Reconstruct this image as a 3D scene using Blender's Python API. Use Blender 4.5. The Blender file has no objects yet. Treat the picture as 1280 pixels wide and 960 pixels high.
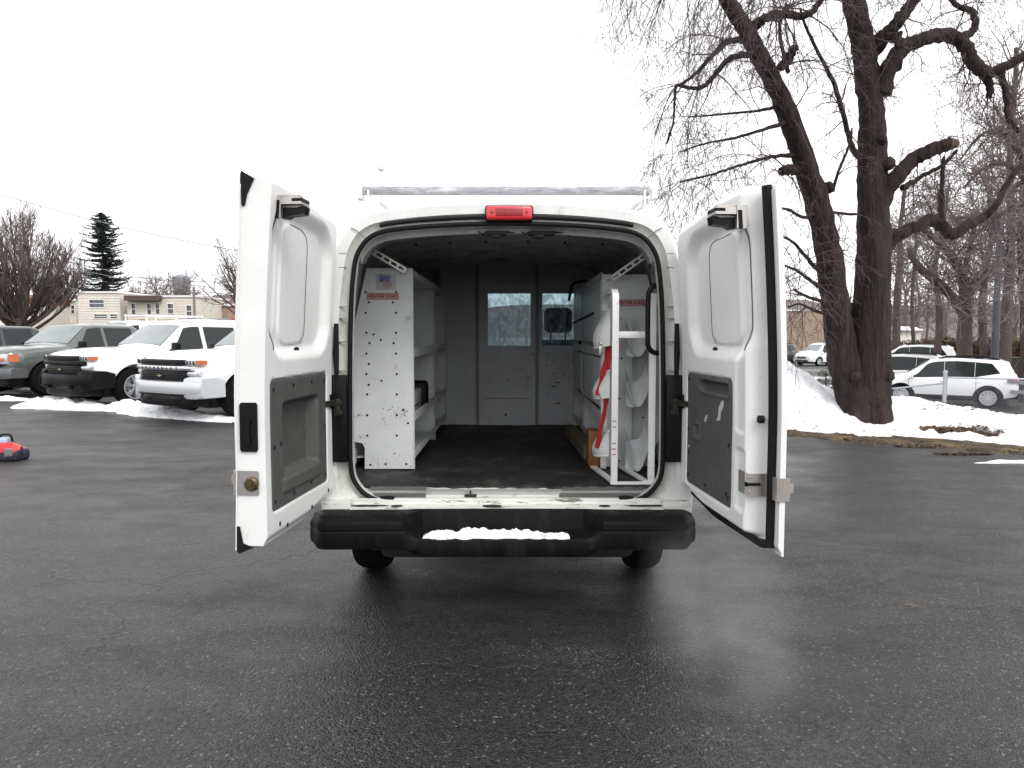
import bpy, bmesh, math, random
from mathutils import Vector, Matrix, noise
R = math.radians
PI = math.pi
rnd = random.Random(7)
scene = bpy.context.scene
COL = scene.collection
FL, CZ = 900.0, 1.52                      # focal length in photo pixels, eye height
TH = math.atan(62.0 / FL)                 # camera looks a little down
CT, ST = math.cos(TH), math.sin(TH)
VX, VY = -0.028, 3.70                     # centre line and rear plane of the van


def P(px, py, Y):
    u = (px - 640) / FL
    v = (480 - py) / FL
    t = Y / (CT + v * ST)
    return Vector((u * t, Y, CZ + t * (v * CT - ST)))


def G(px, py, z=0.0):
    u = (px - 640) / FL
    v = (480 - py) / FL
    t = (z - CZ) / (v * CT - ST)
    return Vector((u * t, t * (CT + v * ST), z))


def sm(a, b, x):
    if a == b:
        return 0.0 if x < a else 1.0
    t = max(0.0, min(1.0, (x - a) / (b - a)))
    return t * t * (3 - 2 * t)


def fbm(x, y, z=0.0, o=4):
    s, a, f = 0.0, 1.0, 1.0
    for _ in range(o):
        s += a * noise.noise(Vector((x * f, y * f, z * f + 3.1)))
        a *= 0.5
        f *= 2.03
    return s


E0, EN = (4.1, 10.5), (0.59, 0.807)      # edge of the lot on the right and its outward direction


def sdist(x, y):
    return (x - E0[0]) * EN[0] + (y - E0[1]) * EN[1]


def ground_z(x, y):
    s_ = sdist(x, y)
    k = sm(1.0, 4.5, x - 0.10 * (y - 12))
    return -0.93 * sm(2.6, 10.5, s_) * k


# ------------------------------------------------------------------ materials
MATS = {}


def mat(name, col, rough=0.5, metal=0.0, var=0.0, vscale=6.0, bump=0.0, bscale=60.0, col2=None, mix=0.0,
        mscale=4.0, mlo=0.52, mhi=0.66, spec=0.5, coat=0.0, rvar=0.0, emit=None, estr=0.0, stretch=(1, 1, 1), bdist=0.01):
    """procedural paint / metal / plastic: soft tonal variation, a second stain colour in blotches, fine bump"""
    if name in MATS:
        return MATS[name]
    m = bpy.data.materials.new(name)
    m.use_nodes = True
    nt = m.node_tree
    N, L = nt.nodes, nt.links
    b = N['Principled BSDF']
    b.inputs['Base Color'].default_value = (*col, 1)
    b.inputs['Roughness'].default_value = rough
    b.inputs['Metallic'].default_value = metal
    b.inputs['Specular IOR Level'].default_value = spec
    b.inputs['Coat Weight'].default_value = coat
    b.inputs['Coat Roughness'].default_value = 0.05
    tc = N.new('ShaderNodeTexCoord')
    mp = N.new('ShaderNodeMapping')
    mp.inputs['Scale'].default_value = stretch
    L.new(tc.outputs['Object'], mp.inputs['Vector'])
    src = None
    if var > 0 or mix > 0:
        n1 = N.new('ShaderNodeTexNoise')
        n1.inputs['Scale'].default_value = vscale
        n1.inputs['Detail'].default_value = 6
        n1.inputs['Roughness'].default_value = 0.65
        L.new(mp.outputs[0], n1.inputs['Vector'])
        r = N.new('ShaderNodeMapRange')
        r.inputs['From Min'].default_value = 0.3
        r.inputs['From Max'].default_value = 0.7
        r.inputs['To Min'].default_value = 1 - var
        r.inputs['To Max'].default_value = 1 + var * 0.6
        L.new(n1.outputs['Fac'], r.inputs['Value'])
        mul = N.new('ShaderNodeMix')
        mul.data_type = 'RGBA'
        mul.blend_type = 'MULTIPLY'
        mul.inputs[0].default_value = 1
        mul.inputs[6].default_value = (*col, 1)
        L.new(r.outputs[0], mul.inputs[7])
        src = mul.outputs[2]
        if mix > 0:
            n2 = N.new('ShaderNodeTexNoise')
            n2.inputs['Scale'].default_value = mscale
            n2.inputs['Detail'].default_value = 8
            n2.inputs['Roughness'].default_value = 0.7
            L.new(mp.outputs[0], n2.inputs['Vector'])
            rr = N.new('ShaderNodeMapRange')
            rr.inputs['From Min'].default_value = mlo
            rr.inputs['From Max'].default_value = mhi
            rr.inputs['To Max'].default_value = mix
            L.new(n2.outputs['Fac'], rr.inputs['Value'])
            mm = N.new('ShaderNodeMix')
            mm.data_type = 'RGBA'
            L.new(rr.outputs[0], mm.inputs[0])
            L.new(src, mm.inputs[6])
            mm.inputs[7].default_value = (*(col2 or col), 1)
            src = mm.outputs[2]
        L.new(src, b.inputs['Base Color'])
        if rvar > 0:
            r3 = N.new('ShaderNodeMapRange')
            r3.inputs['From Min'].default_value = 0.35
            r3.inputs['From Max'].default_value = 0.65
            r3.inputs['To Min'].default_value = max(0.02, rough - rvar)
            r3.inputs['To Max'].default_value = min(1, rough + rvar)
            L.new(n1.outputs['Fac'], r3.inputs['Value'])
            L.new(r3.outputs[0], b.inputs['Roughness'])
    if bump > 0:
        n3 = N.new('ShaderNodeTexNoise')
        n3.inputs['Scale'].default_value = bscale
        n3.inputs['Detail'].default_value = 4
        L.new(mp.outputs[0], n3.inputs['Vector'])
        bp = N.new('ShaderNodeBump')
        bp.inputs['Strength'].default_value = min(1, bump)
        bp.inputs['Distance'].default_value = bdist
        L.new(n3.outputs['Fac'], bp.inputs['Height'])
        L.new(bp.outputs[0], b.inputs['Normal'])
    if emit:
        b.inputs['Emission Color'].default_value = (*emit, 1)
        b.inputs['Emission Strength'].default_value = estr
    MATS[name] = m
    return m


M_WHITE = mat('white_van_paint', (0.80, 0.81, 0.80), 0.28, var=0.04, vscale=5, coat=0.4, col2=(0.42, 0.40, 0.34), mix=0.35, mscale=3.2, mlo=0.60, mhi=0.74)
M_DOORIN = mat('door_inner_paint', (0.78, 0.79, 0.78), 0.38, var=0.05, vscale=4, coat=0.15, col2=(0.36, 0.34, 0.28), mix=0.5, mscale=9, mlo=0.64, mhi=0.73)
M_FRAME = mat('grimy_frame_paint', (0.70, 0.705, 0.69), 0.35, var=0.12, vscale=6, coat=0.2, col2=(0.30, 0.285, 0.24), mix=0.6, mscale=8, mlo=0.56, mhi=0.72, stretch=(1, 1, 0.4))
M_JAMB = mat('dirty_jamb_paint', (0.58, 0.585, 0.55), 0.45, var=0.16, vscale=7, col2=(0.25, 0.235, 0.19), mix=0.7, mscale=6, mlo=0.52, mhi=0.72, stretch=(1, 1, 0.5))
M_SILL = mat('worn_sill_paint', (0.62, 0.64, 0.60), 0.4, var=0.18, vscale=9, col2=(0.09, 0.08, 0.06), mix=0.9, mscale=14, mlo=0.56, mhi=0.62, stretch=(0.45, 2, 2))
M_BUMP = mat('bumper_black_plastic', (0.0055, 0.0055, 0.0062), 0.55, spec=0.13, var=0.4, vscale=10, bump=0.25, bscale=300, rvar=0.14, col2=(0.024, 0.024, 0.027), mix=0.6, mscale=9, mlo=0.5, mhi=0.7, stretch=(1, 1, 0.25))
M_BLACK = mat('black_plastic', (0.006, 0.006, 0.007), 0.45, spec=0.18, var=0.2, rvar=0.1)
M_RUBBER = mat('black_rubber', (0.007, 0.007, 0.009), 0.65, spec=0.2, var=0.25, vscale=20, bump=0.2)
M_GREYPL = mat('grey_door_plastic', (0.088, 0.088, 0.085), 0.6, spec=0.3, var=0.15, vscale=12, bump=0.35, bscale=420, col2=(0.22, 0.21, 0.19), mix=0.5, mscale=11, mlo=0.6, mhi=0.75)
M_MAT = mat('rubber_floor_mat', (0.020, 0.0185, 0.018), 0.6, spec=0.3, var=0.35, vscale=5, bump=0.6, bscale=40, rvar=0.15, col2=(0.11, 0.105, 0.095), mix=0.6, mscale=5, mlo=0.55, mhi=0.75)
M_SHELF = mat('grey_white_shelf_enamel', (0.66, 0.68, 0.69), 0.42, var=0.10, vscale=5, col2=(0.22, 0.20, 0.17), mix=0.7, mscale=14, mlo=0.61, mhi=0.70)
M_BULK = mat('grey_bulkhead_steel', (0.47, 0.485, 0.50), 0.5, var=0.14, vscale=3, col2=(0.12, 0.12, 0.12), mix=0.4, mscale=5, mlo=0.55, mhi=0.75)
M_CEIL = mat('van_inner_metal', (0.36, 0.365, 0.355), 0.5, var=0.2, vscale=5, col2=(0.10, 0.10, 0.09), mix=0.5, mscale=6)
M_SCUFF = mat('grey_scuff_plate', (0.105, 0.105, 0.10), 0.6, var=0.15, vscale=14, bump=0.5, bscale=200)
M_RED = mat('brake_lamp_red', (0.62, 0.02, 0.03), 0.15, var=0.15, vscale=30, coat=0.6)
M_REDD = mat('brake_lamp_dark_red', (0.30, 0.02, 0.03), 0.25, var=0.3, vscale=80)
M_STEEL = mat('stainless_steel', (0.50, 0.47, 0.45), 0.38, metal=0.85, var=0.1, vscale=20)
M_BRASS = mat('tarnished_brass', (0.12, 0.095, 0.05), 0.4, metal=0.8, var=0.4, vscale=40)
M_ALU = mat('frosted_aluminium_tube', (0.30, 0.305, 0.33), 0.55, var=0.35, vscale=60, bump=0.6, bscale=120, col2=(0.62, 0.63, 0.65), mix=0.8, mscale=16, mlo=0.50, mhi=0.64, stretch=(0.25, 1, 1))
M_RACKW = mat('rack_white_enamel', (0.78, 0.79, 0.78), 0.35, var=0.06, col2=(0.35, 0.33, 0.28), mix=0.6, mscale=16, mlo=0.62, mhi=0.7)
M_SNOW = mat('snow', (0.80, 0.81, 0.84), 0.75, var=0.10, vscale=5, bump=1.0, bscale=11, bdist=0.05, col2=(0.34, 0.31, 0.28), mix=0.75, mscale=7, mlo=0.60, mhi=0.72)
M_STRAP = mat('red_strap_webbing', (0.42, 0.010, 0.018), 0.7, var=0.25, vscale=60, bump=0.5, bscale=300)
M_WOOD = mat('orange_stained_wood', (0.24, 0.10, 0.03), 0.6, var=0.35, vscale=8, stretch=(1, 0.2, 1))
M_BRWOOD = mat('brown_scrap_wood', (0.15, 0.11, 0.07), 0.7, var=0.35, vscale=8)
M_TYRE = mat('tyre_rubber', (0.007, 0.007, 0.008), 0.85, spec=0.1, var=0.2, bump=0.3, bscale=50)
M_RIM = mat('alloy_wheel_metal', (0.62, 0.63, 0.65), 0.28, metal=0.75)
M_RIMD = mat('dark_wheel_metal', (0.03, 0.03, 0.032), 0.35, metal=0.4)
M_UNDER = mat('grimy_chassis', (0.02, 0.019, 0.018), 0.8, var=0.4, vscale=8, bump=0.5, bscale=30)
M_DARKIN = mat('dark_seat_fabric', (0.022, 0.022, 0.025), 0.85, var=0.2, bump=0.3, bscale=200)
M_HOLE = mat('hole_black', (0.006, 0.006, 0.006), 0.7)
M_CHROME = mat('chrome', (0.72, 0.73, 0.75), 0.12, metal=1.0)
M_SILV = mat('silver_painted_bumper', (0.58, 0.60, 0.62), 0.25, metal=0.25, coat=0.3)
M_CARW = mat('white_car_paint', (0.82, 0.83, 0.84), 0.18, coat=0.7, var=0.02)
M_CARG = mat('pewter_grey_car_paint', (0.105, 0.115, 0.112), 0.25, metal=0.35, coat=0.7)
M_CARD = mat('charcoal_car_paint', (0.03, 0.032, 0.04), 0.2, metal=0.3, coat=0.7)
M_CARB = mat('black_car_paint', (0.012, 0.012, 0.014), 0.15, coat=0.8)
M_GLASS = mat('tinted_car_glass', (0.016, 0.021, 0.021), 0.05, spec=0.35)
M_WSGL = mat('windshield_glass', (0.13, 0.155, 0.16), 0.05, coat=0.5, spec=0.6, var=0.3, vscale=2)
M_LAMP = mat('clear_headlamp', (0.62, 0.64, 0.68), 0.08, metal=0.5, coat=1.0, var=0.5, vscale=18)
M_AMBER = mat('amber_marker', (0.50, 0.13, 0.05), 0.15, coat=0.8)
M_GOLD = mat('gold_emblem', (0.55, 0.42, 0.24), 0.25, metal=0.8)
M_GRILLE = mat('black_grille', (0.008, 0.008, 0.009), 0.4, spec=0.25)
M_BARK = mat('tree_bark', (0.040, 0.029, 0.026), 0.9, var=0.6, vscale=9, bump=1.0, bscale=26, bdist=0.06, stretch=(1, 1, 0.16), col2=(0.016, 0.012, 0.012), mix=0.8, mscale=5, mlo=0.5, mhi=0.6, spec=0.2)
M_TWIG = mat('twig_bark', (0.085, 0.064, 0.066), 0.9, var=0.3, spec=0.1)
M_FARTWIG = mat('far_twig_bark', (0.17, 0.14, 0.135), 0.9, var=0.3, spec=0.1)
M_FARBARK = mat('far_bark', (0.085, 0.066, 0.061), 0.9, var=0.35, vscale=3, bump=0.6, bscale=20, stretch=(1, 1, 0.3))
M_HEART = mat('broken_wood', (0.075, 0.05, 0.033), 0.9, var=0.5, vscale=14, bump=0.8)
M_NEEDLE = mat('conifer_needles', (0.030, 0.042, 0.032), 0.8, var=0.45, vscale=1.5)
M_LEAF = mat('dead_leaves', (0.10, 0.060, 0.036), 0.9, var=0.5, vscale=9)
M_STRAW = mat('dead_grass_blades', (0.20, 0.145, 0.08), 0.9, var=0.4, vscale=5)
M_GALV = mat('galvanised_steel', (0.34, 0.35, 0.38), 0.4, metal=0.6, var=0.1)
M_IVY = mat('brown_vine_leaves', (0.13, 0.072, 0.045), 0.9, var=0.5, vscale=2.5)

# ------------------------------------------------------------------ mesh collector


class MB:
    def __init__(s):
        s.v, s.f = [], []

    def add(s, vs, fs, M=None):
        o = len(s.v)
        if M is not None:
            vs = [M @ Vector(p) for p in vs]
        s.v.extend([tuple(p) for p in vs])
        s.f.extend([tuple(i + o for i in f) for f in fs])
        return s

    def box(s, x0, x1, y0, y1, z0, z1, bev=0.0, M=None, seg=2):
        if bev <= 0:
            vs = [(x, y, z) for x in (x0, x1) for y in (y0, y1) for z in (z0, z1)]
            fs = [(0, 1, 3, 2), (4, 6, 7, 5), (0, 4, 5, 1), (2, 3, 7, 6), (0, 2, 6, 4), (1, 5, 7, 3)]
            return s.add(vs, fs, M)
        bm = bmesh.new()
        bmesh.ops.create_cube(bm, size=1)
        for v in bm.verts:
            v.co = Vector(((x0 + x1) / 2 + v.co.x * (x1 - x0), (y0 + y1) / 2 + v.co.y * (y1 - y0), (z0 + z1) / 2 + v.co.z * (z1 - z0)))
        b = min(bev, 0.49 * min(abs(x1 - x0), abs(y1 - y0), abs(z1 - z0)))
        bmesh.ops.bevel(bm, geom=bm.edges[:], offset=b, segments=seg, affect='EDGES', profile=0.5)
        s.addbm(bm, M)
        return s

    def addbm(s, bm, M=None):
        bm.verts.index_update()
        s.add([v.co.copy() for v in bm.verts], [[v.index for v in f.verts] for f in bm.faces], M)
        bm.free()

    def tube(s, pts, rad, n=8, cap=True, M=None, sq=1.0):
        pts = [Vector(p) for p in pts]
        if not isinstance(rad, (list, tuple)):
            rad = [rad] * len(pts)
        vs, fs = [], []
        up = None
        for i, p in enumerate(pts):
            a = pts[max(0, i - 1)]
            b = pts[min(len(pts) - 1, i + 1)]
            t = (b - a)
            if t.length < 1e-9:
                t = Vector((0, 0, 1))
            t.normalize()
            if up is None:
                up = Vector((0, 0, 1)) if abs(t.z) < 0.9 else Vector((1, 0, 0))
            x = up - t * up.dot(t)
            if x.length < 1e-5:
                x = t.orthogonal()
            x.normalize()
            up = x
            y = t.cross(x)
            for k in range(n):
                a_ = 2 * PI * k / n
                vs.append(p + x * (math.cos(a_) * rad[i]) + y * (math.sin(a_) * rad[i] * sq))
        for i in range(len(pts) - 1):
            for k in range(n):
                k2 = (k + 1) % n
                fs.append((i * n + k, i * n + k2, (i + 1) * n + k2, (i + 1) * n + k))
        if cap:
            fs.append(tuple(range(n))[::-1])
            fs.append(tuple((len(pts) - 1) * n + k for k in range(n)))
        return s.add(vs, fs, M)

    def cyl(s, c0, c1, r, n=16, M=None):
        return s.tube([c0, c1], r, n, True, M)

    def bar(s, a, b, w, h, up=(0, 0, 1)):
        """rectangular bar from a to b; w across, h along up"""
        a, b = Vector(a), Vector(b)
        t = (b - a).normalized()
        u = Vector(up)
        u = (u - t * u.dot(t)).normalized()
        x = t.cross(u)
        vs = []
        for p in (a, b):
            for (i, j) in ((-1, -1), (1, -1), (1, 1), (-1, 1)):
                vs.append(p + x * (i * w / 2) + u * (j * h / 2))
        return s.add(vs, [(3, 2, 1, 0), (4, 5, 6, 7), (0, 1, 5, 4), (1, 2, 6, 5), (2, 3, 7, 6), (3, 0, 4, 7)])

    def prism(s, pts, e, M=None):
        """polygon (3D points) extruded by vector e"""
        n = len(pts)
        e = Vector(e)
        vs = [Vector(p) for p in pts] + [Vector(p) + e for p in pts]
        fs = [tuple(range(n))[::-1], tuple(range(n, 2 * n))]
        for i in range(n):
            j = (i + 1) % n
            fs.append((i, j, n + j, n + i))
        return s.add(vs, fs, M)

    def loft(s, rings, closed=True, cap=True, M=None):
        n = len(rings[0])
        vs = [p for r in rings for p in r]
        fs = []
        for i in range(len(rings) - 1):
            for k in range(n if closed else n - 1):
                k2 = (k + 1) % n
                fs.append((i * n + k, i * n + k2, (i + 1) * n + k2, (i + 1) * n + k))
        if cap and closed:
            fs.append(tuple(range(n))[::-1])
            fs.append(tuple((len(rings) - 1) * n + k for k in range(n)))
        return s.add(vs, fs, M)

    def lathe(s, prof, c, axis, n=24, M=None):
        """prof = [(r, h)] round axis through c"""
        ax = Vector(axis).normalized()
        x = ax.orthogonal().normalized()
        y = ax.cross(x)
        c = Vector(c)
        rings = []
        for (r, h) in prof:
            rings.append([c + ax * h + x * (r * math.cos(2 * PI * k / n)) + y * (r * math.sin(2 * PI * k / n)) for k in range(n)])
        return s.loft(rings, True, True, M)


ROOT = {}


def fix(me, smooth=35):
    bm = bmesh.new()
    bm.from_mesh(me)
    bmesh.ops.recalc_face_normals(bm, faces=bm.faces[:])
    bm.to_mesh(me)
    bm.free()
    if smooth:
        for p in me.polygons:
            p.use_smooth = True
        me.set_sharp_from_angle(angle=R(smooth))


def obj(name, mb, m, parent=None, smooth=35, local=False, recalc=True, base=None):
    """link one mesh. World-space vertices become relative to the thing's root; a top-level mesh gets its origin at its base."""
    vs = mb.v
    if parent is not None:
        if not local:
            o = ROOT[parent.name]
            vs = [(v[0] - o[0], v[1] - o[1], v[2] - o[2]) for v in vs]
        loc = None
    else:
        xs = [v[0] for v in vs]
        ys = [v[1] for v in vs]
        zs = [v[2] for v in vs]
        loc = base or ((min(xs) + max(xs)) / 2, (min(ys) + max(ys)) / 2, min(zs))
        vs = [(v[0] - loc[0], v[1] - loc[1], v[2] - loc[2]) for v in vs]
    me = bpy.data.meshes.new(name)
    me.from_pydata(vs, [], mb.f)
    me.validate()
    if recalc:
        fix(me, smooth)
    elif smooth:
        for p in me.polygons:
            p.use_smooth = True
    me.materials.append(m)
    o = bpy.data.objects.new(name, me)
    COL.objects.link(o)
    if parent is not None:
        o.parent = parent
        ROOT[o.name] = ROOT[parent.name]
    else:
        o.location = loc
        ROOT[o.name] = loc
    return o


def tag(o, label=None, cat=None, group=None, kind=None):
    if label:
        o['label'] = label
    if cat:
        o['category'] = cat
    if group:
        o['group'] = group
    if kind:
        o['kind'] = kind
    return o


def thing(name, label, cat, loc=(0, 0, 0), rz=0.0, group=None):
    o = bpy.data.objects.new(name, None)
    o.empty_display_size = 0.2
    COL.objects.link(o)
    o.location = loc
    o.rotation_euler = (0, 0, rz)
    ROOT[o.name] = tuple(loc)
    return tag(o, label, cat, group)


def dup(root, loc, rz, label, group=None):
    r = root.copy()
    COL.objects.link(r)
    r.location = loc
    r.rotation_euler = (0, 0, rz)
    r['label'] = label
    if group:
        r['group'] = group
    for ch in list(root.children):
        c = ch.copy()
        COL.objects.link(c)
        c.parent = r
        for g in list(ch.children):
            d = g.copy()
            COL.objects.link(d)
            d.parent = c
    return r


def text_mb(s, size, M, depth=0.0008, shear=0.0, align='CENTER', space=1.0, xs=1.0, bold=0.0):
    cu = bpy.data.curves.new('lettering', 'FONT')
    cu.body = s
    cu.size = size
    cu.shear = shear
    cu.extrude = depth
    cu.align_x = align
    cu.align_y = 'CENTER'
    cu.space_character = space
    cu.offset = bold
    cu.resolution_u = 3
    ob = bpy.data.objects.new('lettering', cu)
    COL.objects.link(ob)
    dg = bpy.context.evaluated_depsgraph_get()
    me = bpy.data.meshes.new_from_object(ob.evaluated_get(dg))
    mb = MB()
    mb.add([(v.co.x * xs, v.co.y, v.co.z) for v in me.vertices], [tuple(p.vertices) for p in me.polygons], M)
    bpy.data.objects.remove(ob)
    bpy.data.curves.remove(cu)
    bpy.data.meshes.remove(me)
    return mb


def crom(pts, n=6):
    """Catmull-Rom through points (tuples of any length)"""
    out = []
    m = len(pts)
    for i in range(m - 1):
        p0, p1, p2, p3 = pts[max(0, i - 1)], pts[i], pts[i + 1], pts[min(m - 1, i + 2)]
        for k in range(n):
            t = k / n
            out.append(tuple(0.5 * ((2 * b) + (-a + c) * t + (2 * a - 5 * b + 4 * c - d) * t * t + (-a + 3 * b - 3 * c + d) * t ** 3)
                             for a, b, c, d in zip(p0, p1, p2, p3)))
    out.append(tuple(pts[-1]))
    return out
STEAM_D = 1.3
SUN_EL, SUN_ROT = 48.0, 150.0
SKY_C = 12.0
EXPO = 0.75

# ================================================================== THE VAN
van = thing('cargo_van', 'white high-mileage cargo van seen from behind with both rear doors open and shelving inside', 'van', (VX, VY, 0))

# outer half section (half width, z), floor rail to roof centre
SEC = crom([(0.955, 0.44), (0.985, 0.60), (0.995, 0.95), (0.985, 1.30), (0.955, 1.62), (0.915, 1.85), (0.868, 2.02),
            (0.79, 2.12), (0.62, 2.165), (0.32, 2.195), (0.0, 2.205)], 5)
# opening half outline (half width, z)
OPN = crom([(0.0, 0.652), (0.35, 0.652), (0.60, 0.657), (0.71, 0.682), (0.775, 0.745), (0.800, 0.83), (0.801, 1.05), (0.798, 1.30), (0.789, 1.60), (0.775, 1.80),
            (0.748, 1.932), (0.668, 2.018), (0.51, 2.048), (0.25, 2.066), (0.0, 2.072)], 5)


def resample(pts, n):
    L = [0.0]
    for a, b in zip(pts, pts[1:]):
        L.append(L[-1] + math.hypot(b[0] - a[0], b[1] - a[1]))
    out, j = [], 0
    for i in range(n + 1):
        t = L[-1] * i / n
        while j < len(L) - 2 and L[j + 1] < t:
            j += 1
        k = (t - L[j]) / max(1e-9, L[j + 1] - L[j])
        out.append((pts[j][0] + (pts[j + 1][0] - pts[j][0]) * k, pts[j][1] + (pts[j + 1][1] - pts[j][1]) * k))
    return out


def both(half):
    """half outline from bottom centre/rail up to roof centre -> full left+right open list"""
    return [(-x, z) for x, z in half] + [(x, z) for x, z in half[::-1][1:]]


def off(pts, d):
    """offset half outline outwards by d"""
    out = []
    for i, (x, z) in enumerate(pts):
        a, b = pts[max(0, i - 1)], pts[min(len(pts) - 1, i + 1)]
        tx, tz = b[0] - a[0], b[1] - a[1]
        l = math.hypot(tx, tz) or 1
        out.append((max(0.0, x + d * tz / l) if x > 1e-6 else 0.0, z - d * tx / l))
    return out


# body shell: cargo part from the rear plane to the B pillars, then the cab
N_ = 120
secR = resample(SEC, N_)
mb = MB()
rings = []
STA = [(3.735, 0.985, -0.012), (3.75, 0.993, -0.005), (3.79, 1.0, 0.0)] + [(4.1 + 0.028 * q, 1.003, 0.003) for q in range(41)] + [(5.4, 1.006, 0.006), (6.6, 1.004, 0.004), (7.45, 1.0, -0.005)]
for (Y, k, dz) in STA:
    rings.append([(VX + x * k, Y, z + dz * sm(1.2, 2.1, z)) for x, z in both(secR)])
mb.loft(rings, closed=False, cap=False)
capr = [[(VX + x * 1.0, 7.45, z) for x, z in both(secR)], [(VX + x * 0.80, 7.452, 1.3 + (z - 1.3) * 0.84 if z > 1.3 else z) for x, z in both(secR)], [(VX + x * 0.80, 7.30, 1.3 + (z - 1.3) * 0.84 if z > 1.3 else z) for x, z in both(secR)]]
mb.loft(capr, closed=False, cap=False)
mb.f = [f for f in mb.f if math.hypot(sum(mb.v[i][1] for i in f) / 4 - 4.66, sum(mb.v[i][2] for i in f) / 4 - 0.38) > 0.45]
# inner skin of the cargo bay, 5 cm inside, so that the wall has thickness
INN = [(max(0, x - 0.045) if x > 0.03 else 0.0, z - 0.028 * sm(1.9, 2.15, z)) for x, z in secR]
rings2 = [[(VX + x, Y, z) for x, z in both(INN)] for Y in (3.80, 5.0, 6.2, 7.40)]
mbi = MB()
mbi.loft(rings2, closed=False, cap=False)
body = obj('body', mb, M_WHITE, van)
for s_ in (-1, 1):
    mb = MB()
    mb.tube([(VX + s_ * (0.972 + 0.018 * math.sin(PI * k / 24)), 4.66 + 0.46 * math.cos(PI * k / 24), 0.40 + 0.46 * math.sin(PI * k / 24)) for k in range(-1, 26)], 0.012, 8)
    obj('wheel_arch', mb, M_WHITE, van)
inner = obj('interior_wall', mbi, M_CEIL, van)

# rear frame: outer edge -> jamb -> opening lip -> return into the bay
half_o = resample([(x * 0.985, z - 0.012 * sm(1.2, 2.1, z)) for x, z in SEC], 90)
fr = resample([(0.0, 0.60), (0.70, 0.60), (0.955, 0.60)], 30)[:-1]
outl = fr + resample([(x, z) for x, z in half_o if z >= 0.60], 80)
opn = resample(OPN, len(outl) - 1)


def match(o, p):
    """pair outlines by angle round the opening centre"""
    res = []
    for (x, z) in p:
        a = math.atan2(z - 1.37, x)
        best = min(o, key=lambda q: abs(math.atan2(q[1] - 1.37, q[0]) - a))
        res.append(best)
    return res


outm = match(outl, opn)
ring_o = both(outm)
j1 = both(off(opn, 0.034))
j2 = both(off(opn, 0.022))
j3 = both(opn)
mb = MB()
mb.loft([[(VX + x, 3.735, z) for x, z in ring_o],
         [(VX + x * 0.985, 3.712, z - 0.01 * sm(1.5, 2.1, z)) for x, z in ring_o],
         [(VX + x * 0.62 + X_ * 0.38, 3.713, z * 0.62 + Z_ * 0.38) for (x, z), (X_, Z_) in zip(j1, [(a * 0.985, b - 0.01 * sm(1.5, 2.1, b)) for a, b in ring_o])]], closed=False, cap=False)
obj('rear_frame', mb, M_FRAME, van)
mb = MB()
mb.loft([[(VX + x * 0.62 + X_ * 0.38, 3.713, z * 0.62 + Z_ * 0.38) for (x, z), (X_, Z_) in zip(j1, [(a * 0.985, b - 0.01 * sm(1.5, 2.1, b)) for a, b in ring_o])],
         [(VX + x * 0.63 + X_ * 0.37, 3.716, z * 0.63 + Z_ * 0.37) for (x, z), (X_, Z_) in zip(j1, [(a * 0.985, b - 0.01 * sm(1.5, 2.1, b)) for a, b in ring_o])],
         [(VX + x * 0.9 + X_ * 0.1, 3.738, z * 0.9 + Z_ * 0.1) for (x, z), (X_, Z_) in zip(j1, ring_o)],
         [(VX + x, 3.745, z) for x, z in j1],
         [(VX + x, 3.722, z) for x, z in j2],
         [(VX + x, 3.722, z) for x, z in j3],
         [(VX + x * 1.0, 3.76, z) for x, z in j3],
         [(VX + x * 1.05, 3.84, 1.37 + (z - 1.37) * 1.03 if z > 0.9 else z) for x, z in j3]], closed=False, cap=False)
frame = obj('door_jamb', mb, M_JAMB, van)
# weather seal round the opening, ends at the sill corners
sl = [(x, z) for x, z in both(off(opn, 0.012)) if not (abs(x) < 0.64 and z < 1)]
mb = MB()
mb.tube([(VX + x, 3.715, z) for x, z in sl], 0.0125, 8)
for s_ in (-1, 1):
    mb.tube([(VX + s_ * 0.66, 3.712, 0.664), (VX + s_ * 0.62, 3.706, 0.668), (VX + s_ * 0.585, 3.702, 0.668)], [0.013, 0.015, 0.012], 8)
obj('weather_seal', mb, M_RUBBER, van)
# dark strip added for the shade on the jamb underside below the roof edge
top = [(x, z) for x, z in both(off(opn, 0.043)) if abs(x) < 0.66 and z > 1.5]
mb = MB()
mb.tube([(VX + x, 3.705, z) for x, z in top], 0.011, 8, sq=1.0)
obj('shade_strip', mb, M_RUBBER, van)
# jamb creases: short dark sealant lines and small bolts on the pillars
mb = MB()
for s_ in (-1, 1):
    for z in (1.93, 1.86, 1.66, 1.60, 1.48, 1.33):
        x = 0.835 + 0.02 * (2.0 - z)
        mb.box(VX + s_ * x - 0.018, VX + s_ * x + 0.018, 3.712, 3.722, z, z + 0.0035)
    mb.tube([(VX + s_ * 0.705, 3.716, 1.995), (VX + s_ * 0.76, 3.706, 2.045), (VX + s_ * 0.79, 3.706, 2.06)], 0.0025, 5)
obj('sealant_line', mb, mat('grey_sealant', (0.16, 0.15, 0.12), 0.8), van)
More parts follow.
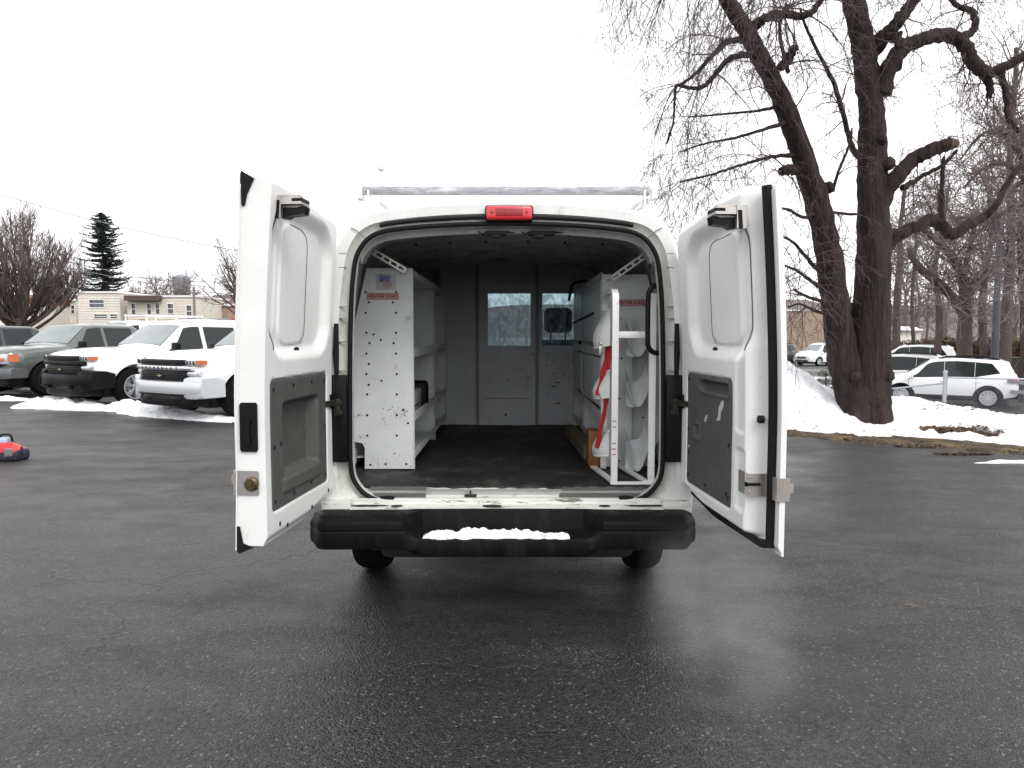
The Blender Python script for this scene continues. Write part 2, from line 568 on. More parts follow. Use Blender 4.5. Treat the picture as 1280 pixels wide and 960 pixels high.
# check-strap covers: black plates beside the opening, with strap slots above
for s_ in (-1, 1):
    mb = MB()
    mb.box(VX + s_ * 0.862 - 0.04, VX + s_ * 0.862 + 0.04, 3.685, 3.712, 0.86, 1.312, 0.006)
    o = obj('hinge_cover', mb, M_BLACK, van)
    m2 = MB()
    m2.box(VX + s_ * 0.868 - 0.016, VX + s_ * 0.868 + 0.016, 3.672, 3.69, 1.10, 1.19, 0.005)
    m2.bar((VX + s_ * 0.875, 3.68, 1.17), (VX + s_ * 0.915, 3.60, 1.17), 0.012, 0.03)
    m2.cyl((VX + s_ * 0.850, 3.665, 1.12), (VX + s_ * 0.850, 3.69, 1.12), 0.012, 10)
    m2.cyl((VX + s_ * 0.850, 3.665, 1.17), (VX + s_ * 0.850, 3.69, 1.17), 0.012, 10)
    obj('hinge_arm', m2, mat('greasy_hinge_steel', (0.035, 0.032, 0.026), 0.5, metal=0.5, var=0.5, vscale=50), o)
    m3 = MB()
    m3.tube([(VX + s_ * 0.872, 3.69, 1.30), (VX + s_ * 0.872, 3.683, 1.42), (VX + s_ * 0.870, 3.69, 1.575)], [0.011, 0.016, 0.012], 8)
    obj('wiring_gaiter', m3, M_RUBBER, van)

# floor, sill step and scuff plates
mb = MB()
nx, ny = 90, 60
vs, fs = [], []
for j in range(ny + 1):
    for i in range(nx + 1):
        x = -0.93 + 1.86 * i / nx
        edge = 3.842 + 0.010 * fbm(x * 6, 2.2) + 0.006 * math.sin(x * 70) - 0.012 * sm(-0.1, 0.3, x)
        if abs(x) > 0.70:
            edge -= 0.0
        y = edge + (6.52 - edge) * (j / ny) ** 1.5
        z = 0.705 + 0.005 * fbm(x * 5, y * 5) + (0.004 * math.sin(x * 22) if j < 3 else 0)
        vs.append((VX + x, y, z))
for j in range(ny):
    for i in range(nx):
        a = j * (nx + 1) + i
        fs.append((a, a + 1, a + nx + 2, a + nx + 1))
mb.add(vs, fs)
n0 = len(mb.v)
for i in range(nx + 1):
    v = vs[i]
    mb.v.append((v[0], v[1] - 0.002, v[2] - 0.02))
for i in range(nx):
    mb.f.append((i, i + 1, n0 + i + 1, n0 + i))
obj('floor_mat', mb, M_MAT, van)
mb = MB()
mb.box(VX - 0.94, VX + 0.94, 3.76, 7.3, 0.60, 0.690)
obj('floor', mb, M_CEIL, van)
# sill: flat step, rolled lip, lower ledge down to the bumper
prof = [(3.86, 0.693), (3.838, 0.693), (3.830, 0.690), (3.722, 0.664), (3.716, 0.668), (3.700, 0.668), (3.692, 0.662), (3.690, 0.650), (3.682, 0.642), (3.640, 0.637), (3.610, 0.630), (3.605, 0.60), (3.60, 0.46), (3.9, 0.46), (3.9, 0.693)]
mb = MB()
rr = []
for x in (-0.80, -0.74, -0.4, 0, 0.4, 0.74, 0.80):
    rr.append([(VX + x, y, z) for y, z in prof])
mb.loft(rr)
mb.box(VX - 0.95, VX - 0.80, 3.64, 3.72, 0.46, 0.66, 0.01)
mb.box(VX + 0.80, VX + 0.95, 3.64, 3.72, 0.46, 0.66, 0.01)
obj('sill', mb, M_SILL, van)
for s_, (a0, a1, b0, b1) in ((-1, (0.735, 0.435, 0.745, 0.425)), (1, (0.300, 0.735, 0.275, 0.725))):
    mb = MB()
    y1, y0 = 3.836, 3.728
    if s_ < 0:
        q = [(VX - a0, y1), (VX - a1, y1), (VX - b1, y0), (VX - b0 + 0.03, y0)]
    else:
        q = [(VX + a0, y1), (VX + a1, y1), (VX + b1, y0), (VX + b0, y0)]
    mb.prism([(x, y, 0.6945 if y > 3.8 else 0.6675) for x, y in q], (0, 0, 0.008))
    obj('scuff_plate', mb, M_SCUFF, van)
mb = MB()
mb.cyl((VX - 0.19, 3.745, 0.668), (VX - 0.19, 3.745, 0.700), 0.004, 8)
mb.box(VX - 0.222, VX - 0.158, 3.725, 3.75, 0.670, 0.680, 0.003)
obj('striker_pin', mb, M_UNDER, van)
# drain holes in the ledge under the sill
mb = MB()
for x, a, b in ((-0.075, 0.050, 0.022), (-0.565, 0.030, 0.018), (0.505, 0.030, 0.018)):
    mb.lathe([(0.0001, 0), (1.0, 0), (1.0, 0.002)], (0, 0, 0), (0, 0, 1), 20, Matrix.Translation((VX + x, 3.652, 0.6395)) @ Matrix.Diagonal((a, b, 1, 1)))
obj('drain_hole', mb, M_HOLE, van)
for s_ in (-1, 1):
    mb = MB()
    ring = []
    for k in range(40):
        a = 2 * PI * k / 40
        q = 1 + 0.5 * noise.noise(Vector((math.cos(a) * 2.2, math.sin(a) * 2.2, s_))) + 0.25 * noise.noise(Vector((math.cos(a) * 7, math.sin(a) * 7, s_ + 4)))
        ring.append((VX + s_ * 0.715 + 0.095 * q * math.cos(a), 3.655 + 0.017 * q * math.sin(a), 0.6400))
    mb.prism(ring, (0, 0, 0.0015))
    obj('grease_smear', mb, M_HOLE, van)

# ceiling bows
for k, Y in enumerate((4.02, 4.38, 4.74, 5.10, 5.48, 5.86, 6.22)):
    mb = MB()
    rr = []
    hs = [(x, z) for x, z in INN if z > 1.95]
    hs = [(-x, z) for x, z in hs] + [(x, z) for x, z in hs[::-1][1:]]
    for (x, z) in hs:
        d = 0.045 + 0.01 * math.sin(x * 9 + k)
        rr.append([(VX + x, Y - 0.06, z + 0.004), (VX + x, Y - 0.035, z - d), (VX + x, Y + 0.035, z - d), (VX + x, Y + 0.06, z + 0.004)])
    mb.loft(rr)
    obj('roof_bow', mb, M_CEIL, van)
mb = MB()   # holes in the first bows
for Y in (4.02, 4.38, 4.74):
    for x in (-0.62, -0.4, -0.17, 0.1, 0.34, 0.58):
        mb.cyl((VX + x + 0.03, Y - 0.048, 2.115 - 0.05 * x * x), (VX + x + 0.03, Y - 0.056, 2.115 - 0.05 * x * x), 0.008, 8)
obj('bow_hole', mb, M_HOLE, van)
# header panel inside the opening with latch strikers
mb = MB()
hdr = [(x, z) for x, z in opn if z > 1.9]
hdr = [(-x, z) for x, z in hdr] + [(x, z) for x, z in hdr[::-1][1:]]
mb.loft([[(VX + x, 3.76, z + 0.004) for x, z in hdr], [(VX + x, 3.775, z - 0.030) for x, z in hdr], [(VX + x, 3.90, z - 0.012) for x, z in hdr], [(VX + x, 3.96, z + 0.05) for x, z in hdr]], closed=False, cap=False)
obj('header_panel', mb, M_CEIL, van)
for x0, w in ((-0.105, 0.10), (0.115, 0.13)):
    mb = MB()
    mb.box(VX + x0, VX + x0 + w, 3.742, 3.775, 2.026, 2.052, 0.004)
    mb.box(VX + x0 + 0.025, VX + x0 + 0.075, 3.735, 3.765, 2.012, 2.030, 0.004)
    mb.tube([(VX + x0 - 0.04, 3.75, 2.048), (VX + x0 - 0.02, 3.75, 2.035), (VX + x0, 3.75, 2.045)], 0.004, 6)
    mb.tube([(VX + x0 + w, 3.75, 2.046), (VX + x0 + w + 0.05, 3.75, 2.043)], [0.007, 0.002], 6)
    obj('door_striker', mb, M_BLACK, van)

# high brake lamp
c = P(636.5, 266.5, 3.70)
mb = MB()
mb.box(c.x - 0.116, c.x + 0.116, 3.672, 3.72, c.z - 0.037, c.z + 0.034, 0.014, seg=3)
bl = obj('brake_lamp', mb, M_RED, van)
mb = MB()
mb.box(c.x - 0.068, c.x + 0.068, 3.669, 3.674, c.z - 0.018, c.z + 0.020, 0.002)
for s_ in (-1, 1):
    mb.cyl((c.x + s_ * 0.088, 3.668, c.z), (c.x + s_ * 0.088, 3.674, c.z), 0.008, 10)
obj('lamp_reflector', mb, M_REDD, bl)
mb = MB()
mb.box(c.x - 0.122, c.x + 0.122, 3.684, 3.716, c.z - 0.043, c.z + 0.039, 0.014, seg=3)
obj('lamp_gasket', mb, M_RUBBER, bl)

# bulkhead with two filmed windows
YB = 6.48
wA, wB = P(610, 367, YB), P(663, 432, YB)
wC, wD = P(678, 368, YB), P(727, 432, YB)
xs = sorted([VX - 0.955, P(545, 400, YB).x, P(597, 400, YB).x, wA.x, wB.x, P(671, 400, YB).x, wC.x, wD.x, VX + 0.955])
zt, zb = wA.z, wB.z
mb = MB()
for i in range(len(xs) - 1):
    a, b = xs[i], xs[i + 1]
    mid = (a + b) / 2
    win = (wA.x < mid < wB.x) or (wC.x < mid < wD.x)
    dy = 0.0 if not (P(597, 400, YB).x < mid < P(671, 400, YB).x) else -0.022
    for z0, z1 in (((0.69, zb), (zt, 2.17)) if win else ((0.69, 2.17),)):
        mb.box(a, b, YB + dy, YB + 0.02 + dy, z0, z1)
bk = obj('bulkhead', mb, M_BULK, van, smooth=0)
mb = MB()
for px in (597, 671):
    x = P(px, 400, YB).x
    mb.box(x - 0.012, x + 0.012, YB - 0.040, YB - 0.0225, 0.70, 2.14, 0.004)
x = P(547, 400, YB).x
mb.box(x - 0.03, x + 0.03, YB - 0.03, YB - 0.001, 0.70, 2.12, 0.006)
obj('panel_seam', mb, mat('seam_grey', (0.20, 0.21, 0.22), 0.5), bk)
mb = MB()
for (px, py) in ((632, 518), (634, 474), (660, 471), (666, 443), (683, 442), (692, 450), (692, 467), (705, 468), (716, 450), (728, 450), (683, 456)):
    p = P(px, py, YB)
    mb.cyl((p.x, YB - 0.026, p.z), (p.x, YB - 0.02, p.z), 0.012 if py == 518 else 0.007, 10)
for (px, py) in ((697, 478), (692, 483), (697, 504)):
    p = P(px, py, YB)
    mb.box(p.x - 0.02, p.x + 0.02, YB - 0.006, YB - 0.001, p.z - 0.004, p.z + 0.004)
p = P(606, 498, YB)
mb.box(p.x, p.x + 0.42, YB - 0.0245, YB - 0.0215, p.z, p.z + 0.004)
obj('bulkhead_hole', mb, M_HOLE, bk)
M_FILM = bpy.data.materials.new('crinkled_clear_film')
M_FILM.use_nodes = True
nt = M_FILM.node_tree
for n in list(nt.nodes):
    nt.nodes.remove(n)
o_ = nt.nodes.new('ShaderNodeOutputMaterial')
mx = nt.nodes.new('ShaderNodeMixShader')
tr = nt.nodes.new('ShaderNodeBsdfTransparent')
tr.inputs[0].default_value = (0.86, 0.90, 0.92, 1)
gl = nt.nodes.new('ShaderNodeBsdfGlossy')
gl.inputs['Roughness'].default_value = 0.12
gl.inputs[0].default_value = (0.8, 0.85, 0.9, 1)
df = nt.nodes.new('ShaderNodeBsdfTranslucent')
df.inputs[0].default_value = (0.5, 0.56, 0.6, 1)
mx2 = nt.nodes.new('ShaderNodeMixShader')
tc = nt.nodes.new('ShaderNodeTexCoord')
mp = nt.nodes.new('ShaderNodeMapping')
mp.inputs['Scale'].default_value = (5, 5, 2.5)
nz = nt.nodes.new('ShaderNodeTexNoise')
nz.inputs['Scale'].default_value = 3.0
nz.inputs['Detail'].default_value = 5
nz.inputs['Distortion'].default_value = 1.6
bp = nt.nodes.new('ShaderNodeBump')
bp.inputs['Strength'].default_value = 1
bp.inputs['Distance'].default_value = 0.05
mr = nt.nodes.new('ShaderNodeMapRange')
mr.inputs[1].default_value = 0.42
mr.inputs[2].default_value = 0.60
mr.inputs[3].default_value = 0.02
mr.inputs[4].default_value = 0.32
L = nt.links
L.new(tc.outputs['Object'], mp.inputs[0])
L.new(mp.outputs[0], nz.inputs['Vector'])
L.new(nz.outputs[0], bp.inputs['Height'])
L.new(nz.outputs[0], mr.inputs[0])
L.new(bp.outputs[0], gl.inputs['Normal'])
L.new(mr.outputs[0], mx2.inputs[0])
L.new(tr.outputs[0], mx2.inputs[1])
L.new(df.outputs[0], mx2.inputs[2])
mx.inputs[0].default_value = 0.07
L.new(mx2.outputs[0], mx.inputs[1])
L.new(gl.outputs[0], mx.inputs[2])
L.new(mx.outputs[0], o_.inputs[0])
for (a, b) in ((wA, wB), (wC, wD)):
    mb = MB()
    mb.box(a.x - 0.004, b.x + 0.004, YB + (0.004 if a is wC else -0.016), YB + (0.006 if a is wC else -0.014), b.z - 0.004, a.z + 0.004)
    obj('window_film', mb, M_FILM, bk)

# cab: seats, dash, floor, roof, pillars, glass
mb = MB()
mb.box(VX - 0.93, VX + 0.93, 6.6, 9.0, 0.5, 0.62)
mb.box(VX - 0.9, VX + 0.9, 8.05, 8.5, 0.7, 1.22, 0.08, seg=3)
obj('dashboard', mb, M_BLACK, van)
for sx in (-0.50, 0.47):
    mb = MB()
    mb.box(VX + sx - 0.27, VX + sx + 0.27, 7.0, 7.5, 0.80, 1.0, 0.07, seg=3)
    mb.box(VX + sx - 0.26, VX + sx + 0.26, 6.86, 7.02, 0.9, 1.47, 0.07, seg=3)
    st = obj('seat', mb, M_DARKIN, van)
    mb = MB()
    for q in (-0.07, 0.07):
        mb.cyl((VX + sx + q, 6.93, 1.45), (VX + sx + q, 6.93, 1.58), 0.008, 8)
    mb.box(VX + sx - 0.135, VX + sx + 0.135, 6.88, 6.99, 1.535, 1.775, 0.05, seg=3)
    obj('headrest', mb, M_DARKIN, st)
mb = MB()
for s_ in (-1, 1):
    # door skins under the belt line, B pillar, A pillar, fender
    mb.box(VX + s_ * 0.97 - 0.03, VX + s_ * 0.97 + 0.03, 7.45, 9.75, 0.45, 1.35, 0.02)
    mb.bar((VX + s_ * 0.955, 8.62, 1.32), (VX + s_ * 0.80, 7.98, 2.10), 0.09, 0.09)
    mb.bar((VX + s_ * 0.84, 7.43, 2.10), (VX + s_ * 0.80, 7.98, 2.10), 0.12, 0.09)
mb.box(VX - 0.82, VX + 0.82, 7.45, 8.0, 2.08, 2.19, 0.04, seg=3)
mb.box(VX - 0.93, VX + 0.93, 8.55, 9.75, 0.9, 1.22, 0.09, seg=3)
mb.box(VX - 0.95, VX + 0.95, 9.6, 9.85, 0.42, 1.0, 0.08, seg=3)
obj('cab_shell', mb, M_WHITE, van)
M_CLEAR = bpy.data.materials.new('clear_window_glass')
M_CLEAR.use_nodes = True
nt = M_CLEAR.node_tree
for n in list(nt.nodes):
    nt.nodes.remove(n)
o_ = nt.nodes.new('ShaderNodeOutputMaterial')
mx = nt.nodes.new('ShaderNodeMixShader')
mx.inputs[0].default_value = 0.12
tr = nt.nodes.new('ShaderNodeBsdfTransparent')
tr.inputs[0].default_value = (0.72, 0.80, 0.82, 1)
gl = nt.nodes.new('ShaderNodeBsdfGlossy')
gl.inputs['Roughness'].default_value = 0.02
nt.links.new(tr.outputs[0], mx.inputs[1])
nt.links.new(gl.outputs[0], mx.inputs[2])
nt.links.new(mx.outputs[0], o_.inputs[0])
mb = MB()
mb.prism([(VX - 0.93, 8.60, 1.24), (VX + 0.93, 8.60, 1.24), (VX + 0.79, 7.98, 2.09), (VX - 0.79, 7.98, 2.09)], (0, 0.004, 0.004))
obj('windshield', mb, M_CLEAR, van, smooth=0)
for s_ in (-1, 1):
    mb = MB()
    mb.prism([(VX + s_ * 0.965, 7.5, 1.35), (VX + s_ * 0.965, 8.55, 1.35), (VX + s_ * 0.84, 7.98, 2.06), (VX + s_ * 0.84, 7.5, 2.06)], (s_ * 0.004, 0, 0))
    obj('side_window', mb, M_CLEAR, van, smooth=0)
    mb = MB()
    mb.box(VX + s_ * 1.13 - 0.10, VX + s_ * 1.13 + 0.10, 8.30, 8.42, 1.32, 1.62, 0.04, seg=3)
    mb.bar((VX + s_ * 0.95, 8.36, 1.38), (VX + s_ * 1.06, 8.36, 1.42), 0.05, 0.05)
    obj('wing_mirror', mb, M_BLACK, van)

# bumper: end blocks with a stepped-down middle
def bprof(t, e):
    """t=0 end block, t=1 middle step; e pulls the end corner back"""
    y = 3.425 + e
    a = [(3.635, 0.626), (3.60, 0.630), (y + 0.075, 0.626), (y + 0.055, 0.617), (y + 0.020, 0.610), (y + 0.006, 0.597), (y + 0.004, 0.573), (y + 0.012, 0.567), (y + 0.002, 0.556), (y, 0.50), (y + 0.012, 0.475), (y + 0.06, 0.462), (3.63, 0.462)]
    b = [(3.635, 0.628), (3.600, 0.632), (3.592, 0.625), (3.585, 0.600), (3.578, 0.560), (3.574, 0.536), (3.560, 0.531), (3.50, 0.529), (3.440, 0.526), (3.424, 0.516), (3.418, 0.475), (3.43, 0.440), (3.63, 0.44)]
    return [(p[0] * (1 - t) + q[0] * t, p[1] * (1 - t) + q[1] * t) for p, q in zip(a, b)]


mb = MB()
bc = -0.046
rr = []
NB = 90
for i in range(NB + 1):
    x = -0.962 + 1.924 * i / NB
    t = 1 - sm(0.40, 0.50, abs(x))
    ex = sm(0.84, 0.962, abs(x))
    e = 0.11 * ex ** 2.6
    pr = bprof(t, e)
    k = 1 - 0.22 * ((abs(x) - 0.90) / 0.062) ** 2.5 if abs(x) > 0.90 else 1
    zc = 0.545
    rr.append([(bc + x, y, zc + (z - zc) * k + 0.004 * math.cos(x * 1.6)) for y, z in pr])
mb.loft(rr)
bumper = obj('bumper', mb, M_BUMP, van, smooth=28)
mb = MB()
for i in range(2):
    mb.box(bc - 0.42 + 0.0, bc + 0.42, 3.47 + 0.05 * i, 3.474 + 0.05 * i, 0.5275, 0.5325)
obj('tread_rib', mb, M_BUMP, bumper)

# underbody
mb = MB()
mb.box(VX - 0.72, VX + 0.72, 3.66, 9.6, 0.40, 0.60, 0.02)
mb.box(VX - 0.70, VX + 0.70, 3.9, 5.2, 0.28, 0.42, 0.04)
mb.lathe([(0.02, 0), (0.33, 0.0), (0.36, 0.06), (0.36, 0.14), (0.33, 0.20), (0.02, 0.2)], (VX - 0.1, 4.25, 0.33), (0, 0, 1), 28)
mb.box(VX - 0.5, VX + 0.2, 5.2, 6.6, 0.24, 0.42, 0.05)
obj('chassis', mb, M_UNDER, van)
mb = MB()
mb.cyl((VX - 0.80, 4.66, 0.37), (VX + 0.80, 4.66, 0.37), 0.045, 12)
mb.lathe([(0.05, -0.13), (0.13, -0.07), (0.155, 0), (0.13, 0.07), (0.05, 0.13)], (VX, 4.66, 0.36), (0, 1, 0), 16)
obj('axle', mb, M_UNDER, van)
mb = MB()
mb.tube([(VX + 0.55, 5.6, 0.34), (VX + 0.66, 4.9, 0.36), (VX + 0.70, 4.6, 0.33), (VX + 0.70, 4.25, 0.31)], 0.03, 10)
obj('exhaust_pipe', mb, M_UNDER, van)
for s_ in (-1, 1):
    mb = MB()   # mud flap
    mb.box(VX + s_ * 0.88 - 0.12, VX + s_ * 0.88 + 0.12, 4.22, 4.228, 0.26, 0.62)
    obj('mud_flap', mb, M_RUBBER, van)
TP = [(0.20, -0.10), (0.30, -0.115), (0.345, -0.10), (0.365, -0.07), (0.37, -0.03), (0.37, 0.03), (0.365, 0.07), (0.345, 0.10), (0.30, 0.115), (0.20, 0.10)]
for Y in (4.66, 8.45):
    for s_ in (-1, 1):
        mb = MB()
        mb.lathe(TP, (VX + s_ * 0.86, Y, 0.37), (1, 0, 0), 32)
        w = obj('wheel', mb, M_TYRE, van)
        mb = MB()
        mb.lathe([(0.01, 0.06), (0.06, 0.07), (0.16, 0.05), (0.2, 0.08), (0.2, -0.06), (0.01, -0.06)], (VX + s_ * 0.87, Y, 0.37), (s_, 0, 0), 24)
        obj('rim', mb, M_RIMD, w)

# roof ladder rack: two frames with a frosted round bar at the back
M_CLAMP = M_RACKW
for k, Y in enumerate((4.25, 6.6)):
    a, b = P(457, 237, 4.25), P(817, 240, 4.25)
    zb_ = (a.z + b.z) / 2
    mb = MB()
    mb.tube([(a.x - 0.012, Y, zb_), (b.x - 0.03, Y, zb_)], 0.026, 14)
    rk = obj('rack_bar', mb, M_ALU, van)
    for s_, xe, xp in ((-1, a.x - 0.03, a.x + 0.02), (1, b.x, b.x - 0.055)):
        mb = MB()
        mb.box(xe - 0.016, xe + 0.016, Y - 0.04, Y + 0.04, zb_ - 0.052, zb_ + 0.05, 0.005)
        mb.cyl((xe - s_ * 0.06, Y, zb_), (xe, Y, zb_), 0.01, 8)
        mb.box(xp - 0.005, xp + 0.005, Y - 0.03, Y + 0.03, 2.16, zb_, 0)
        mb.box(xp - 0.04, xp + 0.04, Y - 0.05, Y + 0.05, 2.155, 2.185, 0.008)
        obj('rack_bracket', mb, M_CLAMP, rk)
        mb = MB()
        xq = xp - s_ * 0.075
        mb.box(xq - 0.022, xq + 0.022, Y - 0.03, Y + 0.03, 2.17, 2.235, 0.01)
        obj('rack_foot', mb, M_SILV, rk)
mb = MB()
for x in (P(478, 237, 4.25).x, P(797, 240, 4.25).x):
    mb.box(x - 0.02, x + 0.02, 4.2, 6.7, zb_ - 0.075, zb_ - 0.04, 0.006)
obj('rack_rail', mb, M_RACKW, van)
p = P(477, 206, 4.9)
mb = MB()
mb.box(p.x - 0.026, p.x + 0.026, 4.88, 4.93, p.z - 0.035, p.z + 0.03, 0.01)
mb.box(p.x - 0.012, p.x + 0.012, 4.9, 4.92, zb_ - 0.06, p.z, 0.003)
obj('ladder_stop', mb, mat('pale_grey_plastic', (0.74, 0.74, 0.73), 0.5), van)
p = P(793, 225, 5.2)
mb = MB()
mb.cyl((p.x, 5.2, 2.18), (p.x, 5.2, P(793, 214, 5.2).z), 0.006, 6)
obj('rack_post', mb, M_RACKW, van)
# third brake lamp spray: grab handle
h0, h1 = P(826, 357, 3.80), P(826, 441, 3.80)
hx = P(809, 400, 3.80).x
mb = MB()
mb.tube(crom([(h0.x + 0.01, 3.80, h0.z), (hx + 0.035, 3.79, h0.z - 0.002), (hx + 0.006, 3.78, h0.z - 0.03), (hx, 3.78, h0.z - 0.08), (hx, 3.78, h1.z + 0.08),
               (hx + 0.006, 3.78, h1.z + 0.03), (hx + 0.035, 3.79, h1.z + 0.002), (h1.x + 0.01, 3.80, h1.z)], 5), 0.0135, 10)
obj('grab_handle', mb, M_BLACK, van)


# ------------------------------------------------------------------ rear doors
def rr_sdf(u, z, u0, u1, z0, z1, r):
    cx, cz, hx_, hz = (u0 + u1) / 2, (z0 + z1) / 2, (u1 - u0) / 2 - r, (z1 - z0) / 2 - r
    dx, dz = abs(u - cx) - hx_, abs(z - cz) - hz
    return math.hypot(max(dx, 0), max(dz, 0)) + min(max(dx, dz), 0) - r


M_SEAM = mat('seam_shadow_grey', (0.10, 0.10, 0.11), 0.8)


def make_door(side):
    s_ = side
    if s_ < 0:
        hg = Vector((-0.925, 3.715, 0)); e = Vector((-1.0 + 0.925, 2.895 - 3.715, 0)); W = e.length; T = 0.132
    else:
        hg = Vector((0.872, 3.705, 0)); e = Vector((0.945 - 0.872, 2.745 - 3.705, 0)); W = e.length; T = 0.118
    e.normalize()
    out = Vector((-e.y * s_, e.x * s_, 0))
    if out.x * s_ < 0:
        out = -out
    (ur0, ur1, up0, up1, ub, us_) = (0.10, W - 0.055, 0.34, 0.63, 0.665, 0.745) if s_ < 0 else (0.17, W - 0.095, 0.39, 0.745, 0.775, 0.826)
    Z0, Z1 = 0.655, 2.155 if s_ < 0 else 2.10

    def lean(z):
        return -0.055 * max(0, (z - 1.15)) ** 1.6

    def wp(u, w, z):
        return hg + e * u + out * (w + lean(z)) + Vector((0, 0, z))

    def ulo(z):
        a = 0.0
        r = 0.17
        if z > Z1 - 0.05 - r:
            k = min(1, (z - (Z1 - 0.05 - r)) / r)
            a = r * (1 - math.sqrt(max(0, 1 - k * k)))
        rb = 0.09
        if z < Z0 + 0.03 + rb:
            k = min(1, ((Z0 + 0.03 + rb) - z) / rb)
            a = rb * (1 - math.sqrt(max(0, 1 - k * k)))
        return a

    def ztop(u):   # the top edge climbs a little towards the middle of the van
        return Z1 - 0.05 * (1 - sm(0.0, 0.75, u))

    def zbot(u):
        return Z0 + 0.035 * (1 - sm(0.05, 0.4, u))

    def h(u, z):
        d = 0.0
        # large rounded recess of the window field
        q = rr_sdf(u, z, ur0, ur1, 1.44, Z1 - 0.10 - 0.04 * (1 - u / W), 0.14)
        d += 0.040 * sm(0.035, -0.035, q)
        # raised centre pressing in the recess
        q2 = rr_sdf(u, z, up0, up1, 1.475, Z1 - 0.15 - 0.02 * (1 - u / W), 0.08)
        d -= 0.010 * sm(0.006, -0.006, q2) - 0.012 * math.exp(-(q2 / 0.0045) ** 2) * (1 if u < 0.5 else 0.2)
        # vertical bead and seam
        if 1.50 < z < Z1 - 0.14:
            d -= 0.008 * math.exp(-((u - ub) / 0.014) ** 2) * sm(1.50, 1.56, z) * sm(Z1 - 0.14, Z1 - 0.2, z)
        if 1.46 < z < Z1 - 0.09:
            d += 0.008 * math.exp(-((u - us_) / 0.0045) ** 2)
        # rebate round the grey lower panel
        q3 = rr_sdf(u, z, 0.10, W - (0.055 if s_ < 0 else 0.265), 0.775, 1.335, 0.03)
        d += 0.010 * sm(0.004, -0.004, q3)
        d += (0.088 if s_ < 0 else 0.055) * sm(-0.012, -0.03, q3)
        # hinge edge rounding and slight dish
        d += 0.02 * sm(0.03, 0.0, u)
        d += 0.018 * sm(0.04, 0.0, z - zbot(u)) + 0.015 * sm(0.04, 0, ztop(u) - z)
        if s_ > 0:
            # flange beyond the box section of the door: along the free edge and the bottom
            d += 0.092 * sm(W - 0.125, W - 0.098, u)
            d += 0.07 * sm(0.075, 0.045, z - zbot(u)) * (1 - sm(W - 0.125, W - 0.098, u))
            # pressed pads on the border
            q4 = rr_sdf(u, z, W - 0.23, W - 0.135, 1.12, 1.95, 0.02)
            d += 0.010 * sm(0.008, -0.008, q4)
            q5 = rr_sdf(u, z, W - 0.22, W - 0.13, 0.80, 1.05, 0.02)
            d += 0.012 * sm(0.012, -0.012, q5)
        return min(d, T - 0.012)

    nu, nz_ = 150, 230
    grid = []
    for j in range(nz_ + 1):
        row = []
        for i in range(nu + 1):
            t = i / nu
            zz = Z0 + (Z1 - Z0) * j / nz_
            u = t * W
            z = zbot(u) + (ztop(u) - zbot(u)) * j / nz_
            lo = ulo(z)
            u = lo + (W - lo) * t
            row.append((u, z))
        grid.append(row)
    vs, fs = [], []
    for row in grid:
        for (u, z) in row:
            vs.append(wp(u, h(u, z), z))
    n1 = len(vs)
    for row in grid:
        for (u, z) in row:
            vs.append(wp(u, T - 0.006 * sm(0.02, 0, u) + (-0.004 * sm(W - 0.02, W, u)), z))
    w1 = nu + 1
    for j in range(nz_):
        for i in range(nu):
            a = j * w1 + i
            fs.append((a, a + 1, a + w1 + 1, a + w1))
            fs.append((n1 + a, n1 + a + w1, n1 + a + w1 + 1, n1 + a + 1))
    for i in range(nu):
        fs.append((i, n1 + i, n1 + i + 1, i + 1))
        a = nz_ * w1 + i
        fs.append((a, a + 1, n1 + a + 1, n1 + a))
    for j in range(nz_):
        a = j * w1
        fs.append((a, a + w1, n1 + a + w1, n1 + a))
        a = j * w1 + nu
        fs.append((a, n1 + a, n1 + a + w1, a + w1))
    mb = MB()
    mb.add(vs, fs)
    door = obj('rear_door', mb, M_DOORIN, van, smooth=50)
    door['label'] = ('left rear door swung open, grey storage pocket low on its inner face' if s_ < 0 else 'right rear door swung open, flat grey panel and black edge seal')

    # dark pressed seams in the window field
    seam = []
    for k in range(40):
        z = 1.455 + (Z1 - 0.165 - 1.455) * k / 39
        seam.append((us_, z))
    mb = MB()
    hs_ = lambda u, z: min(h(u - 0.014, z), h(u - 0.007, z), h(u, z), h(u + 0.007, z), h(u + 0.014, z), h(u, z - 0.014), h(u, z + 0.014)) - 0.0005
    mb.tube([wp(u, hs_(u, z), z) for u, z in seam], 0.0026, 5)
    obj('panel_seam', mb, M_SEAM, door)
    zt_ = Z1 - 0.165
    seam = [(up1 - 0.08, zt_ + 0.006), (up1 - 0.16, zt_ + 0.002), (up0 + 0.07, zt_ - 0.005), (up0 + 0.02, zt_ - 0.03), (up0, zt_ - 0.09), (up0 - 0.002, 1.75), (up0, 1.56), (up0 + 0.015, 1.50), (up0 + 0.05, 1.478)]
    mb = MB()
    mb.tube([wp(u, hs_(u, z), z) for u, z in crom(seam, 10)], 0.0018, 5)
    obj('panel_seam', mb, M_SEAM, door)

    # lower grey panel
    u0, u1 = 0.104, W - (0.059 if s_ < 0 else 0.269)
    z0, z1 = 0.779, 1.331
    if s_ > 0:
        u0 = 0.055 + 0.0
        u1 = W - 0.29
        u0, u1 = 0.104, W - 0.269
    a, b = 90, 110
    vs, fs = [], []

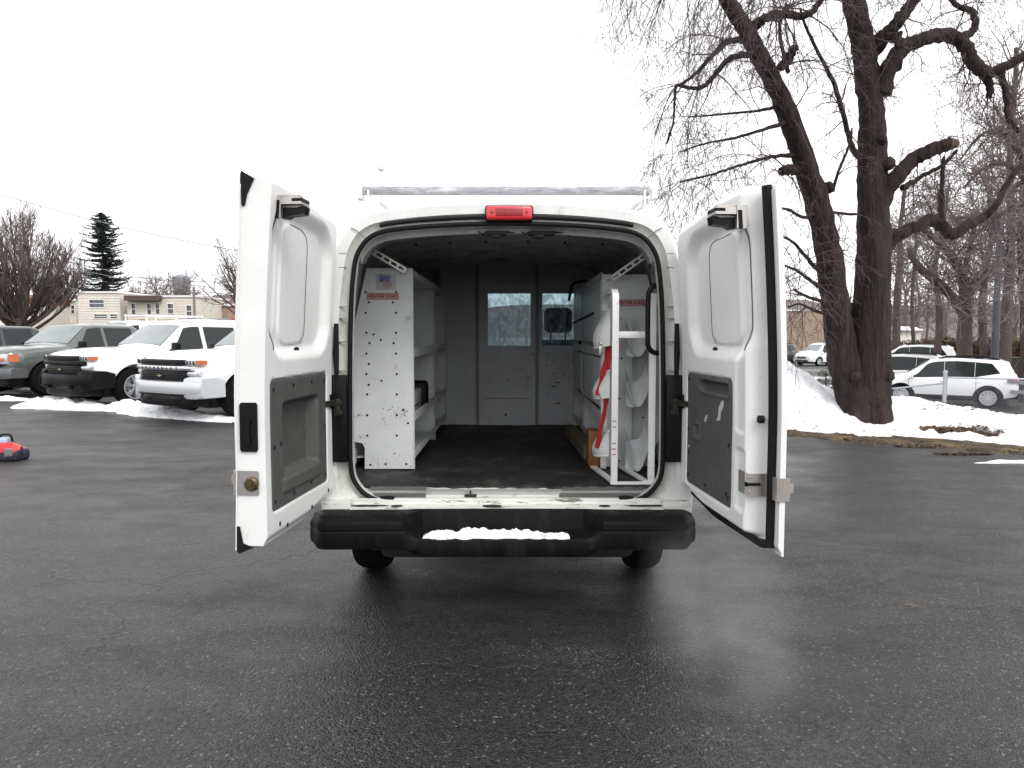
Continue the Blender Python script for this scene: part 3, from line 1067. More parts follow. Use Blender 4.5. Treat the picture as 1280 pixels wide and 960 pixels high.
    def ph(u, z):
        d = 0.004
        if s_ < 0:
            q = rr_sdf(u, z, u0 + 0.11, u1 - 0.125, z0 + 0.115, z1 - 0.10, 0.03)
            d += 0.055 * sm(0.004, -0.030, q)
            q = rr_sdf(u, z, u0 + 0.09, u1 - 0.11, z0 + 0.055, z0 + 0.13, 0.02)
            d -= 0.010 * sm(0.01, -0.01, q) * (1 - sm(z0 + 0.11, z0 + 0.13, z))
        else:
            q = rr_sdf(u, z, u0 + 0.19, u1 - 0.03, z1 - 0.075, z1 - 0.025, 0.02)
            d += 0.03 * sm(0.004, -0.012, q)
            d -= 0.006 * math.exp(-((q - 0.008) / 0.006) ** 2)
            q = rr_sdf(u, z, u0 + 0.10, u0 + 0.20, z0 + 0.23, z0 + 0.32, 0.015)
            d -= 0.006 * sm(0.004, -0.004, q) - 0.014 * sm(-0.012, -0.02, q)
        q = rr_sdf(u, z, u0, u1, z0, z1, 0.02)
        d += 0.006 * sm(-0.006, 0.0, q)
        return d
    for j in range(b + 1):
        for i in range(a + 1):
            u = u0 + (u1 - u0) * i / a
            z = z0 + (z1 - z0) * j / b
            vs.append(wp(u, ph(u, z) - 0.002, z))
    n1 = len(vs)
    for j in range(b + 1):
        for i in range(a + 1):
            u = u0 + (u1 - u0) * i / a
            z = z0 + (z1 - z0) * j / b
            vs.append(wp(u, max(0.0095, ph(u, z) + 0.003), z))
    w1 = a + 1
    for j in range(b):
        for i in range(a):
            k = j * w1 + i
            fs.append((k, k + 1, k + w1 + 1, k + w1))
            fs.append((n1 + k, n1 + k + w1, n1 + k + w1 + 1, n1 + k + 1))
    for i in range(a):
        fs.append((i, n1 + i, n1 + i + 1, i + 1))
        k = b * w1 + i
        fs.append((k, k + 1, n1 + k + 1, n1 + k))
    for j in range(b):
        k = j * w1
        fs.append((k, k + w1, n1 + k + w1, n1 + k))
        k = k + a
        fs.append((k, n1 + k, n1 + k + w1, k + w1))
    mb = MB()
    mb.add(vs, fs)
    obj('lower_panel', mb, M_GREYPL, door, smooth=50)

    def disc(mb, u, z, r, w, asp=1.0):
        c = wp(u, w, z)
        ring = []
        for k in range(14):
            an = 2 * PI * k / 14
            ring.append(c + e * (r * asp * math.cos(an)) + Vector((0, 0, r * math.sin(an))))
        mb.prism(ring, -out * 0.003)
    mb = MB()
    if s_ < 0:
        sp = [(u0 + 0.03, z0 + 0.04), (u0 + 0.22, z0 + 0.04), (u0 + 0.43, z0 + 0.035), (u1 - 0.03, z0 + 0.04), (u0 + 0.03, z1 - 0.04), (u0 + 0.20, z1 - 0.035), (u0 + 0.42, z1 - 0.035),
              (u1 - 0.03, z1 - 0.04), (u1 - 0.03, z0 + 0.27), (u1 - 0.10, z0 + 0.275), (u0 + 0.025, z0 + 0.28)]
    else:
        sp = [(u0 + 0.03, z0 + 0.04), (u1 - 0.03, z0 + 0.04), (u0 + 0.03, z1 - 0.03), (u1 - 0.03, z0 + 0.27), (u0 + 0.28, z0 + 0.04), (u0 + 0.02, z0 + 0.27), (u1 - 0.05, z0 + 0.055), (u0 + 0.03, z0 + 0.15)]
    for (u, z) in sp:
        disc(mb, u, z, 0.009, 0.0025)
    if s_ < 0:
        disc(mb, u0 + 0.16, z0 + 0.18, 0.014, 0.074)
        disc(mb, u1 - 0.25, z0 + 0.31, 0.010, 0.074)
    obj('screw', mb, M_HOLE, door)
    if s_ > 0:
        mb = MB()   # torn pale patch
        us = u0 + 0.43
        pts = [(0.0, 0.36), (0.02, 0.365), (0.025, 0.40), (0.05, 0.43), (0.05, 0.455), (0.03, 0.45), (0.005, 0.42), (0.0, 0.38), (-0.02, 0.355)]
        mb.prism([wp(us + a_ * 1.3, 0.0015, z0 + b_) for a_, b_ in pts], -out * 0.001)
        disc(mb, u0 + 0.27, z0 + 0.345, 0.012, 0.0018)
        disc(mb, u0 + 0.285, z0 + 0.36, 0.008, 0.0018)
        disc(mb, u0 + 0.035, z0 + 0.185, 0.007, 0.0018)
        obj('scuff_mark', mb, mat('pale_scuff', (0.5, 0.5, 0.48), 0.6), door)
    # black plug on the hinge side and oval drain hole above the panel
    mb = MB()
    c = [wp(u, -0.002, z) for u, z in ((0.03, 1.145), (0.062, 1.145), (0.062, 1.215), (0.03, 1.215))]
    mb.prism(c, -out * 0.008)
    obj('rubber_buffer', mb, M_RUBBER, door)
    mb = MB()
    disc(mb, 0.43, 1.452, 0.011, h(0.43, 1.452) - 0.001, 2.6)
    if s_ < 0:
        for (u, z) in ((0.10, 0.73), (0.33, 0.70), (0.62, 0.69), (0.70, 0.715)):
            disc(mb, u, z, 0.010, h(u, z), 0.7)
    obj('drain_hole', mb, M_HOLE, door)
    # upper latch: chromed body with black hook, stands on the inner face near the free edge
    mb = MB()
    lu = W - (0.105 if s_ < 0 else 0.16)
    lz = Z1 - 0.105
    for (ua, ub, wa, wb, za, zb_) in ((lu - 0.045, lu + 0.045, -0.10, 0.0, -0.005, 0.022), (lu - 0.01, lu + 0.03, -0.085, 0.0, 0.02, 0.034), (lu + 0.028, lu + 0.05, -0.02, 0.01, -0.06, 0.03)):
        q = [wp(ua, wa, lz + za), wp(ub, wa, lz + za), wp(ub, wb + 0.01, lz + za), wp(ua, wb + 0.01, lz + za)]
        mb.prism(q, (0, 0, zb_ - za))
    obj('latch', mb, M_STEEL, door)
    mb = MB()
    prof_ = [(0.0, -0.055), (-0.03, -0.058), (-0.045, -0.048), (-0.08, -0.045), (-0.105, -0.042), (-0.11, -0.012), (-0.095, -0.010), (-0.075, -0.016), (-0.02, -0.014), (0.0, -0.010)]
    mb.prism([wp(lu - 0.03, w_, lz + zz) for w_, zz in prof_], e * 0.055)
    mb.prism([wp(lu - 0.04, w_, lz + zz) for w_, zz in ((-0.102, 0.006), (-0.102, 0.018), (-0.06, 0.018), (-0.06, 0.006))], e * 0.086)
    mb.prism([wp(lu + 0.03, w_, lz + zz) for w_, zz in ((0.004, -0.06), (-0.012, -0.06), (-0.012, 0.01), (0.004, 0.01))], e * 0.022)
    obj('latch_hook', mb, M_BLACK, door)
    if s_ < 0:
        # edge of the door: recessed black handle, puck lock, rubber corner flaps
        mb = MB()
        ue = W
        mb.prism([wp(ue + 0.0005, w_, z) for w_, z in ((0.035, 1.045), (0.097, 1.045), (0.103, 1.055), (0.103, 1.235), (0.097, 1.245), (0.035, 1.245), (0.030, 1.235), (0.030, 1.055))], e * 0.008)
        mb.prism([wp(ue + 0.008, w_, z) for w_, z in ((0.055, 1.08), (0.072, 1.075), (0.078, 1.12), (0.074, 1.17), (0.055, 1.175), (0.062, 1.13))], e * 0.008)
        for z in (1.06, 1.23):
            c_ = wp(ue + 0.008, 0.066, z)
            mb.cyl(c_, c_ + e * 0.004, 0.006, 8)
        obj('edge_handle', mb, M_BLACK, door)
        mb = MB()
        mb.prism([wp(ue + 0.001, w_, z) for w_, z in ((0.030, 0.872), (0.036, 0.866), (T + 0.004, 0.866), (T + 0.004, 0.966), (0.036, 0.966), (0.030, 0.96))], e * 0.004)
        mb.prism([wp(u, T + 0.001, z) for u, z in ((ue - 0.09, 0.866), (ue + 0.005, 0.866), (ue + 0.005, 0.966), (ue - 0.09, 0.966))], out * 0.004)
        mb.prism([wp(u, T + 0.003, z) for u, z in ((ue - 0.05, 0.898), (ue - 0.044, 0.898), (ue - 0.044, 0.936), (ue - 0.05, 0.936))], out * 0.034)
        obj('lock_plate', mb, M_STEEL, door)
        c_ = wp(ue + 0.005, 0.057, 0.914)
        mb = MB()
        mb.lathe([(0.001, 0), (0.029, 0.0), (0.029, 0.014), (0.022, 0.020), (0.001, 0.020)], c_, e, 20)
        mb.lathe([(0.001, 0), (0.009, 0.0), (0.009, 0.026), (0.001, 0.026)], c_, e, 12)
        obj('puck_lock', mb, M_BRASS, door)
        mb = MB()
        mb.prism([wp(ue + 0.002, w_, z) for w_, z in ((T - 0.005, 0.735), (T - 0.017, 0.735), (T - 0.03, 0.665), (T - 0.075, 0.648), (T - 0.012, 0.622), (T - 0.001, 0.64))], e * 0.006)
        obj('corner_flap', mb, M_RUBBER, door)
        mb = MB()
        mb.prism([wp(ue + 0.002, w_, z) for w_, z in ((T - 0.004, Z1 + 0.012), (T - 0.06, Z1 - 0.02), (T - 0.035, Z1 - 0.08), (T - 0.028, Z1 - 0.125), (T - 0.015, Z1 - 0.125), (T - 0.008, Z1 - 0.05))], e * 0.005)
        obj('corner_flap', mb, M_RUBBER, door)
        mb = MB()
        mb.prism([wp(u, T - 0.004, z) for u, z in ((W - 0.06, Z1), (W + 0.012, Z1 + 0.002), (W + 0.012, Z0 - 0.018), (W - 0.02, Z0 - 0.004), (W - 0.02, Z0 + 0.02), (W + 0.004, Z0 + 0.02), (W + 0.004, Z1 - 0.04), (W - 0.06, Z1 - 0.03))], out * 0.004)
        obj('skin_flange', mb, M_WHITE, door)
    else:
        # thick seal on the flange, down the free edge and back along the bottom
        mb = MB()
        pts = []
        for k in range(26):
            z = Z1 - 0.012 - (Z1 - 0.012 - Z0 - 0.035) * k / 25
            pts.append(wp(W - 0.052, 0.082, z))
        for k in range(1, 16):
            u = W - 0.052 - (W - 0.12) * k / 15
            pts.append(wp(u, 0.078 - 0.02 * (k / 15), zbot(u) + 0.022))
        mb.tube(pts, [0.019] * len(pts), 10)
        obj('edge_seal', mb, M_RUBBER, door)
        c_ = wp(W - 0.082, 0.056, 1.185)
        mb = MB()
        mb.lathe([(0.001, 0), (0.016, 0), (0.016, 0.02), (0.001, 0.02)], c_, -out, 14)
        obj('rubber_stop', mb, M_RUBBER, door)
        mb = MB()
        # plate on the inside of the box section, round the edge to the outside
        mb.prism([wp(u, h(W - 0.14, 0.92) - 0.001, z) for u, z in ((W - 0.20, 0.875), (W - 0.119, 0.875), (W - 0.119, 0.965), (W - 0.20, 0.965))], -out * 0.004)
        mb.prism([wp(W - 0.096, w_, z) for w_, z in ((-0.004, 0.875), (0.10, 0.875), (0.10, 0.965), (-0.004, 0.965))], e * 0.004)
        mb.prism([wp(u, 0.0805, z) for u, z in ((W - 0.10, 0.875), (W + 0.006, 0.875), (W + 0.006, 0.965), (W - 0.10, 0.965))], -out * 0.004)
        mb.prism([wp(W + 0.003, w_, z) for w_, z in ((0.078, 0.875), (T + 0.012, 0.875), (T + 0.012, 0.965), (0.078, 0.965))], e * 0.004)
        mb.prism([wp(W - 0.02, w_, z) for w_, z in ((T + 0.006, 0.903), (T + 0.034, 0.903), (T + 0.034, 0.938), (T + 0.006, 0.938))], e * 0.010)
        obj('lock_plate', mb, M_STEEL, door)
        mb = MB()
        mb.prism([wp(W - 0.0905, w_, z) for w_, z in ((-0.012, 0.916), (-0.012, 0.936), (0.004, 0.930), (0.050, 0.929), (0.054, 0.924), (0.050, 0.918), (0.004, 0.918))], e * 0.006)
        obj('lock_hook', mb, M_BLACK, door)
        mb = MB()
        for z in (0.893, 0.95):
            c_ = wp(W - 0.092, 0.012, z)
            mb.cyl(c_, c_ + e * 0.005, 0.005, 8)
        obj('bolt', mb, M_STEEL, door)


make_door(-1)
make_door(1)

# ------------------------------------------------------------------ snow on the bumper step
mb = MB()
for (xa, xb, hgt) in ((-0.395, 0.215, 0.044), (0.195, 0.330, 0.026)):
    nx, ny = 70, 12
    vs, fs = [], []
    for j in range(ny + 1):
        for i in range(nx + 1):
            t, q = i / nx, j / ny
            x = xa + (xb - xa) * t
            y = 3.435 + 0.085 * q
            env = (1 - abs(2 * t - 1) ** 8) ** 0.5 * math.sin(PI * min(1, max(0, q))) ** 0.5
            z = 0.527 + hgt * env * (0.8 + 0.5 * fbm(x * 20, y * 30)) - 0.004
            vs.append((bc + x, y + 0.006 * fbm(x * 12, 7), z))
    for j in range(ny):
        for i in range(nx):
            a = j * (nx + 1) + i
            fs.append((a, a + 1, a + nx + 2, a + nx + 1))
    mb.add(vs, fs)
tag(obj('bumper_snow', mb, M_SNOW), 'strip of white snow lying on the step of the black van bumper', 'snow', kind='stuff')
# ================================================================== WHAT STANDS IN THE BAY
def shelf_unit(side, Y0, Y1, Y2, pts, xf, label):
    """pts: end panel outline (world x,z); xf: x of the open front; Y0-Y1-Y2 the two bays"""
    t = thing('shelving_unit', label, 'shelving', ((pts[0][0] + xf) / 2, Y0, 0.706), group='steel shelving inside the van')
    s_ = side
    mb = MB()
    mb.prism([(x, Y0, z) for x, z in pts], (0, 0.004, 0))
    xa, xb = min(p[0] for p in pts), max(p[0] for p in pts)
    ztop = max(p[1] for p in pts)
    # turned edge toward the aisle
    mb.box(xf - 0.002, xf + 0.002, Y0 + 0.004, Y0 + 0.03, 0.71, ztop)
    obj('end_panel', mb, M_SHELF, t, smooth=0)
    for Y in (Y1, Y2):
        mb = MB()
        mb.prism([(x, Y, z) for x, z in pts], (0, 0.004, 0))
        mb.box(xf - 0.002, xf + 0.002, Y - 0.03, Y - 0.001, 0.71, ztop)
        obj('divider', mb, M_SHELF, t, smooth=0)
    xo = xa if s_ < 0 else xb      # wall side
    mb = MB()
    mb.box(min(xo, xo - s_ * 0.006), max(xo, xo - s_ * 0.006), Y0 + 0.03, Y2 - 0.01, 0.74, 1.50)
    obj('back_panel', mb, M_SHELF, t, smooth=0)
    for z, lip in ((1.385, 0.055), (1.00, 0.05), (0.775, 0.04), (1.86, 0.04)):
        xw = xo - s_ * (0.012 if z < 1.7 else 0.07)
        a, b = sorted((xw, xf))
        mb = MB()
        for (ya, yb) in ((Y0 + 0.035, Y1 - 0.035), (Y1 + 0.02, Y2 - 0.035)):
            mb.box(a + 0.003, b - 0.003, ya, yb, z, z + 0.003)
            mb.box(xf - 0.003 + (0 if s_ > 0 else 0), xf + 0.003, ya, yb, z - (0.0 if z < 1.7 else 0), z + lip)
        obj('shelf', mb, M_SHELF, t, smooth=0)
    return t


def holes(t, Y, lst, r=0.007):
    mb = MB()
    for (px, py) in lst:
        p = P(px, py, Y)
        mb.cyl((p.x, Y - 0.0015, p.z), (p.x, Y + 0.001, p.z), r, 10)
    obj('bolt_hole', mb, M_HOLE, t)


YL = 4.29
pl = [(P(a, b, YL).x, P(a, b, YL).z) for a, b in ((458, 335), (515, 335), (517, 586), (456, 586), (456, 560), (453, 554), (441, 552), (441, 415))]
sl_ = shelf_unit(-1, YL, 5.50, 6.42, pl, P(516, 400, YL).x, 'tall white steel shelving with a drilled end panel, left side of the van interior')
holes(sl_, YL, [(457, 365), (495, 365), (461, 378), (491, 378), (457, 391), (495, 391), (458, 416), (467, 418), (495, 416), (476, 425), (462, 429), (492, 429),
                (458, 442), (495, 442), (458, 467.5), (496, 467.5), (477, 476), (459, 493), (496, 493), (459, 519), (496, 519), (459, 544.5), (496, 544.5), (463, 581), (482, 580), (508, 580),
                (461, 455), (461, 481), (504, 512), (510, 529)])
mb = MB()
rs = random.Random(3)
for (cx, cy, n, sp) in ((500, 517, 26, 5), (472, 578, 14, 6), (495, 575, 8, 6), (486, 511, 8, 3), (447, 520, 10, 2), (450, 545, 8, 2), (480, 526, 8, 5)):
    for _ in range(n):
        p = P(cx + rs.gauss(0, sp), cy + rs.gauss(0, sp * 0.7), YL)
        if p.x > P(442, 500, YL).x and p.z > 0.73 and not (p.x < P(456, 500, YL).x and p.z < 0.84):
            w_, h_ = rs.uniform(0.001, 0.006), rs.uniform(0.001, 0.005)
            ph_ = rs.uniform(0, 6)
            mb.prism([(p.x + w_ * rs.uniform(0.4, 1.2) * math.cos(ph_ + k * 1.05), YL - 0.0010, p.z + h_ * rs.uniform(0.4, 1.2) * math.sin(ph_ + k * 1.05)) for k in range(6)], (0, 0.0008, 0))
obj('chipped_paint', mb, mat('chip_dark', (0.07, 0.055, 0.04), 0.8), sl_, smooth=0)


def facing(x, y, z):
    """text plane that faces the camera side (-Y)"""
    return Matrix.Translation((x, y, z)) @ Matrix.Rotation(PI / 2, 4, 'X')


M_DRED = mat('sticker_dark_red', (0.30, 0.02, 0.035), 0.5)
M_STK = mat('sticker_pale', (0.50, 0.50, 0.50), 0.4)
M_BLUE = mat('sticker_blue', (0.03, 0.09, 0.34), 0.5)
c = P(478.5, 370.5, YL)


def guard_sticker(c, t, w=0.19):
    mb = MB()
    mb.prism([(c.x - w / 2, c.y - 0.0015, c.z - 0.018), (c.x + w / 2 - 0.006, c.y - 0.0015, c.z - 0.018), (c.x + w / 2, c.y - 0.0015, c.z + 0.018), (c.x - w / 2 + 0.006, c.y - 0.0015, c.z + 0.018)], (0, 0.001, 0))
    o = obj('brand_sticker', mb, mat('sticker_pink_white', (0.55, 0.38, 0.39), 0.45), t, smooth=0)
    mb = text_mb('WEATHER GUARD', 0.030, facing(c.x, c.y - 0.0026, c.z), shear=0.3, xs=w / 0.275, bold=0.0008)
    for (za, zb2) in ((0.0165, 0.0195), (-0.0195, -0.0165)):
        mb.box(c.x - w / 2, c.x + w / 2, c.y - 0.003, c.y - 0.002, c.z + za, c.z + zb2)
    for xx in (-w / 2, w / 2 - 0.0025):
        mb.box(c.x + xx, c.x + xx + 0.0025, c.y - 0.003, c.y - 0.002, c.z - 0.0165, c.z + 0.0165)
    obj('sticker_lettering', mb, M_DRED, o, smooth=0)


guard_sticker(c, sl_)
c = P(482, 352, YL)
mb = MB()
mb.prism([(c.x - 0.058, c.y - 0.0012, c.z - 0.05), (c.x + 0.062, c.y - 0.0012, c.z - 0.05), (c.x + 0.062, c.y - 0.0012, c.z + 0.045), (c.x - 0.058, c.y - 0.0012, c.z + 0.045)], (0, 0.0008, 0))
o = obj('supplier_sticker', mb, mat('sticker_grey', (0.47, 0.49, 0.49), 0.4), sl_, smooth=0)
mb = text_mb('Supply', 0.040, facing(c.x - 0.008, c.y - 0.0022, c.z + 0.028), shear=0.35, xs=0.62, bold=0.0006)
m2 = text_mb('METAL', 0.026, facing(c.x - 0.004, c.y - 0.0022, c.z + 0.006), xs=0.8, bold=0.0008)
mb.add(m2.v, m2.f)
obj('blue_lettering', mb, M_BLUE, o, smooth=0)
mb = MB()
for s__, dz, sz in (('TRUCKS', -0.010, 0.018), ('555-0180', -0.023, 0.018), ('VAN', -0.036, 0.014)):
    m2 = text_mb(s__, sz, facing(c.x + 0.008, c.y - 0.0022, c.z + dz), xs=0.85)
    mb.add(m2.v, m2.f)
obj('red_lettering', mb, mat('sticker_red', (0.45, 0.05, 0.08), 0.5), o, smooth=0)


# slotted braces from the side wall to the shelf tops
def slotted(a, b, w, t, name='slotted_brace'):
    a, b = Vector(a), Vector(b)
    d = b - a
    L_ = d.length
    d.normalize()
    n_ = Vector((0, 1, 0))
    x = d.cross(n_).normalized()
    mb = MB()
    for s_ in (-1, 1):
        mb.bar(a + x * s_ * w * 0.36, b + x * s_ * w * 0.36, 0.0035, w * 0.28, up=x)
    k = int(L_ / 0.045)
    for i in range(k + 1):
        p = a + d * (L_ * i / k)
        mb.bar(p - d * 0.007, p + d * 0.007, 0.003, w * 0.5, up=x)
    mb.bar(a + x * w * 0.5 + n_ * 0.012, b + x * w * 0.5 + n_ * 0.012, 0.024, 0.003, up=x)
    obj(name, mb, M_STEEL, t, smooth=0)


slotted(P(460, 311, 4.20), P(506, 338, 4.24), 0.035, sl_)

YR = 4.40
pr_ = [(P(a, b, YR).x, P(a, b, YR).z) for a, b in ((753, 343), (809, 343), (820, 385), (825, 410), (825, 552), (820, 556), (817, 562), (817, 583), (753, 583))]
sr_ = shelf_unit(1, YR, 5.60, 6.42, pr_, P(753, 400, YR).x, 'tall white steel shelving behind the tank rack, right side of the van interior')
holes(sr_, YR, [(772, 434), (801, 434), (758, 462), (806, 462), (777, 448), (788, 480), (806, 472), (770, 521), (804, 522), (771, 547), (803, 547), (774, 498), (804, 500), (760, 350), (774, 576), (757, 574)], 0.006)
c = P(788, 378.5, YR)
guard_sticker(c, sr_, 0.19)
slotted(P(766, 348, 4.32), P(808, 318, 4.26), 0.035, sr_)
# closed fronts in the upper bays and a mid panel on the right unit
xf = P(753, 400, YR).x
mb = MB()
for ya, yb in ((YR + 0.04, 5.55), (5.64, 6.37)):
    mb.box(xf - 0.006, xf - 0.001, ya, yb, 1.47, 1.855)
    mb.box(xf - 0.006, xf - 0.001, ya, yb, 1.075, 1.375)
obj('drawer_front', mb, M_SHELF, sr_, smooth=0)
mb = MB()
for (y, z) in ((4.9, 1.28), (5.05, 1.17), (5.3, 1.3), (5.45, 1.12), (5.8, 1.3), (6.1, 1.2), (4.9, 1.60), (5.3, 1.56), (5.02, 1.1), (6.2, 1.34), (5.9, 1.12), (5.7, 1.2)):
    mb.cyl((xf - 0.0075, y, z), (xf - 0.005, y, z), 0.009, 8)
mb.tube([(xf - 0.012, 4.80, 1.66), (xf - 0.012, 5.6, 1.64), (xf - 0.012, 6.35, 1.62)], 0.009, 6)
obj('drawer_fitting', mb, M_HOLE, sr_)
mb = MB()
cab = P(731, 348, 5.9)
mb.tube(crom([(cab.x - 0.12, 6.0, 1.80), (cab.x - 0.09, 5.95, 1.93), (cab.x + 0.02, 5.95, 1.95), (cab.x + 0.05, 5.9, 1.86), (cab.x - 0.01, 5.9, 1.83), (cab.x - 0.03, 5.95, 1.6), (cab.x - 0.03, 6.0, 1.2)], 6), 0.012, 6)
tag(obj('coiled_cable', mb, M_BLACK), 'black cable looped over the far top corner of the right shelving', 'cable')

# things on the left shelf and on the floor
mb = MB()
mb.box(-0.86, -0.625, 4.55, 4.95, 1.010, 1.155, 0.012)
cs = obj('tool_case', mb, mat('case_white', (0.50, 0.51, 0.50), 0.4))
tag(cs, 'pale tool case with a black end lying on the middle shelf of the left shelving', 'case')
mb = MB()
mb.box(-0.87, -0.585, 4.952, 5.06, 1.006, 1.20, 0.03, seg=3)
mb.box(-0.622, -0.618, 4.58, 4.93, 1.06, 1.066)
obj('case_lid', mb, M_BLACK, cs)
mb = MB()
mb.bar((0.505, 4.62, 0.755), (0.465, 5.6, 0.765), 0.08, 0.085, up=(0, 0, 1))
tag(obj('scrap_timber', mb, M_BRWOOD), 'rough brown timber length lying along the foot of the right shelving', 'timber')
mb = MB()
mb.box(0.468, 0.538, 4.36, 4.50, 0.712, 0.93, 0.006)
tag(obj('wooden_box', mb, M_WOOD), 'orange stained wooden box on the floor behind the white tank rack', 'box')

# tank rack: two side frames of bent tube joined by bars, curved cradles in three tiers
yf, yb_ = 3.86, 4.62
xL, xR = P(768.5, 480, yf).x, P(815, 480, yf).x
zT = P(768, 362, yf).z
t = thing('tank_rack', 'white enamelled tank rack with curved cradles standing inside the right of the van opening', 'rack', ((xL + xR) / 2, 4.2, 0.706))
for nm, x, zt_ in (('side_frame', xL, zT), ('side_frame', xR, zT - 0.02)):
    mb = MB()
    w = 0.034
    path = crom([(x, yf, 0.712), (x, yf, 1.2), (x, yf, zt_)], 5) if x == xR else crom([(x, yf, 0.712), (x, yf, 1.2), (x, yf, zt_ - 0.09), (x, yf + 0.03, zt_ - 0.02), (x, yf + 0.11, zt_), (x, yb_ - 0.42, zt_), (x, yb_ - 0.33, zt_ - 0.03), (x, yb_ - 0.30, zt_ - 0.10), (x, yb_ - 0.30, 1.45), (x, yb_ - 0.30, 0.712)], 5)
    rr = []
    for i, p in enumerate(path):
        a, b = Vector(path[max(0, i - 1)]), Vector(path[min(len(path) - 1, i + 1)])
        tt = (b - a).normalized()
        nn = Vector((1, 0, 0)).cross(tt).normalized()
        p = Vector(p)
        rr.append([p + Vector((-w / 2, 0, 0)) - nn * 0.012, p + Vector((w / 2, 0, 0)) - nn * 0.012, p + Vector((w / 2, 0, 0)) + nn * 0.012, p + Vector((-w / 2, 0, 0)) + nn * 0.012])
    mb.loft(rr)
    obj(nm, mb, M_RACKW, t)
mb = MB()
zc = P(790, 418, yf).z
mb.box(xL + 0.017, xR - 0.017, yf - 0.006, yf + 0.012, zc - 0.020, zc + 0.016, 0.003)
obj('cross_bar', mb, M_RACKW, t)
mb = MB()
mb.box(xL - 0.02, xR + 0.015, yf - 0.014, yf + 0.02, 0.708, 0.722, 0.003)
mb.bar((xL, yf + 0.012, 0.72), (xL - 0.06, yb_ - 0.3, 0.72), 0.035, 0.012)
mb.bar((xR - 0.02, yf + 0.012, 0.72), (xR - 0.09, yb_ - 0.3, 0.72), 0.035, 0.012)
obj('base_frame', mb, M_RACKW, t)
mb = MB()
for z in (1.05, 1.02, 0.93, 0.90, 0.87):
    mb.box(xL - 0.012, xL + 0.008, yf - 0.0135, yf - 0.012, z, z + 0.008)
obj('red_mark', mb, mat('faded_red_mark', (0.55, 0.25, 0.22), 0.6), t)


def cradle(xa, xb, y0, y1, zt_, zl, depth):
    """trough sheet hung between two edges, sagging to the middle"""
    mb = MB()
    rr = []
    for j in range(9):
        y = y0 + (y1 - y0) * j / 8
        sag = 1 - 0.25 * (j / 8)
        ring = []
        for k in range(15):
            t_ = k / 14
            x = xa + (xb - xa) * t_
            z = zt_ - (zt_ - zl) * sag * math.sin(PI * t_) ** 0.75 + 0.10 * (j / 8)
            ring.append((x, y, z))
        rr.append(ring)
    up = [[(p[0], p[1] - 0.001, p[2] + 0.004) for p in r] for r in rr]
    for ra, rb in zip(rr, up):
        pass
    mb.loft(rr, closed=False, cap=False)
    mb.loft(up, closed=False, cap=False)
    mb.tube([rr[0][k] for k in range(15)], 0.0045, 6)
    return mb


# left cradles seen from the aisle: they bulge out of the side frame; right ones hang in the frame
for (za, zb3) in ((1.66, 1.46), (1.32, 1.17), (0.98, 0.84)):
    mb = MB()
    # outward scoop on the aisle side
    rr = []
    for j in range(13):
        a_ = PI * j / 12
        y = 4.0 + 0.30 * (j / 12)
        ring = []
        for k in range(10):
            q = k / 9
            z = za - (za - zb3) * q
            bul = 0.075 * math.sin(PI * j / 12) ** 0.6 * math.sin(PI * min(1, 0.15 + 0.62 * q)) * (0.4 + 0.9 * q)
            ring.append((xL - 0.012 - bul, y, z - 0.02 * math.sin(a_)))
        rr.append(ring)
    mb.loft(rr, closed=False, cap=False)
    rr2 = [[(p[0] + 0.004, p[1], p[2]) for p in r] for r in rr]
    mb.loft(rr2, closed=False, cap=False)
    mb.tube([r[-1] for r in rr], 0.006, 6)
    mb.tube([r[0] for r in rr], 0.005, 6)
    obj('cradle', mb, M_RACKW, t, smooth=60)
for (za, zb3) in ((P(790, 418, 4.2).z, P(790, 445, 4.2).z), (P(790, 478, 4.2).z, P(790, 508, 4.2).z), (P(790, 552, 4.2).z, P(790, 588, 4.2).z)):
    mb = cradle(P(784, 400, 4.2).x, P(812, 400, 4.2).x, 4.18, 4.30, za, zb3, 0.1)
    # leather-like folded end
    rr = []
    xm = P(790, 400, 4.3).x
    for j in range(9):
        q = j / 8
        rr.append([(xm - 0.045 + 0.02 * q, 4.22 + 0.1 * q, zb3 + 0.005 + (za - zb3) * 1.0 * q), (xm - 0.02 + 0.015 * q, 4.20 + 0.1 * q, zb3 - 0.006 + (za - zb3) * q), (xm + 0.02 + 0.02 * q, 4.20 + 0.1 * q, zb3 + 0.0 + (za - zb3) * q), (xm + 0.06 + 0.02 * q * q, 4.22 + 0.1 * q, zb3 + 0.03 + (za - zb3) * q)])
    mb.loft(rr, closed=False, cap=False)
    obj('cradle', mb, M_SHELF, t, smooth=60)
mb = MB()
mb.box(P(789, 400, 4.38).x, P(790.5, 400, 4.38).x, 4.36, 4.395, 0.78, 1.62)
obj('back_rib', mb, M_SHELF, t)


def strap(pts, w, label):
    mb = MB()
    pts = [Vector(p) for p in crom(pts, 6)]
    rr = []
    for i, p in enumerate(pts):
        a, b = pts[max(0, i - 1)], pts[min(len(pts) - 1, i + 1)]
        tt = (b - a).normalized()
        sx = Vector((0.75, -0.66, 0)).normalized()
        nn = tt.cross(sx).normalized()
        tw = 1 + 0.15 * math.sin(i * 0.9)
        rr.append([p - sx * w / 2 * tw - nn * 0.002, p + sx * w / 2 * tw - nn * 0.002, p + sx * w / 2 * tw + nn * 0.003, p - sx * w / 2 * tw + nn * 0.003])
    mb.loft(rr)
    o = obj('ratchet_strap', mb, M_STRAP)
    ROOT[o.name] = tuple(o.location)
    tag(o, label, 'strap', 'red straps on the tank rack')
    return o


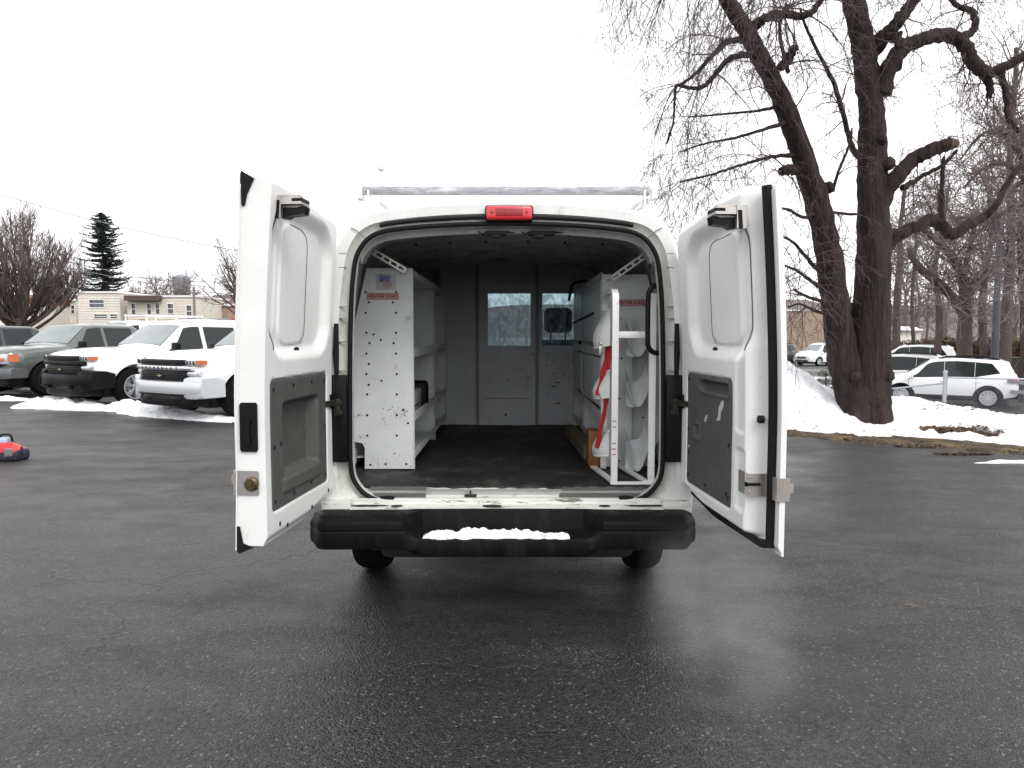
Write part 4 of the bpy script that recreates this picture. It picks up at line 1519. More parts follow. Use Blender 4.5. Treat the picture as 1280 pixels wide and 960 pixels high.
yS = 4.05
st = strap([P(763, 432, yS), P(759, 452, yS), P(753, 478, yS), P(749, 494, yS)], 0.050, 'wide red strap hanging from the upper cradle of the white tank rack')
mb = MB()
q = P(758, 430, yS)
mb.box(q.x - 0.04, q.x + 0.02, yS - 0.02, yS + 0.01, q.z - 0.006, q.z + 0.012, 0.003)
mb.box(q.x - 0.045, q.x - 0.02, yS - 0.02, yS + 0.0, q.z - 0.06, q.z - 0.01, 0.003)
obj('strap_hook', mb, M_STEEL, st)
st = strap([P(758, 497, yS), P(756, 512, yS), P(752, 532, yS), P(746, 560, yS)], 0.026, 'narrow red strap hanging from the middle cradle of the white tank rack')
mb = MB()
q = P(754, 496, yS)
mb.box(q.x - 0.02, q.x + 0.02, yS - 0.02, yS + 0.005, q.z - 0.008, q.z + 0.008, 0.003)
obj('strap_hook', mb, M_STEEL, st)

# small plume of exhaust vapour on the cold asphalt
M_STEAM = bpy.data.materials.new('exhaust_vapour')
M_STEAM.use_nodes = True
nt = M_STEAM.node_tree
for n in list(nt.nodes):
    nt.nodes.remove(n)
o_ = nt.nodes.new('ShaderNodeOutputMaterial')
pv = nt.nodes.new('ShaderNodeVolumePrincipled')
pv.inputs['Color'].default_value = (0.95, 0.95, 0.97, 1)
pv.inputs['Anisotropy'].default_value = 0.2
tc = nt.nodes.new('ShaderNodeTexCoord')
mp = nt.nodes.new('ShaderNodeMapping')
mp.inputs['Location'].default_value = (-1, -1, -1)
mp.inputs['Scale'].default_value = (2, 2, 2)
gr = nt.nodes.new('ShaderNodeTexGradient')
gr.gradient_type = 'SPHERICAL'
nz = nt.nodes.new('ShaderNodeTexNoise')
nz.inputs['Scale'].default_value = 3.6
nz.inputs['Detail'].default_value = 3
mr = nt.nodes.new('ShaderNodeMapRange')
mr.inputs[1].default_value = 0.42
mr.inputs[2].default_value = 0.72
mr.inputs[3].default_value = 0.0
mr.inputs[4].default_value = 1.0
mu = nt.nodes.new('ShaderNodeMath')
mu.operation = 'MULTIPLY'
mu2 = nt.nodes.new('ShaderNodeMath')
mu2.operation = 'MULTIPLY'
mu2.inputs[1].default_value = STEAM_D
pw = nt.nodes.new('ShaderNodeMath')
pw.operation = 'POWER'
pw.inputs[1].default_value = 0.9
L = nt.links
L.new(tc.outputs['Generated'], mp.inputs[0])
L.new(mp.outputs[0], gr.inputs[0])
L.new(tc.outputs['Object'], nz.inputs['Vector'])
L.new(nz.outputs[0], mr.inputs[0])
L.new(gr.outputs[1], pw.inputs[0])
L.new(pw.outputs[0], mu.inputs[0])
L.new(mr.outputs[0], mu.inputs[1])
L.new(mu.outputs[0], mu2.inputs[0])
L.new(mu2.outputs[0], pv.inputs['Density'])
L.new(pv.outputs[0], o_.inputs['Volume'])
mb = MB()
rr = []
for i in range(15):
    a = PI * i / 14
    r = math.sin(a)
    rr.append([(0.83 + 0.33 * max(r, 0.01) * math.cos(2 * PI * k / 20), 2.85 - 0.15 * math.cos(a) + 0.62 * max(r, 0.01) * math.sin(2 * PI * k / 20), 0.41 - 0.40 * math.cos(a)) for k in range(20)])
mb.loft(rr)
tag(obj('exhaust_vapour', mb, M_STEAM), 'thin white exhaust vapour drifting low over the wet asphalt', 'vapour', kind='stuff')
# ================================================================== VEHICLES (local: +x forward, +y left, z up, origin on the ground)
def lerp(a, b, t):
    return a + (b - a) * t


class Car:
    """body lofted from side-profile stations: x, underside, belt, top, half width, half roof width"""

    def __init__(s, st):
        s.st = sorted(st, key=lambda q: q[0])

    def at(s, x):
        st = s.st
        for a, b in zip(st, st[1:]):
            if a[0] <= x <= b[0]:
                t = (x - a[0]) / (b[0] - a[0])
                return tuple(lerp(p, q, t) for p, q in zip(a, b))
        return st[0] if x < st[0][0] else st[-1]

    def ring(s, x):
        _, zb, zbelt, zt, w, wr = s.at(x)
        h = zbelt - zb
        half = [(0, zb), (w * 0.86, zb), (w * 0.955, zb + 0.05), (w * 0.975, zb + h * 0.25), (w, zb + h * 0.55), (w * 0.995, zb + h * 0.80), (w * 0.972, zbelt - 0.015), (w * 0.955, zbelt)]
        cr = 0.035
        half += [(lerp(w * 0.955, wr, 0.5), lerp(zbelt, zt - 0.05, 0.5) if zt - zbelt > 0.1 else lerp(zbelt, zt, 0.4)), (wr, zt - min(0.05, (zt - zbelt) * 0.3)), (wr * 0.93, zt - 0.012), (wr * 0.6, zt + cr * 0.5), (0, zt + cr)]
        return [(x, -y, z) for y, z in half] + [(x, y, z) for y, z in half[::-1][1:-1]]

    def body(s, xs=None):
        x0, x1 = s.st[0][0], s.st[-1][0]
        xs = sorted(set([q[0] for q in s.st] + [x0 + (x1 - x0) * i / 46 for i in range(47)]))
        mb = MB()
        mb.loft([s.ring(x) for x in xs])
        mb.v = [(v[0] - nose(abs(v[1])) * sm(x1 - 0.8, x1 - 0.05, v[0]), v[1], v[2]) for v in mb.v]
        return mb

    def side(s, x, t, sgn, o=0.006):
        """point on the window band; t 0 = belt, 1 = roof edge"""
        _, zb, zbelt, zt, w, wr = s.at(x)
        y = lerp(w * 0.955, wr, t)
        z = lerp(zbelt, zt - 0.05, t)
        return (x, sgn * (y + o), z + o * 0.3)

    def sidewin(s, mb, poly, sgn, n=5):
        """poly: list of (x,t) quads [bl, br, tr, tl]"""
        (a, b, c, d) = poly
        rr = []
        for i in range(n + 1):
            u = i / n
            lo = (lerp(a[0], b[0], u), lerp(a[1], b[1], u))
            hi = (lerp(d[0], c[0], u), lerp(d[1], c[1], u))
            rr.append([s.side(lerp(lo[0], hi[0], v), lerp(lo[1], hi[1], v), sgn) for v in (0, 0.5, 1)])
        rr2 = [[(p[0], p[1] - sgn * 0.012, p[2]) for p in r][::-1] for r in rr]
        mb.loft([r + q for r, q in zip(rr, rr2)])

    def topwin(s, mb, xa, xb, fa, fb, o=0.006):
        """glass over the sloping front or rear: xa low end, xb high end, f = share of width"""
        rr = []
        for i in range(7):
            x = lerp(xa, xb, i / 6)
            _, zb, zbelt, zt, w, wr = s.at(x)
            f = lerp(fa, fb, i / 6)
            ring = [(x, wr * f * q, zt + o + (0.035 * (1 - (q * f) ** 2) if abs(q * f) < 1 else 0)) for q in (-1, -0.6, 0, 0.6, 1)]
            rr.append(ring + [(p[0], p[1], p[2] - 0.02) for p in ring[::-1]])
        mb.loft(rr)


def cut(o, cutters):
    """boolean-subtract MBs (local coordinates) from a mesh object, baked into its mesh"""
    for k in cutters:
        me = bpy.data.meshes.new('cut')
        me.from_pydata([tuple(v) for v in k.v], [], k.f)
        bm = bmesh.new()
        bm.from_mesh(me)
        bmesh.ops.recalc_face_normals(bm, faces=bm.faces[:])
        bm.to_mesh(me)
        bm.free()
        b_ = bpy.data.objects.new('cut_body', o.data)
        c_ = bpy.data.objects.new('cut', me)
        COL.objects.link(b_)
        COL.objects.link(c_)
        md = b_.modifiers.new('b', 'BOOLEAN')
        md.operation = 'DIFFERENCE'
        md.solver = 'EXACT'
        md.object = c_
        bpy.context.view_layer.update()
        dg = bpy.context.evaluated_depsgraph_get()
        me2 = bpy.data.meshes.new_from_object(b_.evaluated_get(dg))
        bpy.data.objects.remove(b_)
        bpy.data.objects.remove(c_)
        bpy.data.meshes.remove(me)
        old = o.data
        o.data = me2
        bpy.data.meshes.remove(old)
    me = o.data
    while len(me.materials) > 1:
        me.materials.pop()
    for p in me.polygons:
        p.use_smooth = True
        p.material_index = 0
    me.set_sharp_from_angle(angle=R(32))


def wheel(t, x, y, r, wd, rimr, rm, spokes, sgn):
    mb = MB()
    w = wd / 2
    mb.lathe([(rimr, -w * 0.8), (rimr + 0.03, -w), (r - 0.04, -w), (r - 0.01, -w * 0.8), (r, -w * 0.4), (r, w * 0.4), (r - 0.01, w * 0.8), (r - 0.04, w), (rimr + 0.03, w), (rimr, w * 0.8)], (x, y, r), (0, 1, 0), 30)
    o = obj('wheel', mb, M_TYRE, t, local=True)
    mb = MB()
    f = sgn * w
    mb.lathe([(0.02, f * 0.55), (rimr * 0.98, f * 0.55), (rimr, f * 0.97), (rimr + 0.012, f * 1.02), (rimr + 0.014, -f * 0.9), (0.02, -f * 0.9)], (x, y, r), (0, 1, 0), 30)
    ob = obj('rim', mb, M_RIMD, o, local=True)
    mb = MB()
    for k in range(spokes):
        a = 2 * PI * k / spokes + 0.3
        for da in (-0.12, 0.12):
            p0 = (x + 0.04 * math.cos(a), y + f * 0.90, r + 0.04 * math.sin(a))
            p1 = (x + rimr * 0.97 * math.cos(a + da), y + f * 0.93, r + rimr * 0.97 * math.sin(a + da))
            mb.bar(p0, p1, 0.028, 0.020, up=(0, 1, 0))
    mb.lathe([(rimr * 0.94, f * 0.80), (rimr * 0.94, f * 1.03), (rimr + 0.01, f * 1.03), (rimr + 0.01, f * 0.80)], (x, y, r), (0, 1, 0), 30)
    mb.lathe([(0.001, f * 0.8), (0.07, f * 0.8), (0.065, f * 1.0), (0.001, f * 1.02)], (x, y, r), (0, 1, 0), 14)
    obj('spokes', mb, rm, o, local=True)
    return o


def arches(xf, xr, r, hw):
    out = []
    for x in (xf, xr):
        for s_ in (-1, 1):
            k = MB()
            k.cyl((x, s_ * (hw - 0.34), r * 0.97), (x, s_ * (hw + 0.2), r * 0.97), r * 1.19, 36)
            out.append(k)
    return out


def face_box(t, name, x0, x1, y0, y1, z0, z1, m, bev=0.01, skew=0.0, par=None):
    """box on the nose; skew pulls the outer end (larger |y|) back"""
    mb = ybox(MB(), x0, x1, y0, y1, z0, z1, bev)
    return obj(name, mb, m, par or t, local=True)


def ybox(mb, x0, x1, y0, y1, z0, z1, bev=0.01, k=1.0):
    """bevelled bar across the nose that follows its curve"""
    n = max(2, int(abs(y1 - y0) / 0.07))
    rr = []
    for i in range(n + 1):
        y = y0 + (y1 - y0) * i / n
        e = nose(abs(y)) * k
        b = bev
        q = 0.0 if 0 < i < n else bev * 0.6
        rr.append([(x - e, y, z) for x, z in ((x0, z0 + q), (x1 - b - q, z0 + q), (x1 - b * 0.3 - q, z0 + b * 0.3 + q), (x1 - q, z0 + b + q), (x1 - q, z1 - b - q), (x1 - b * 0.3 - q, z1 - b * 0.3 - q), (x1 - b - q, z1 - q), (x0, z1 - q))])
    mb.loft(rr)
    return mb


def nose(d):
    """how far the front of a vehicle falls back towards its corners"""
    return 0.16 * (max(0, d - 0.25) / 0.75) ** 2.2


def vehicle(kind, name, label, cat, loc, yaw, paint, group=None, front=None, rims=None, detail=True):
    t = thing(name, label, cat, loc, yaw, group)
    rims = rims or M_RIM
    if kind == 'pickup':
        st = [(-2.95, 0.50, 1.10, 1.16, 0.97, 0.93), (-1.1, 0.42, 1.14, 1.20, 0.985, 0.93), (-1.02, 0.42, 1.14, 1.22, 0.985, 0.90), (-0.98, 0.42, 1.14, 1.70, 0.985, 0.74), (-0.80, 0.42, 1.14, 1.775, 0.985, 0.74),
              (0.35, 0.42, 1.14, 1.79, 0.99, 0.74), (0.60, 0.42, 1.14, 1.76, 0.99, 0.75), (1.25, 0.42, 1.15, 1.26, 0.99, 0.86), (1.35, 0.42, 1.15, 1.235, 0.99, 0.88), (2.2, 0.42, 1.10, 1.21, 1.0, 0.90), (2.60, 0.42, 1.04, 1.17, 0.985, 0.88),
              (2.78, 0.45, 0.98, 1.12, 0.93, 0.84), (2.86, 0.50, 0.92, 1.05, 0.84, 0.78)]
        r, xf_, xr_, hw, rimr = 0.415, 1.88, -1.85, 0.99, 0.255
    elif kind == 'suv':
        st = [(-2.12, 0.45, 0.92, 0.98, 0.82, 0.70), (-2.05, 0.38, 0.98, 1.12, 0.86, 0.66), (-1.85, 0.33, 1.0, 1.50, 0.885, 0.62), (-1.6, 0.28, 1.0, 1.60, 0.89, 0.62), (-0.4, 0.25, 0.98, 1.655, 0.89, 0.63), (0.2, 0.25, 0.96, 1.62, 0.89, 0.62),
              (0.42, 0.25, 0.95, 1.56, 0.89, 0.62), (1.15, 0.25, 0.95, 1.09, 0.89, 0.74), (1.3, 0.25, 0.94, 1.05, 0.89, 0.76), (1.8, 0.28, 0.86, 0.97, 0.86, 0.74), (2.02, 0.30, 0.76, 0.87, 0.80, 0.68), (2.12, 0.35, 0.66, 0.74, 0.70, 0.6)]
        r, xf_, xr_, hw, rimr = 0.345, 1.25, -1.30, 0.89, 0.235
    elif kind == 'minivan':
        st = [(-2.55, 0.42, 0.92, 1.0, 0.90, 0.76), (-2.48, 0.36, 1.0, 1.45, 0.95, 0.70), (-2.3, 0.3, 1.02, 1.68, 0.98, 0.69), (-1.0, 0.25, 1.0, 1.75, 0.99, 0.70), (0.5, 0.25, 0.98, 1.74, 0.99, 0.69), (0.85, 0.25, 0.97, 1.66, 0.99, 0.68),
              (1.75, 0.25, 0.97, 1.10, 0.98, 0.80), (2.2, 0.28, 0.88, 0.98, 0.94, 0.80), (2.45, 0.3, 0.78, 0.88, 0.88, 0.72), (2.55, 0.35, 0.68, 0.76, 0.78, 0.66)]
        r, xf_, xr_, hw, rimr = 0.34, 1.62, -1.46, 0.98, 0.225
    else:  # cargo van, high
        st = [(-2.8, 0.45, 1.2, 1.95, 0.96, 0.85), (-2.7, 0.42, 1.2, 2.05, 0.98, 0.86), (0.9, 0.4, 1.2, 2.10, 1.0, 0.86), (1.3, 0.4, 1.2, 2.05, 1.0, 0.85), (1.95, 0.4, 1.15, 1.35, 0.99, 0.88), (2.6, 0.42, 1.0, 1.15, 0.95, 0.85), (2.8, 0.48, 0.8, 1.0, 0.88, 0.8)]
        r, xf_, xr_, hw, rimr = 0.37, 1.95, -1.7, 0.99, 0.22
    car = Car(st)
    b = obj('body', car.body(), paint, t, local=True)
    cuts = arches(xf_, xr_, r, hw)
    if kind == 'pickup':
        k = MB()
        k.box(-2.85, -1.10, -0.80, 0.80, 0.75, 1.6)
        cuts.append(k)
    cut(b, cuts)
    # dark wheel-arch liners
    mb = MB()
    for x in (xf_, xr_):
        mb.box(x - r * 1.15, x + r * 1.15, -(hw - 0.33), hw - 0.33, r * 0.5, r * 1.5)
    mb.box(xr_ - 0.3, xf_ + 0.3, -hw * 0.78, hw * 0.78, 0.22 if kind != 'pickup' else 0.3, 0.5)
    obj('chassis', mb, M_UNDER, t, local=True)
    for x in (xf_, xr_):
        for s_ in (-1, 1):
            wheel(t, x, s_ * (hw - 0.135), r, 0.26 if kind == 'pickup' else 0.22, rimr, rims, 6 if kind == 'pickup' else 10, s_)
    # glass
    if kind == 'pickup':
        wins = [[(0.22, 0.06), (1.06, 0.06), (0.62, 0.93), (0.22, 0.93)], [(-0.80, 0.06), (0.12, 0.06), (0.12, 0.93), (-0.72, 0.93)]]
        ws = (1.22, 0.66, 0.97, 0.92)
    elif kind == 'suv':
        wins = [[(-0.02, 0.06), (0.98, 0.06), (0.50, 0.92), (-0.02, 0.92)], [(-0.90, 0.06), (-0.035, 0.06), (-0.035, 0.92), (-0.90, 0.9)], [(-1.62, 0.30), (-0.915, 0.06), (-0.915, 0.9), (-1.38, 0.86)]]
        ws = (1.10, 0.48, 0.97, 0.92)
    elif kind == 'minivan':
        wins = [[(0.35, 0.06), (1.5, 0.06), (0.85, 0.92), (0.35, 0.92)], [(-0.9, 0.06), (0.28, 0.06), (0.28, 0.92), (-0.9, 0.92)], [(-2.15, 0.1), (-0.97, 0.06), (-0.97, 0.92), (-2.1, 0.9)]]
        ws = (1.68, 0.92, 0.97, 0.92)
    else:
        wins = [[(0.9, 0.06), (1.85, 0.06), (1.32, 0.85), (0.9, 0.85)]]
        ws = (1.92, 1.34, 0.95, 0.9)
    for wv in wins:
        for s_ in (-1, 1):
            mb = MB()
            car.sidewin(mb, wv, s_)
            obj('side_window', mb, M_GLASS, t, local=True)
    mb = MB()
    car.topwin(mb, *ws)
    wsh = obj('windshield', mb, M_WSGL, t, local=True)
    if detail:
        for s_ in (-1, 1):
            mb = MB()
            x = wins[0][1][0] - 0.02
            y = s_ * (hw + 0.12)
            z = car.at(x)[2]
            mb.box(x - 0.09, x + 0.05, min(y - 0.10, y + 0.10), max(y - 0.10, y + 0.10), z - 0.02, z + (0.20 if kind == 'pickup' else 0.14), 0.04, seg=3)
            mb.bar((x, s_ * hw * 0.94, z + 0.02), (x, y, z + 0.03), 0.06, 0.05)
            obj('wing_mirror', mb, M_BLACK if kind == 'pickup' else paint, t, local=True)
        for s_ in (-1, 1):
            for (x, z) in ((0.32, 1.0), (-0.62, 1.0)):
                mb = MB()
                if kind in ('suv', 'minivan'):
                    x, z = x - 0.35, 0.86
                mb.box(x - 0.09, x + 0.09, s_ * (hw - 0.004) - 0.012, s_ * (hw - 0.004) + 0.012, z, z + 0.025, 0.006)
                obj('door_handle', mb, paint, t, local=True)
        mb = MB()   # door shut lines as thin dark strips following the side
        for s_ in (-1, 1):
            for x in ({'pickup': (1.22, 0.17, -0.86), 'suv': (1.02, -0.03, -0.95), 'minivan': (1.5, 0.31, -0.93), 'van': (1.85, 0.85)}[kind]):
                pts = []
                _, zb_, zbelt, zt_, w_, wr_ = car.at(x)
                h_ = zbelt - zb_
                for (f, q) in ((0.25, 0.975), (0.55, 1.0), (0.80, 0.995), (0.98, 0.972)):
                    pts.append((x, s_ * (w_ * q + 0.0005), zb_ + h_ * f))
                mb.tube(pts, 0.005, 4)
        obj('shut_line', mb, M_HOLE, t, local=True)
    if kind == 'suv':
        mb = MB()
        for s_ in (-1, 1):
            mb.box(-1.0, 0.92, s_ * 0.868 - 0.015, s_ * 0.868 + 0.015, 0.235, 0.40, 0.01)
            for x in (xf_, xr_):
                mb.tube([(x + 0.40 * math.cos(a), s_ * (0.872), r + 0.40 * math.sin(a)) for a in [PI * k / 14 for k in range(15)]], 0.034, 6)
        mb.box(-2.13, -1.85, -0.80, 0.80, 0.33, 0.55, 0.04)
        obj('cladding', mb, M_BLACK, t, local=True)
        for s_ in (-1, 1):
            mb = MB()
            mb.tube([(x, s_ * 0.56, car.at(x)[3] + (0.045 if -1.5 < x < 0.1 else 0.0)) for x in (-1.6, -1.45, -1.1, -0.7, -0.3, 0.0, 0.15)], 0.016, 6)
            obj('roof_rail', mb, M_BLACK, t, local=True)
        mb = MB()
        car.topwin(mb, -1.55, 0.10, 0.80, 0.80)
        obj('roof_glass', mb, M_GLASS, t, local=True)
        for s_ in (-1, 1):
            mb = MB()
            mb.box(-2.10, -1.78, s_ * 0.80 - 0.06, s_ * 0.80 + 0.06, 0.86, 1.02, 0.04, seg=3)
            obj('tail_lamp', mb, M_RED, t, local=True)
        mb = MB()
        car.topwin(mb, -2.03, -1.87, 0.95, 0.9)
        obj('rear_window', mb, M_GLASS, t, local=True)
    if kind in ('suv', 'minivan', 'van'):
        xn = st[-1][0]
        zn = st[-1][2] - 0.05
        face_box(t, 'grille', xn - 0.04, xn + 0.02, -0.42, 0.42, zn - 0.06, zn + 0.05, M_GRILLE)
        for s_ in (-1, 1):
            face_box(t, 'headlight', xn - 0.12, xn - 0.03, min(s_ * 0.5, s_ * 0.8), max(s_ * 0.5, s_ * 0.8), zn - 0.02, zn + 0.10, M_LAMP)
        face_box(t, 'lower_intake', xn - 0.06, xn + 0.01, -0.6, 0.6, 0.36, 0.46, M_GRILLE)
    if kind == 'minivan':
        mb = MB()
        mb.bar((2.50, -0.4, 0.66), (2.585, 0.4, 0.66), 0.012, 0.012)
    return t, car


def front_a(t, dark):
    """broad-nosed pickup front: thin upper grille, bar, lower grille, stacked lamps"""
    X = 2.90
    g = face_box(t, 'upper_grille', X - 0.10, X - 0.01, -0.66, 0.66, 0.985, 1.085, M_GRILLE)
    mb = MB()
    for k in range(34):
        y = -0.62 + 1.24 * k / 33
        for z in (1.01, 1.045):
            mb.box(X - 0.015 - nose(abs(y)), X + 0.0 - nose(abs(y)), y - 0.013, y + 0.013, z - 0.004, z + 0.006)
    obj('grille_mesh', mb, M_RUBBER, g, local=True)
    g = face_box(t, 'lower_grille', X - 0.10, X - 0.005, -0.66, 0.66, 0.70, 0.885, M_GRILLE)
    mb = MB()
    for k in range(30):
        y = -0.62 + 1.24 * k / 29
        for z in (0.73, 0.77, 0.81, 0.85):
            mb.box(X - 0.01 - nose(abs(y)), X + 0.006 - nose(abs(y)), y - 0.014, y + 0.014, z - 0.006, z + 0.006)
    obj('grille_mesh', mb, M_RUBBER, g, local=True)
    bar = face_box(t, 'grille_bar', X - 0.08, X + 0.035, -0.80, 0.80, 0.895, 0.975, M_BLACK if dark else M_CHROME, 0.012)
    if not dark:
        m_ = MB()
        letters = 'CHEVROLET'
        for i, ch in enumerate(letters):
            y = -0.50 + 1.0 * i / 8
            an = -math.atan(0.16 * 2.2 / 0.75 * (max(0, abs(y) - 0.25) / 0.75) ** 1.2) * (1 if y > 0 else -1)
            Mx = Matrix.Translation((X + 0.0365 - nose(abs(y)), y, 0.935)) @ Matrix.Rotation(-an, 4, 'Z') @ Matrix.Rotation(PI / 2, 4, 'Z') @ Matrix.Rotation(PI / 2, 4, 'X')
            q = text_mb(ch, 0.062, Mx, depth=0.003, xs=1.5, bold=0.001)
            m_.add(q.v, q.f)
        obj('bar_lettering', m_, M_BLACK, bar, local=True, smooth=0)
    mb = MB()
    mb.prism([(X + 0.008, y, z) for y, z in ((-0.08, 0.793), (-0.068, 0.808), (-0.024, 0.808), (-0.024, 0.822), (0.024, 0.822), (0.024, 0.808), (0.08, 0.808), (0.068, 0.793), (0.024, 0.793), (0.024, 0.779), (-0.024, 0.779), (-0.024, 0.793))], (0.015, 0, 0))
    obj('bow_emblem', mb, M_GOLD, t, local=True, smooth=0)
    for s_ in (-1, 1):
        a, b_ = sorted((s_ * 0.66, s_ * 0.86))
        hl = face_box(t, 'headlight', X - 0.13, X - 0.005, a, b_, 0.985, 1.085, M_LAMP, 0.012)
        mb = MB()
        for k in range(3):
            y = s_ * (0.70 + 0.06 * k)
            mb.box(X - 0.002 - nose(abs(y)), X + 0.004 - nose(abs(y)), y - 0.012, y + 0.012, 1.00, 1.07)
        obj('lamp_divider', mb, M_GRILLE, hl, local=True)
        mb = MB()
        q = [(2.80, s_ * 0.865), (2.745, s_ * 0.935), (2.64, s_ * 0.972), (2.64, s_ * 0.93), (2.70, s_ * 0.88), (2.76, s_ * 0.83)]
        mb.prism([(x, y, 1.0) for x, y in q], (0, 0, 0.075))
        obj('turn_lamp', mb, M_AMBER, t, local=True)
        a, b_ = sorted((s_ * 0.68, s_ * 0.90))
        face_box(t, 'lower_lamp', X - 0.13, X - 0.008, a, b_, 0.80, 0.88, M_LAMP, 0.012)
    bm_ = M_BLACK if dark else M_SILV
    mb = MB()
    ybox(mb, X - 0.25, X + 0.08, -0.97, 0.97, 0.48, 0.705, 0.04, 1.1)
    for s_ in (-1, 1):
        a, b_ = sorted((s_ * 0.66, s_ * 0.985))
        ybox(mb, X - 0.42, X + 0.07, a, b_, 0.40, 0.79, 0.04, 1.12)
    bp_ = obj('bumper', mb, bm_, t, local=True)
    face_box(t, 'lower_valance', X - 0.30, X + 0.0, -0.82, 0.82, 0.26, 0.495, M_BLACK, 0.04)
    for s_ in (-1, 1):
        a, b_ = sorted((s_ * 0.30, s_ * 0.55))
        face_box(t, 'valance_scoop', X - 0.02, X + 0.02, a, b_, 0.36, 0.45, M_GRILLE, 0.02)
        if dark:
            a, b_ = sorted((s_ * 0.40, s_ * 0.46))
            face_box(t, 'tow_hook', X + 0.0, X + 0.09, a, b_, 0.40, 0.47, M_RUBBER, 0.01)


def front_b(t):
    """squarer pickup front with c-shaped lamps"""
    X = 2.90
    face_box(t, 'grille', X - 0.1, X + 0.0, -0.60, 0.60, 0.74, 1.06, M_GRILLE)
    for z in (0.86, 0.95):
        face_box(t, 'grille_bar', X - 0.05, X + 0.02, -0.60, 0.60, z, z + 0.04, M_CARG, 0.01)
    for s_ in (-1, 1):
        a, b_ = sorted((s_ * 0.60, s_ * 0.86))
        hl = face_box(t, 'headlight', X - 0.14, X + 0.0, a, b_, 0.80, 1.05, M_LAMP, 0.02)
        a, b_ = sorted((s_ * 0.66, s_ * 0.80))
        face_box(t, 'lamp_insert', X - 0.02, X + 0.008, a, b_, 0.87, 0.96, M_AMBER, 0.01, par=hl)
        mb = MB()
        q = [(2.80 - 0.02, s_ * 0.865), (2.70, s_ * 0.945), (2.60, s_ * 0.985), (2.60, s_ * 0.94), (2.70, s_ * 0.90), (2.76, s_ * 0.83)]
        mb.prism([(x, y, 0.86) for x, y in q], (0, 0, 0.18))
        obj('turn_lamp', mb, M_AMBER, t, local=True)
    mb = MB()
    ybox(mb, X - 0.35, X + 0.08, -0.98, 0.98, 0.45, 0.72, 0.04, 1.1)
    obj('bumper', mb, mat('dull_grey_bumper', (0.14, 0.145, 0.15), 0.3, metal=0.5), t, local=True)
    face_box(t, 'lower_valance', X - 0.30, X + 0.0, -0.82, 0.82, 0.28, 0.445, M_BLACK, 0.04)


# left lot, parked at an angle with noses toward the photograph's left foreground
LX, LY = 0.53, 0.848                       # direction nose -> tail
yawL = math.atan2(-LY, -LX)


def place_by_wheel(px, py, Yd, fx=1.88, hw=0.985, z=0.0, yaw=None):
    """origin so that the front wheel nearest the camera stands at that spot"""
    p = P(px, py, Yd)
    # nearest side is the vehicle's left (+y local)
    yaw = yawL if yaw is None else yaw
    ux, uy = math.cos(yaw), math.sin(yaw)
    lx, ly = -uy, ux
    return (p.x - ux * fx - lx * hw, Yd - uy * fx - ly * hw, z)


t1, c1 = vehicle('pickup', 'pickup_truck', 'white pickup truck with silver bumper and black CHEVROLET lettering across its grille', 'pickup truck', place_by_wheel(308, 500, 13.0), yawL, M_CARW, 'pickup trucks parked in the left lot')
front_a(t1, False)
t2, c2 = vehicle('pickup', 'pickup_truck', 'white pickup truck with black bumper and black grille behind the snow ridge', 'pickup truck', place_by_wheel(171, 500, 15.2), yawL, M_CARW, 'pickup trucks parked in the left lot')
front_a(t2, True)
yawG = math.atan2(-0.93, -0.37)
t3, c3 = vehicle('pickup', 'pickup_truck', 'grey pickup truck with dark wheels between the white truck and the left photo edge', 'pickup truck', place_by_wheel(62, 500, 18.0, yaw=yawG), yawG, M_CARG, 'pickup trucks parked in the left lot', rims=M_RIMD)
front_b(t3)
t4, _ = vehicle('pickup', 'pickup_truck', 'dark charcoal truck cab behind the grey pickup at the left photo edge', 'pickup truck', (-17.3, 24.2, 0), yawL, M_CARD, 'pickup trucks parked in the left lot', rims=M_RIMD)
front_b(t4)
# row behind: work vans whose roofs and racks show above the pickups
for i, (px, Yd, rack, kind, lb) in enumerate(((128, 30, 'van', 'van', 'white work van with ladder rack behind the white pickup, leftmost of the back row'),
                                        (205, 27, '', 'van', 'white work van with plain roof in the back row, behind the black-bumpered pickup'),
                                        (268, 24.5, '', 'pickup', 'white pickup with only its roof showing in the back row, closest to the van door'))):
    X_ = (px - 640) / FL * Yd
    t, car = vehicle(kind, 'work_van' if kind == 'van' else 'pickup_truck', lb, 'van' if kind == 'van' else 'pickup truck', (X_ + 0.8, Yd + 2.2, 0), yawL, M_CARW, 'vehicles in the back row of the left lot', detail=False)
    if rack:
        mb = MB()
        for x in (-2.2, -0.9, 0.5):
            mb.bar((x, -0.8, 2.34), (x, 0.8, 2.34), 0.06, 0.05)
            for s_ in (-1, 1):
                mb.bar((x, s_ * 0.8, 2.08), (x, s_ * 0.8, 2.42), 0.05, 0.05, up=(1, 0, 0))
        for s_ in (-1, 1):
            mb.bar((-2.3, s_ * 0.72, 2.36), (0.6, s_ * 0.72, 2.36), 0.05, 0.04)
        obj('ladder_rack', mb, M_RACKW, t, local=True)
    elif kind == 'van':
        mb = MB()
        mb.box(0.6, 1.0, -0.5, 0.5, 2.12, 2.155, 0.01)
        mb.box(-0.8, -0.2, -0.3, 0.3, 2.12, 2.165, 0.02)
        obj('roof_vent', mb, mat('vent_grey', (0.2, 0.2, 0.21), 0.5), t, local=True)

# right lot, lower ground
ZR = -0.93
fr_ = Vector((-0.83, 0.56))
yawR = math.atan2(0.56, -0.83)


def place_rear(px, Yd, z, rx=-1.30, hw=0.89, yaw=yawR):
    """rear wheel nearest the camera (vehicle's left side) over this spot"""
    X_ = (px - 640) / FL * Yd
    ux, uy = math.cos(yaw), math.sin(yaw)
    lx, ly = -uy, ux
    if ly > 0:
        hw = -hw
    return (X_ - ux * rx - lx * hw, Yd - uy * rx - ly * hw, z)


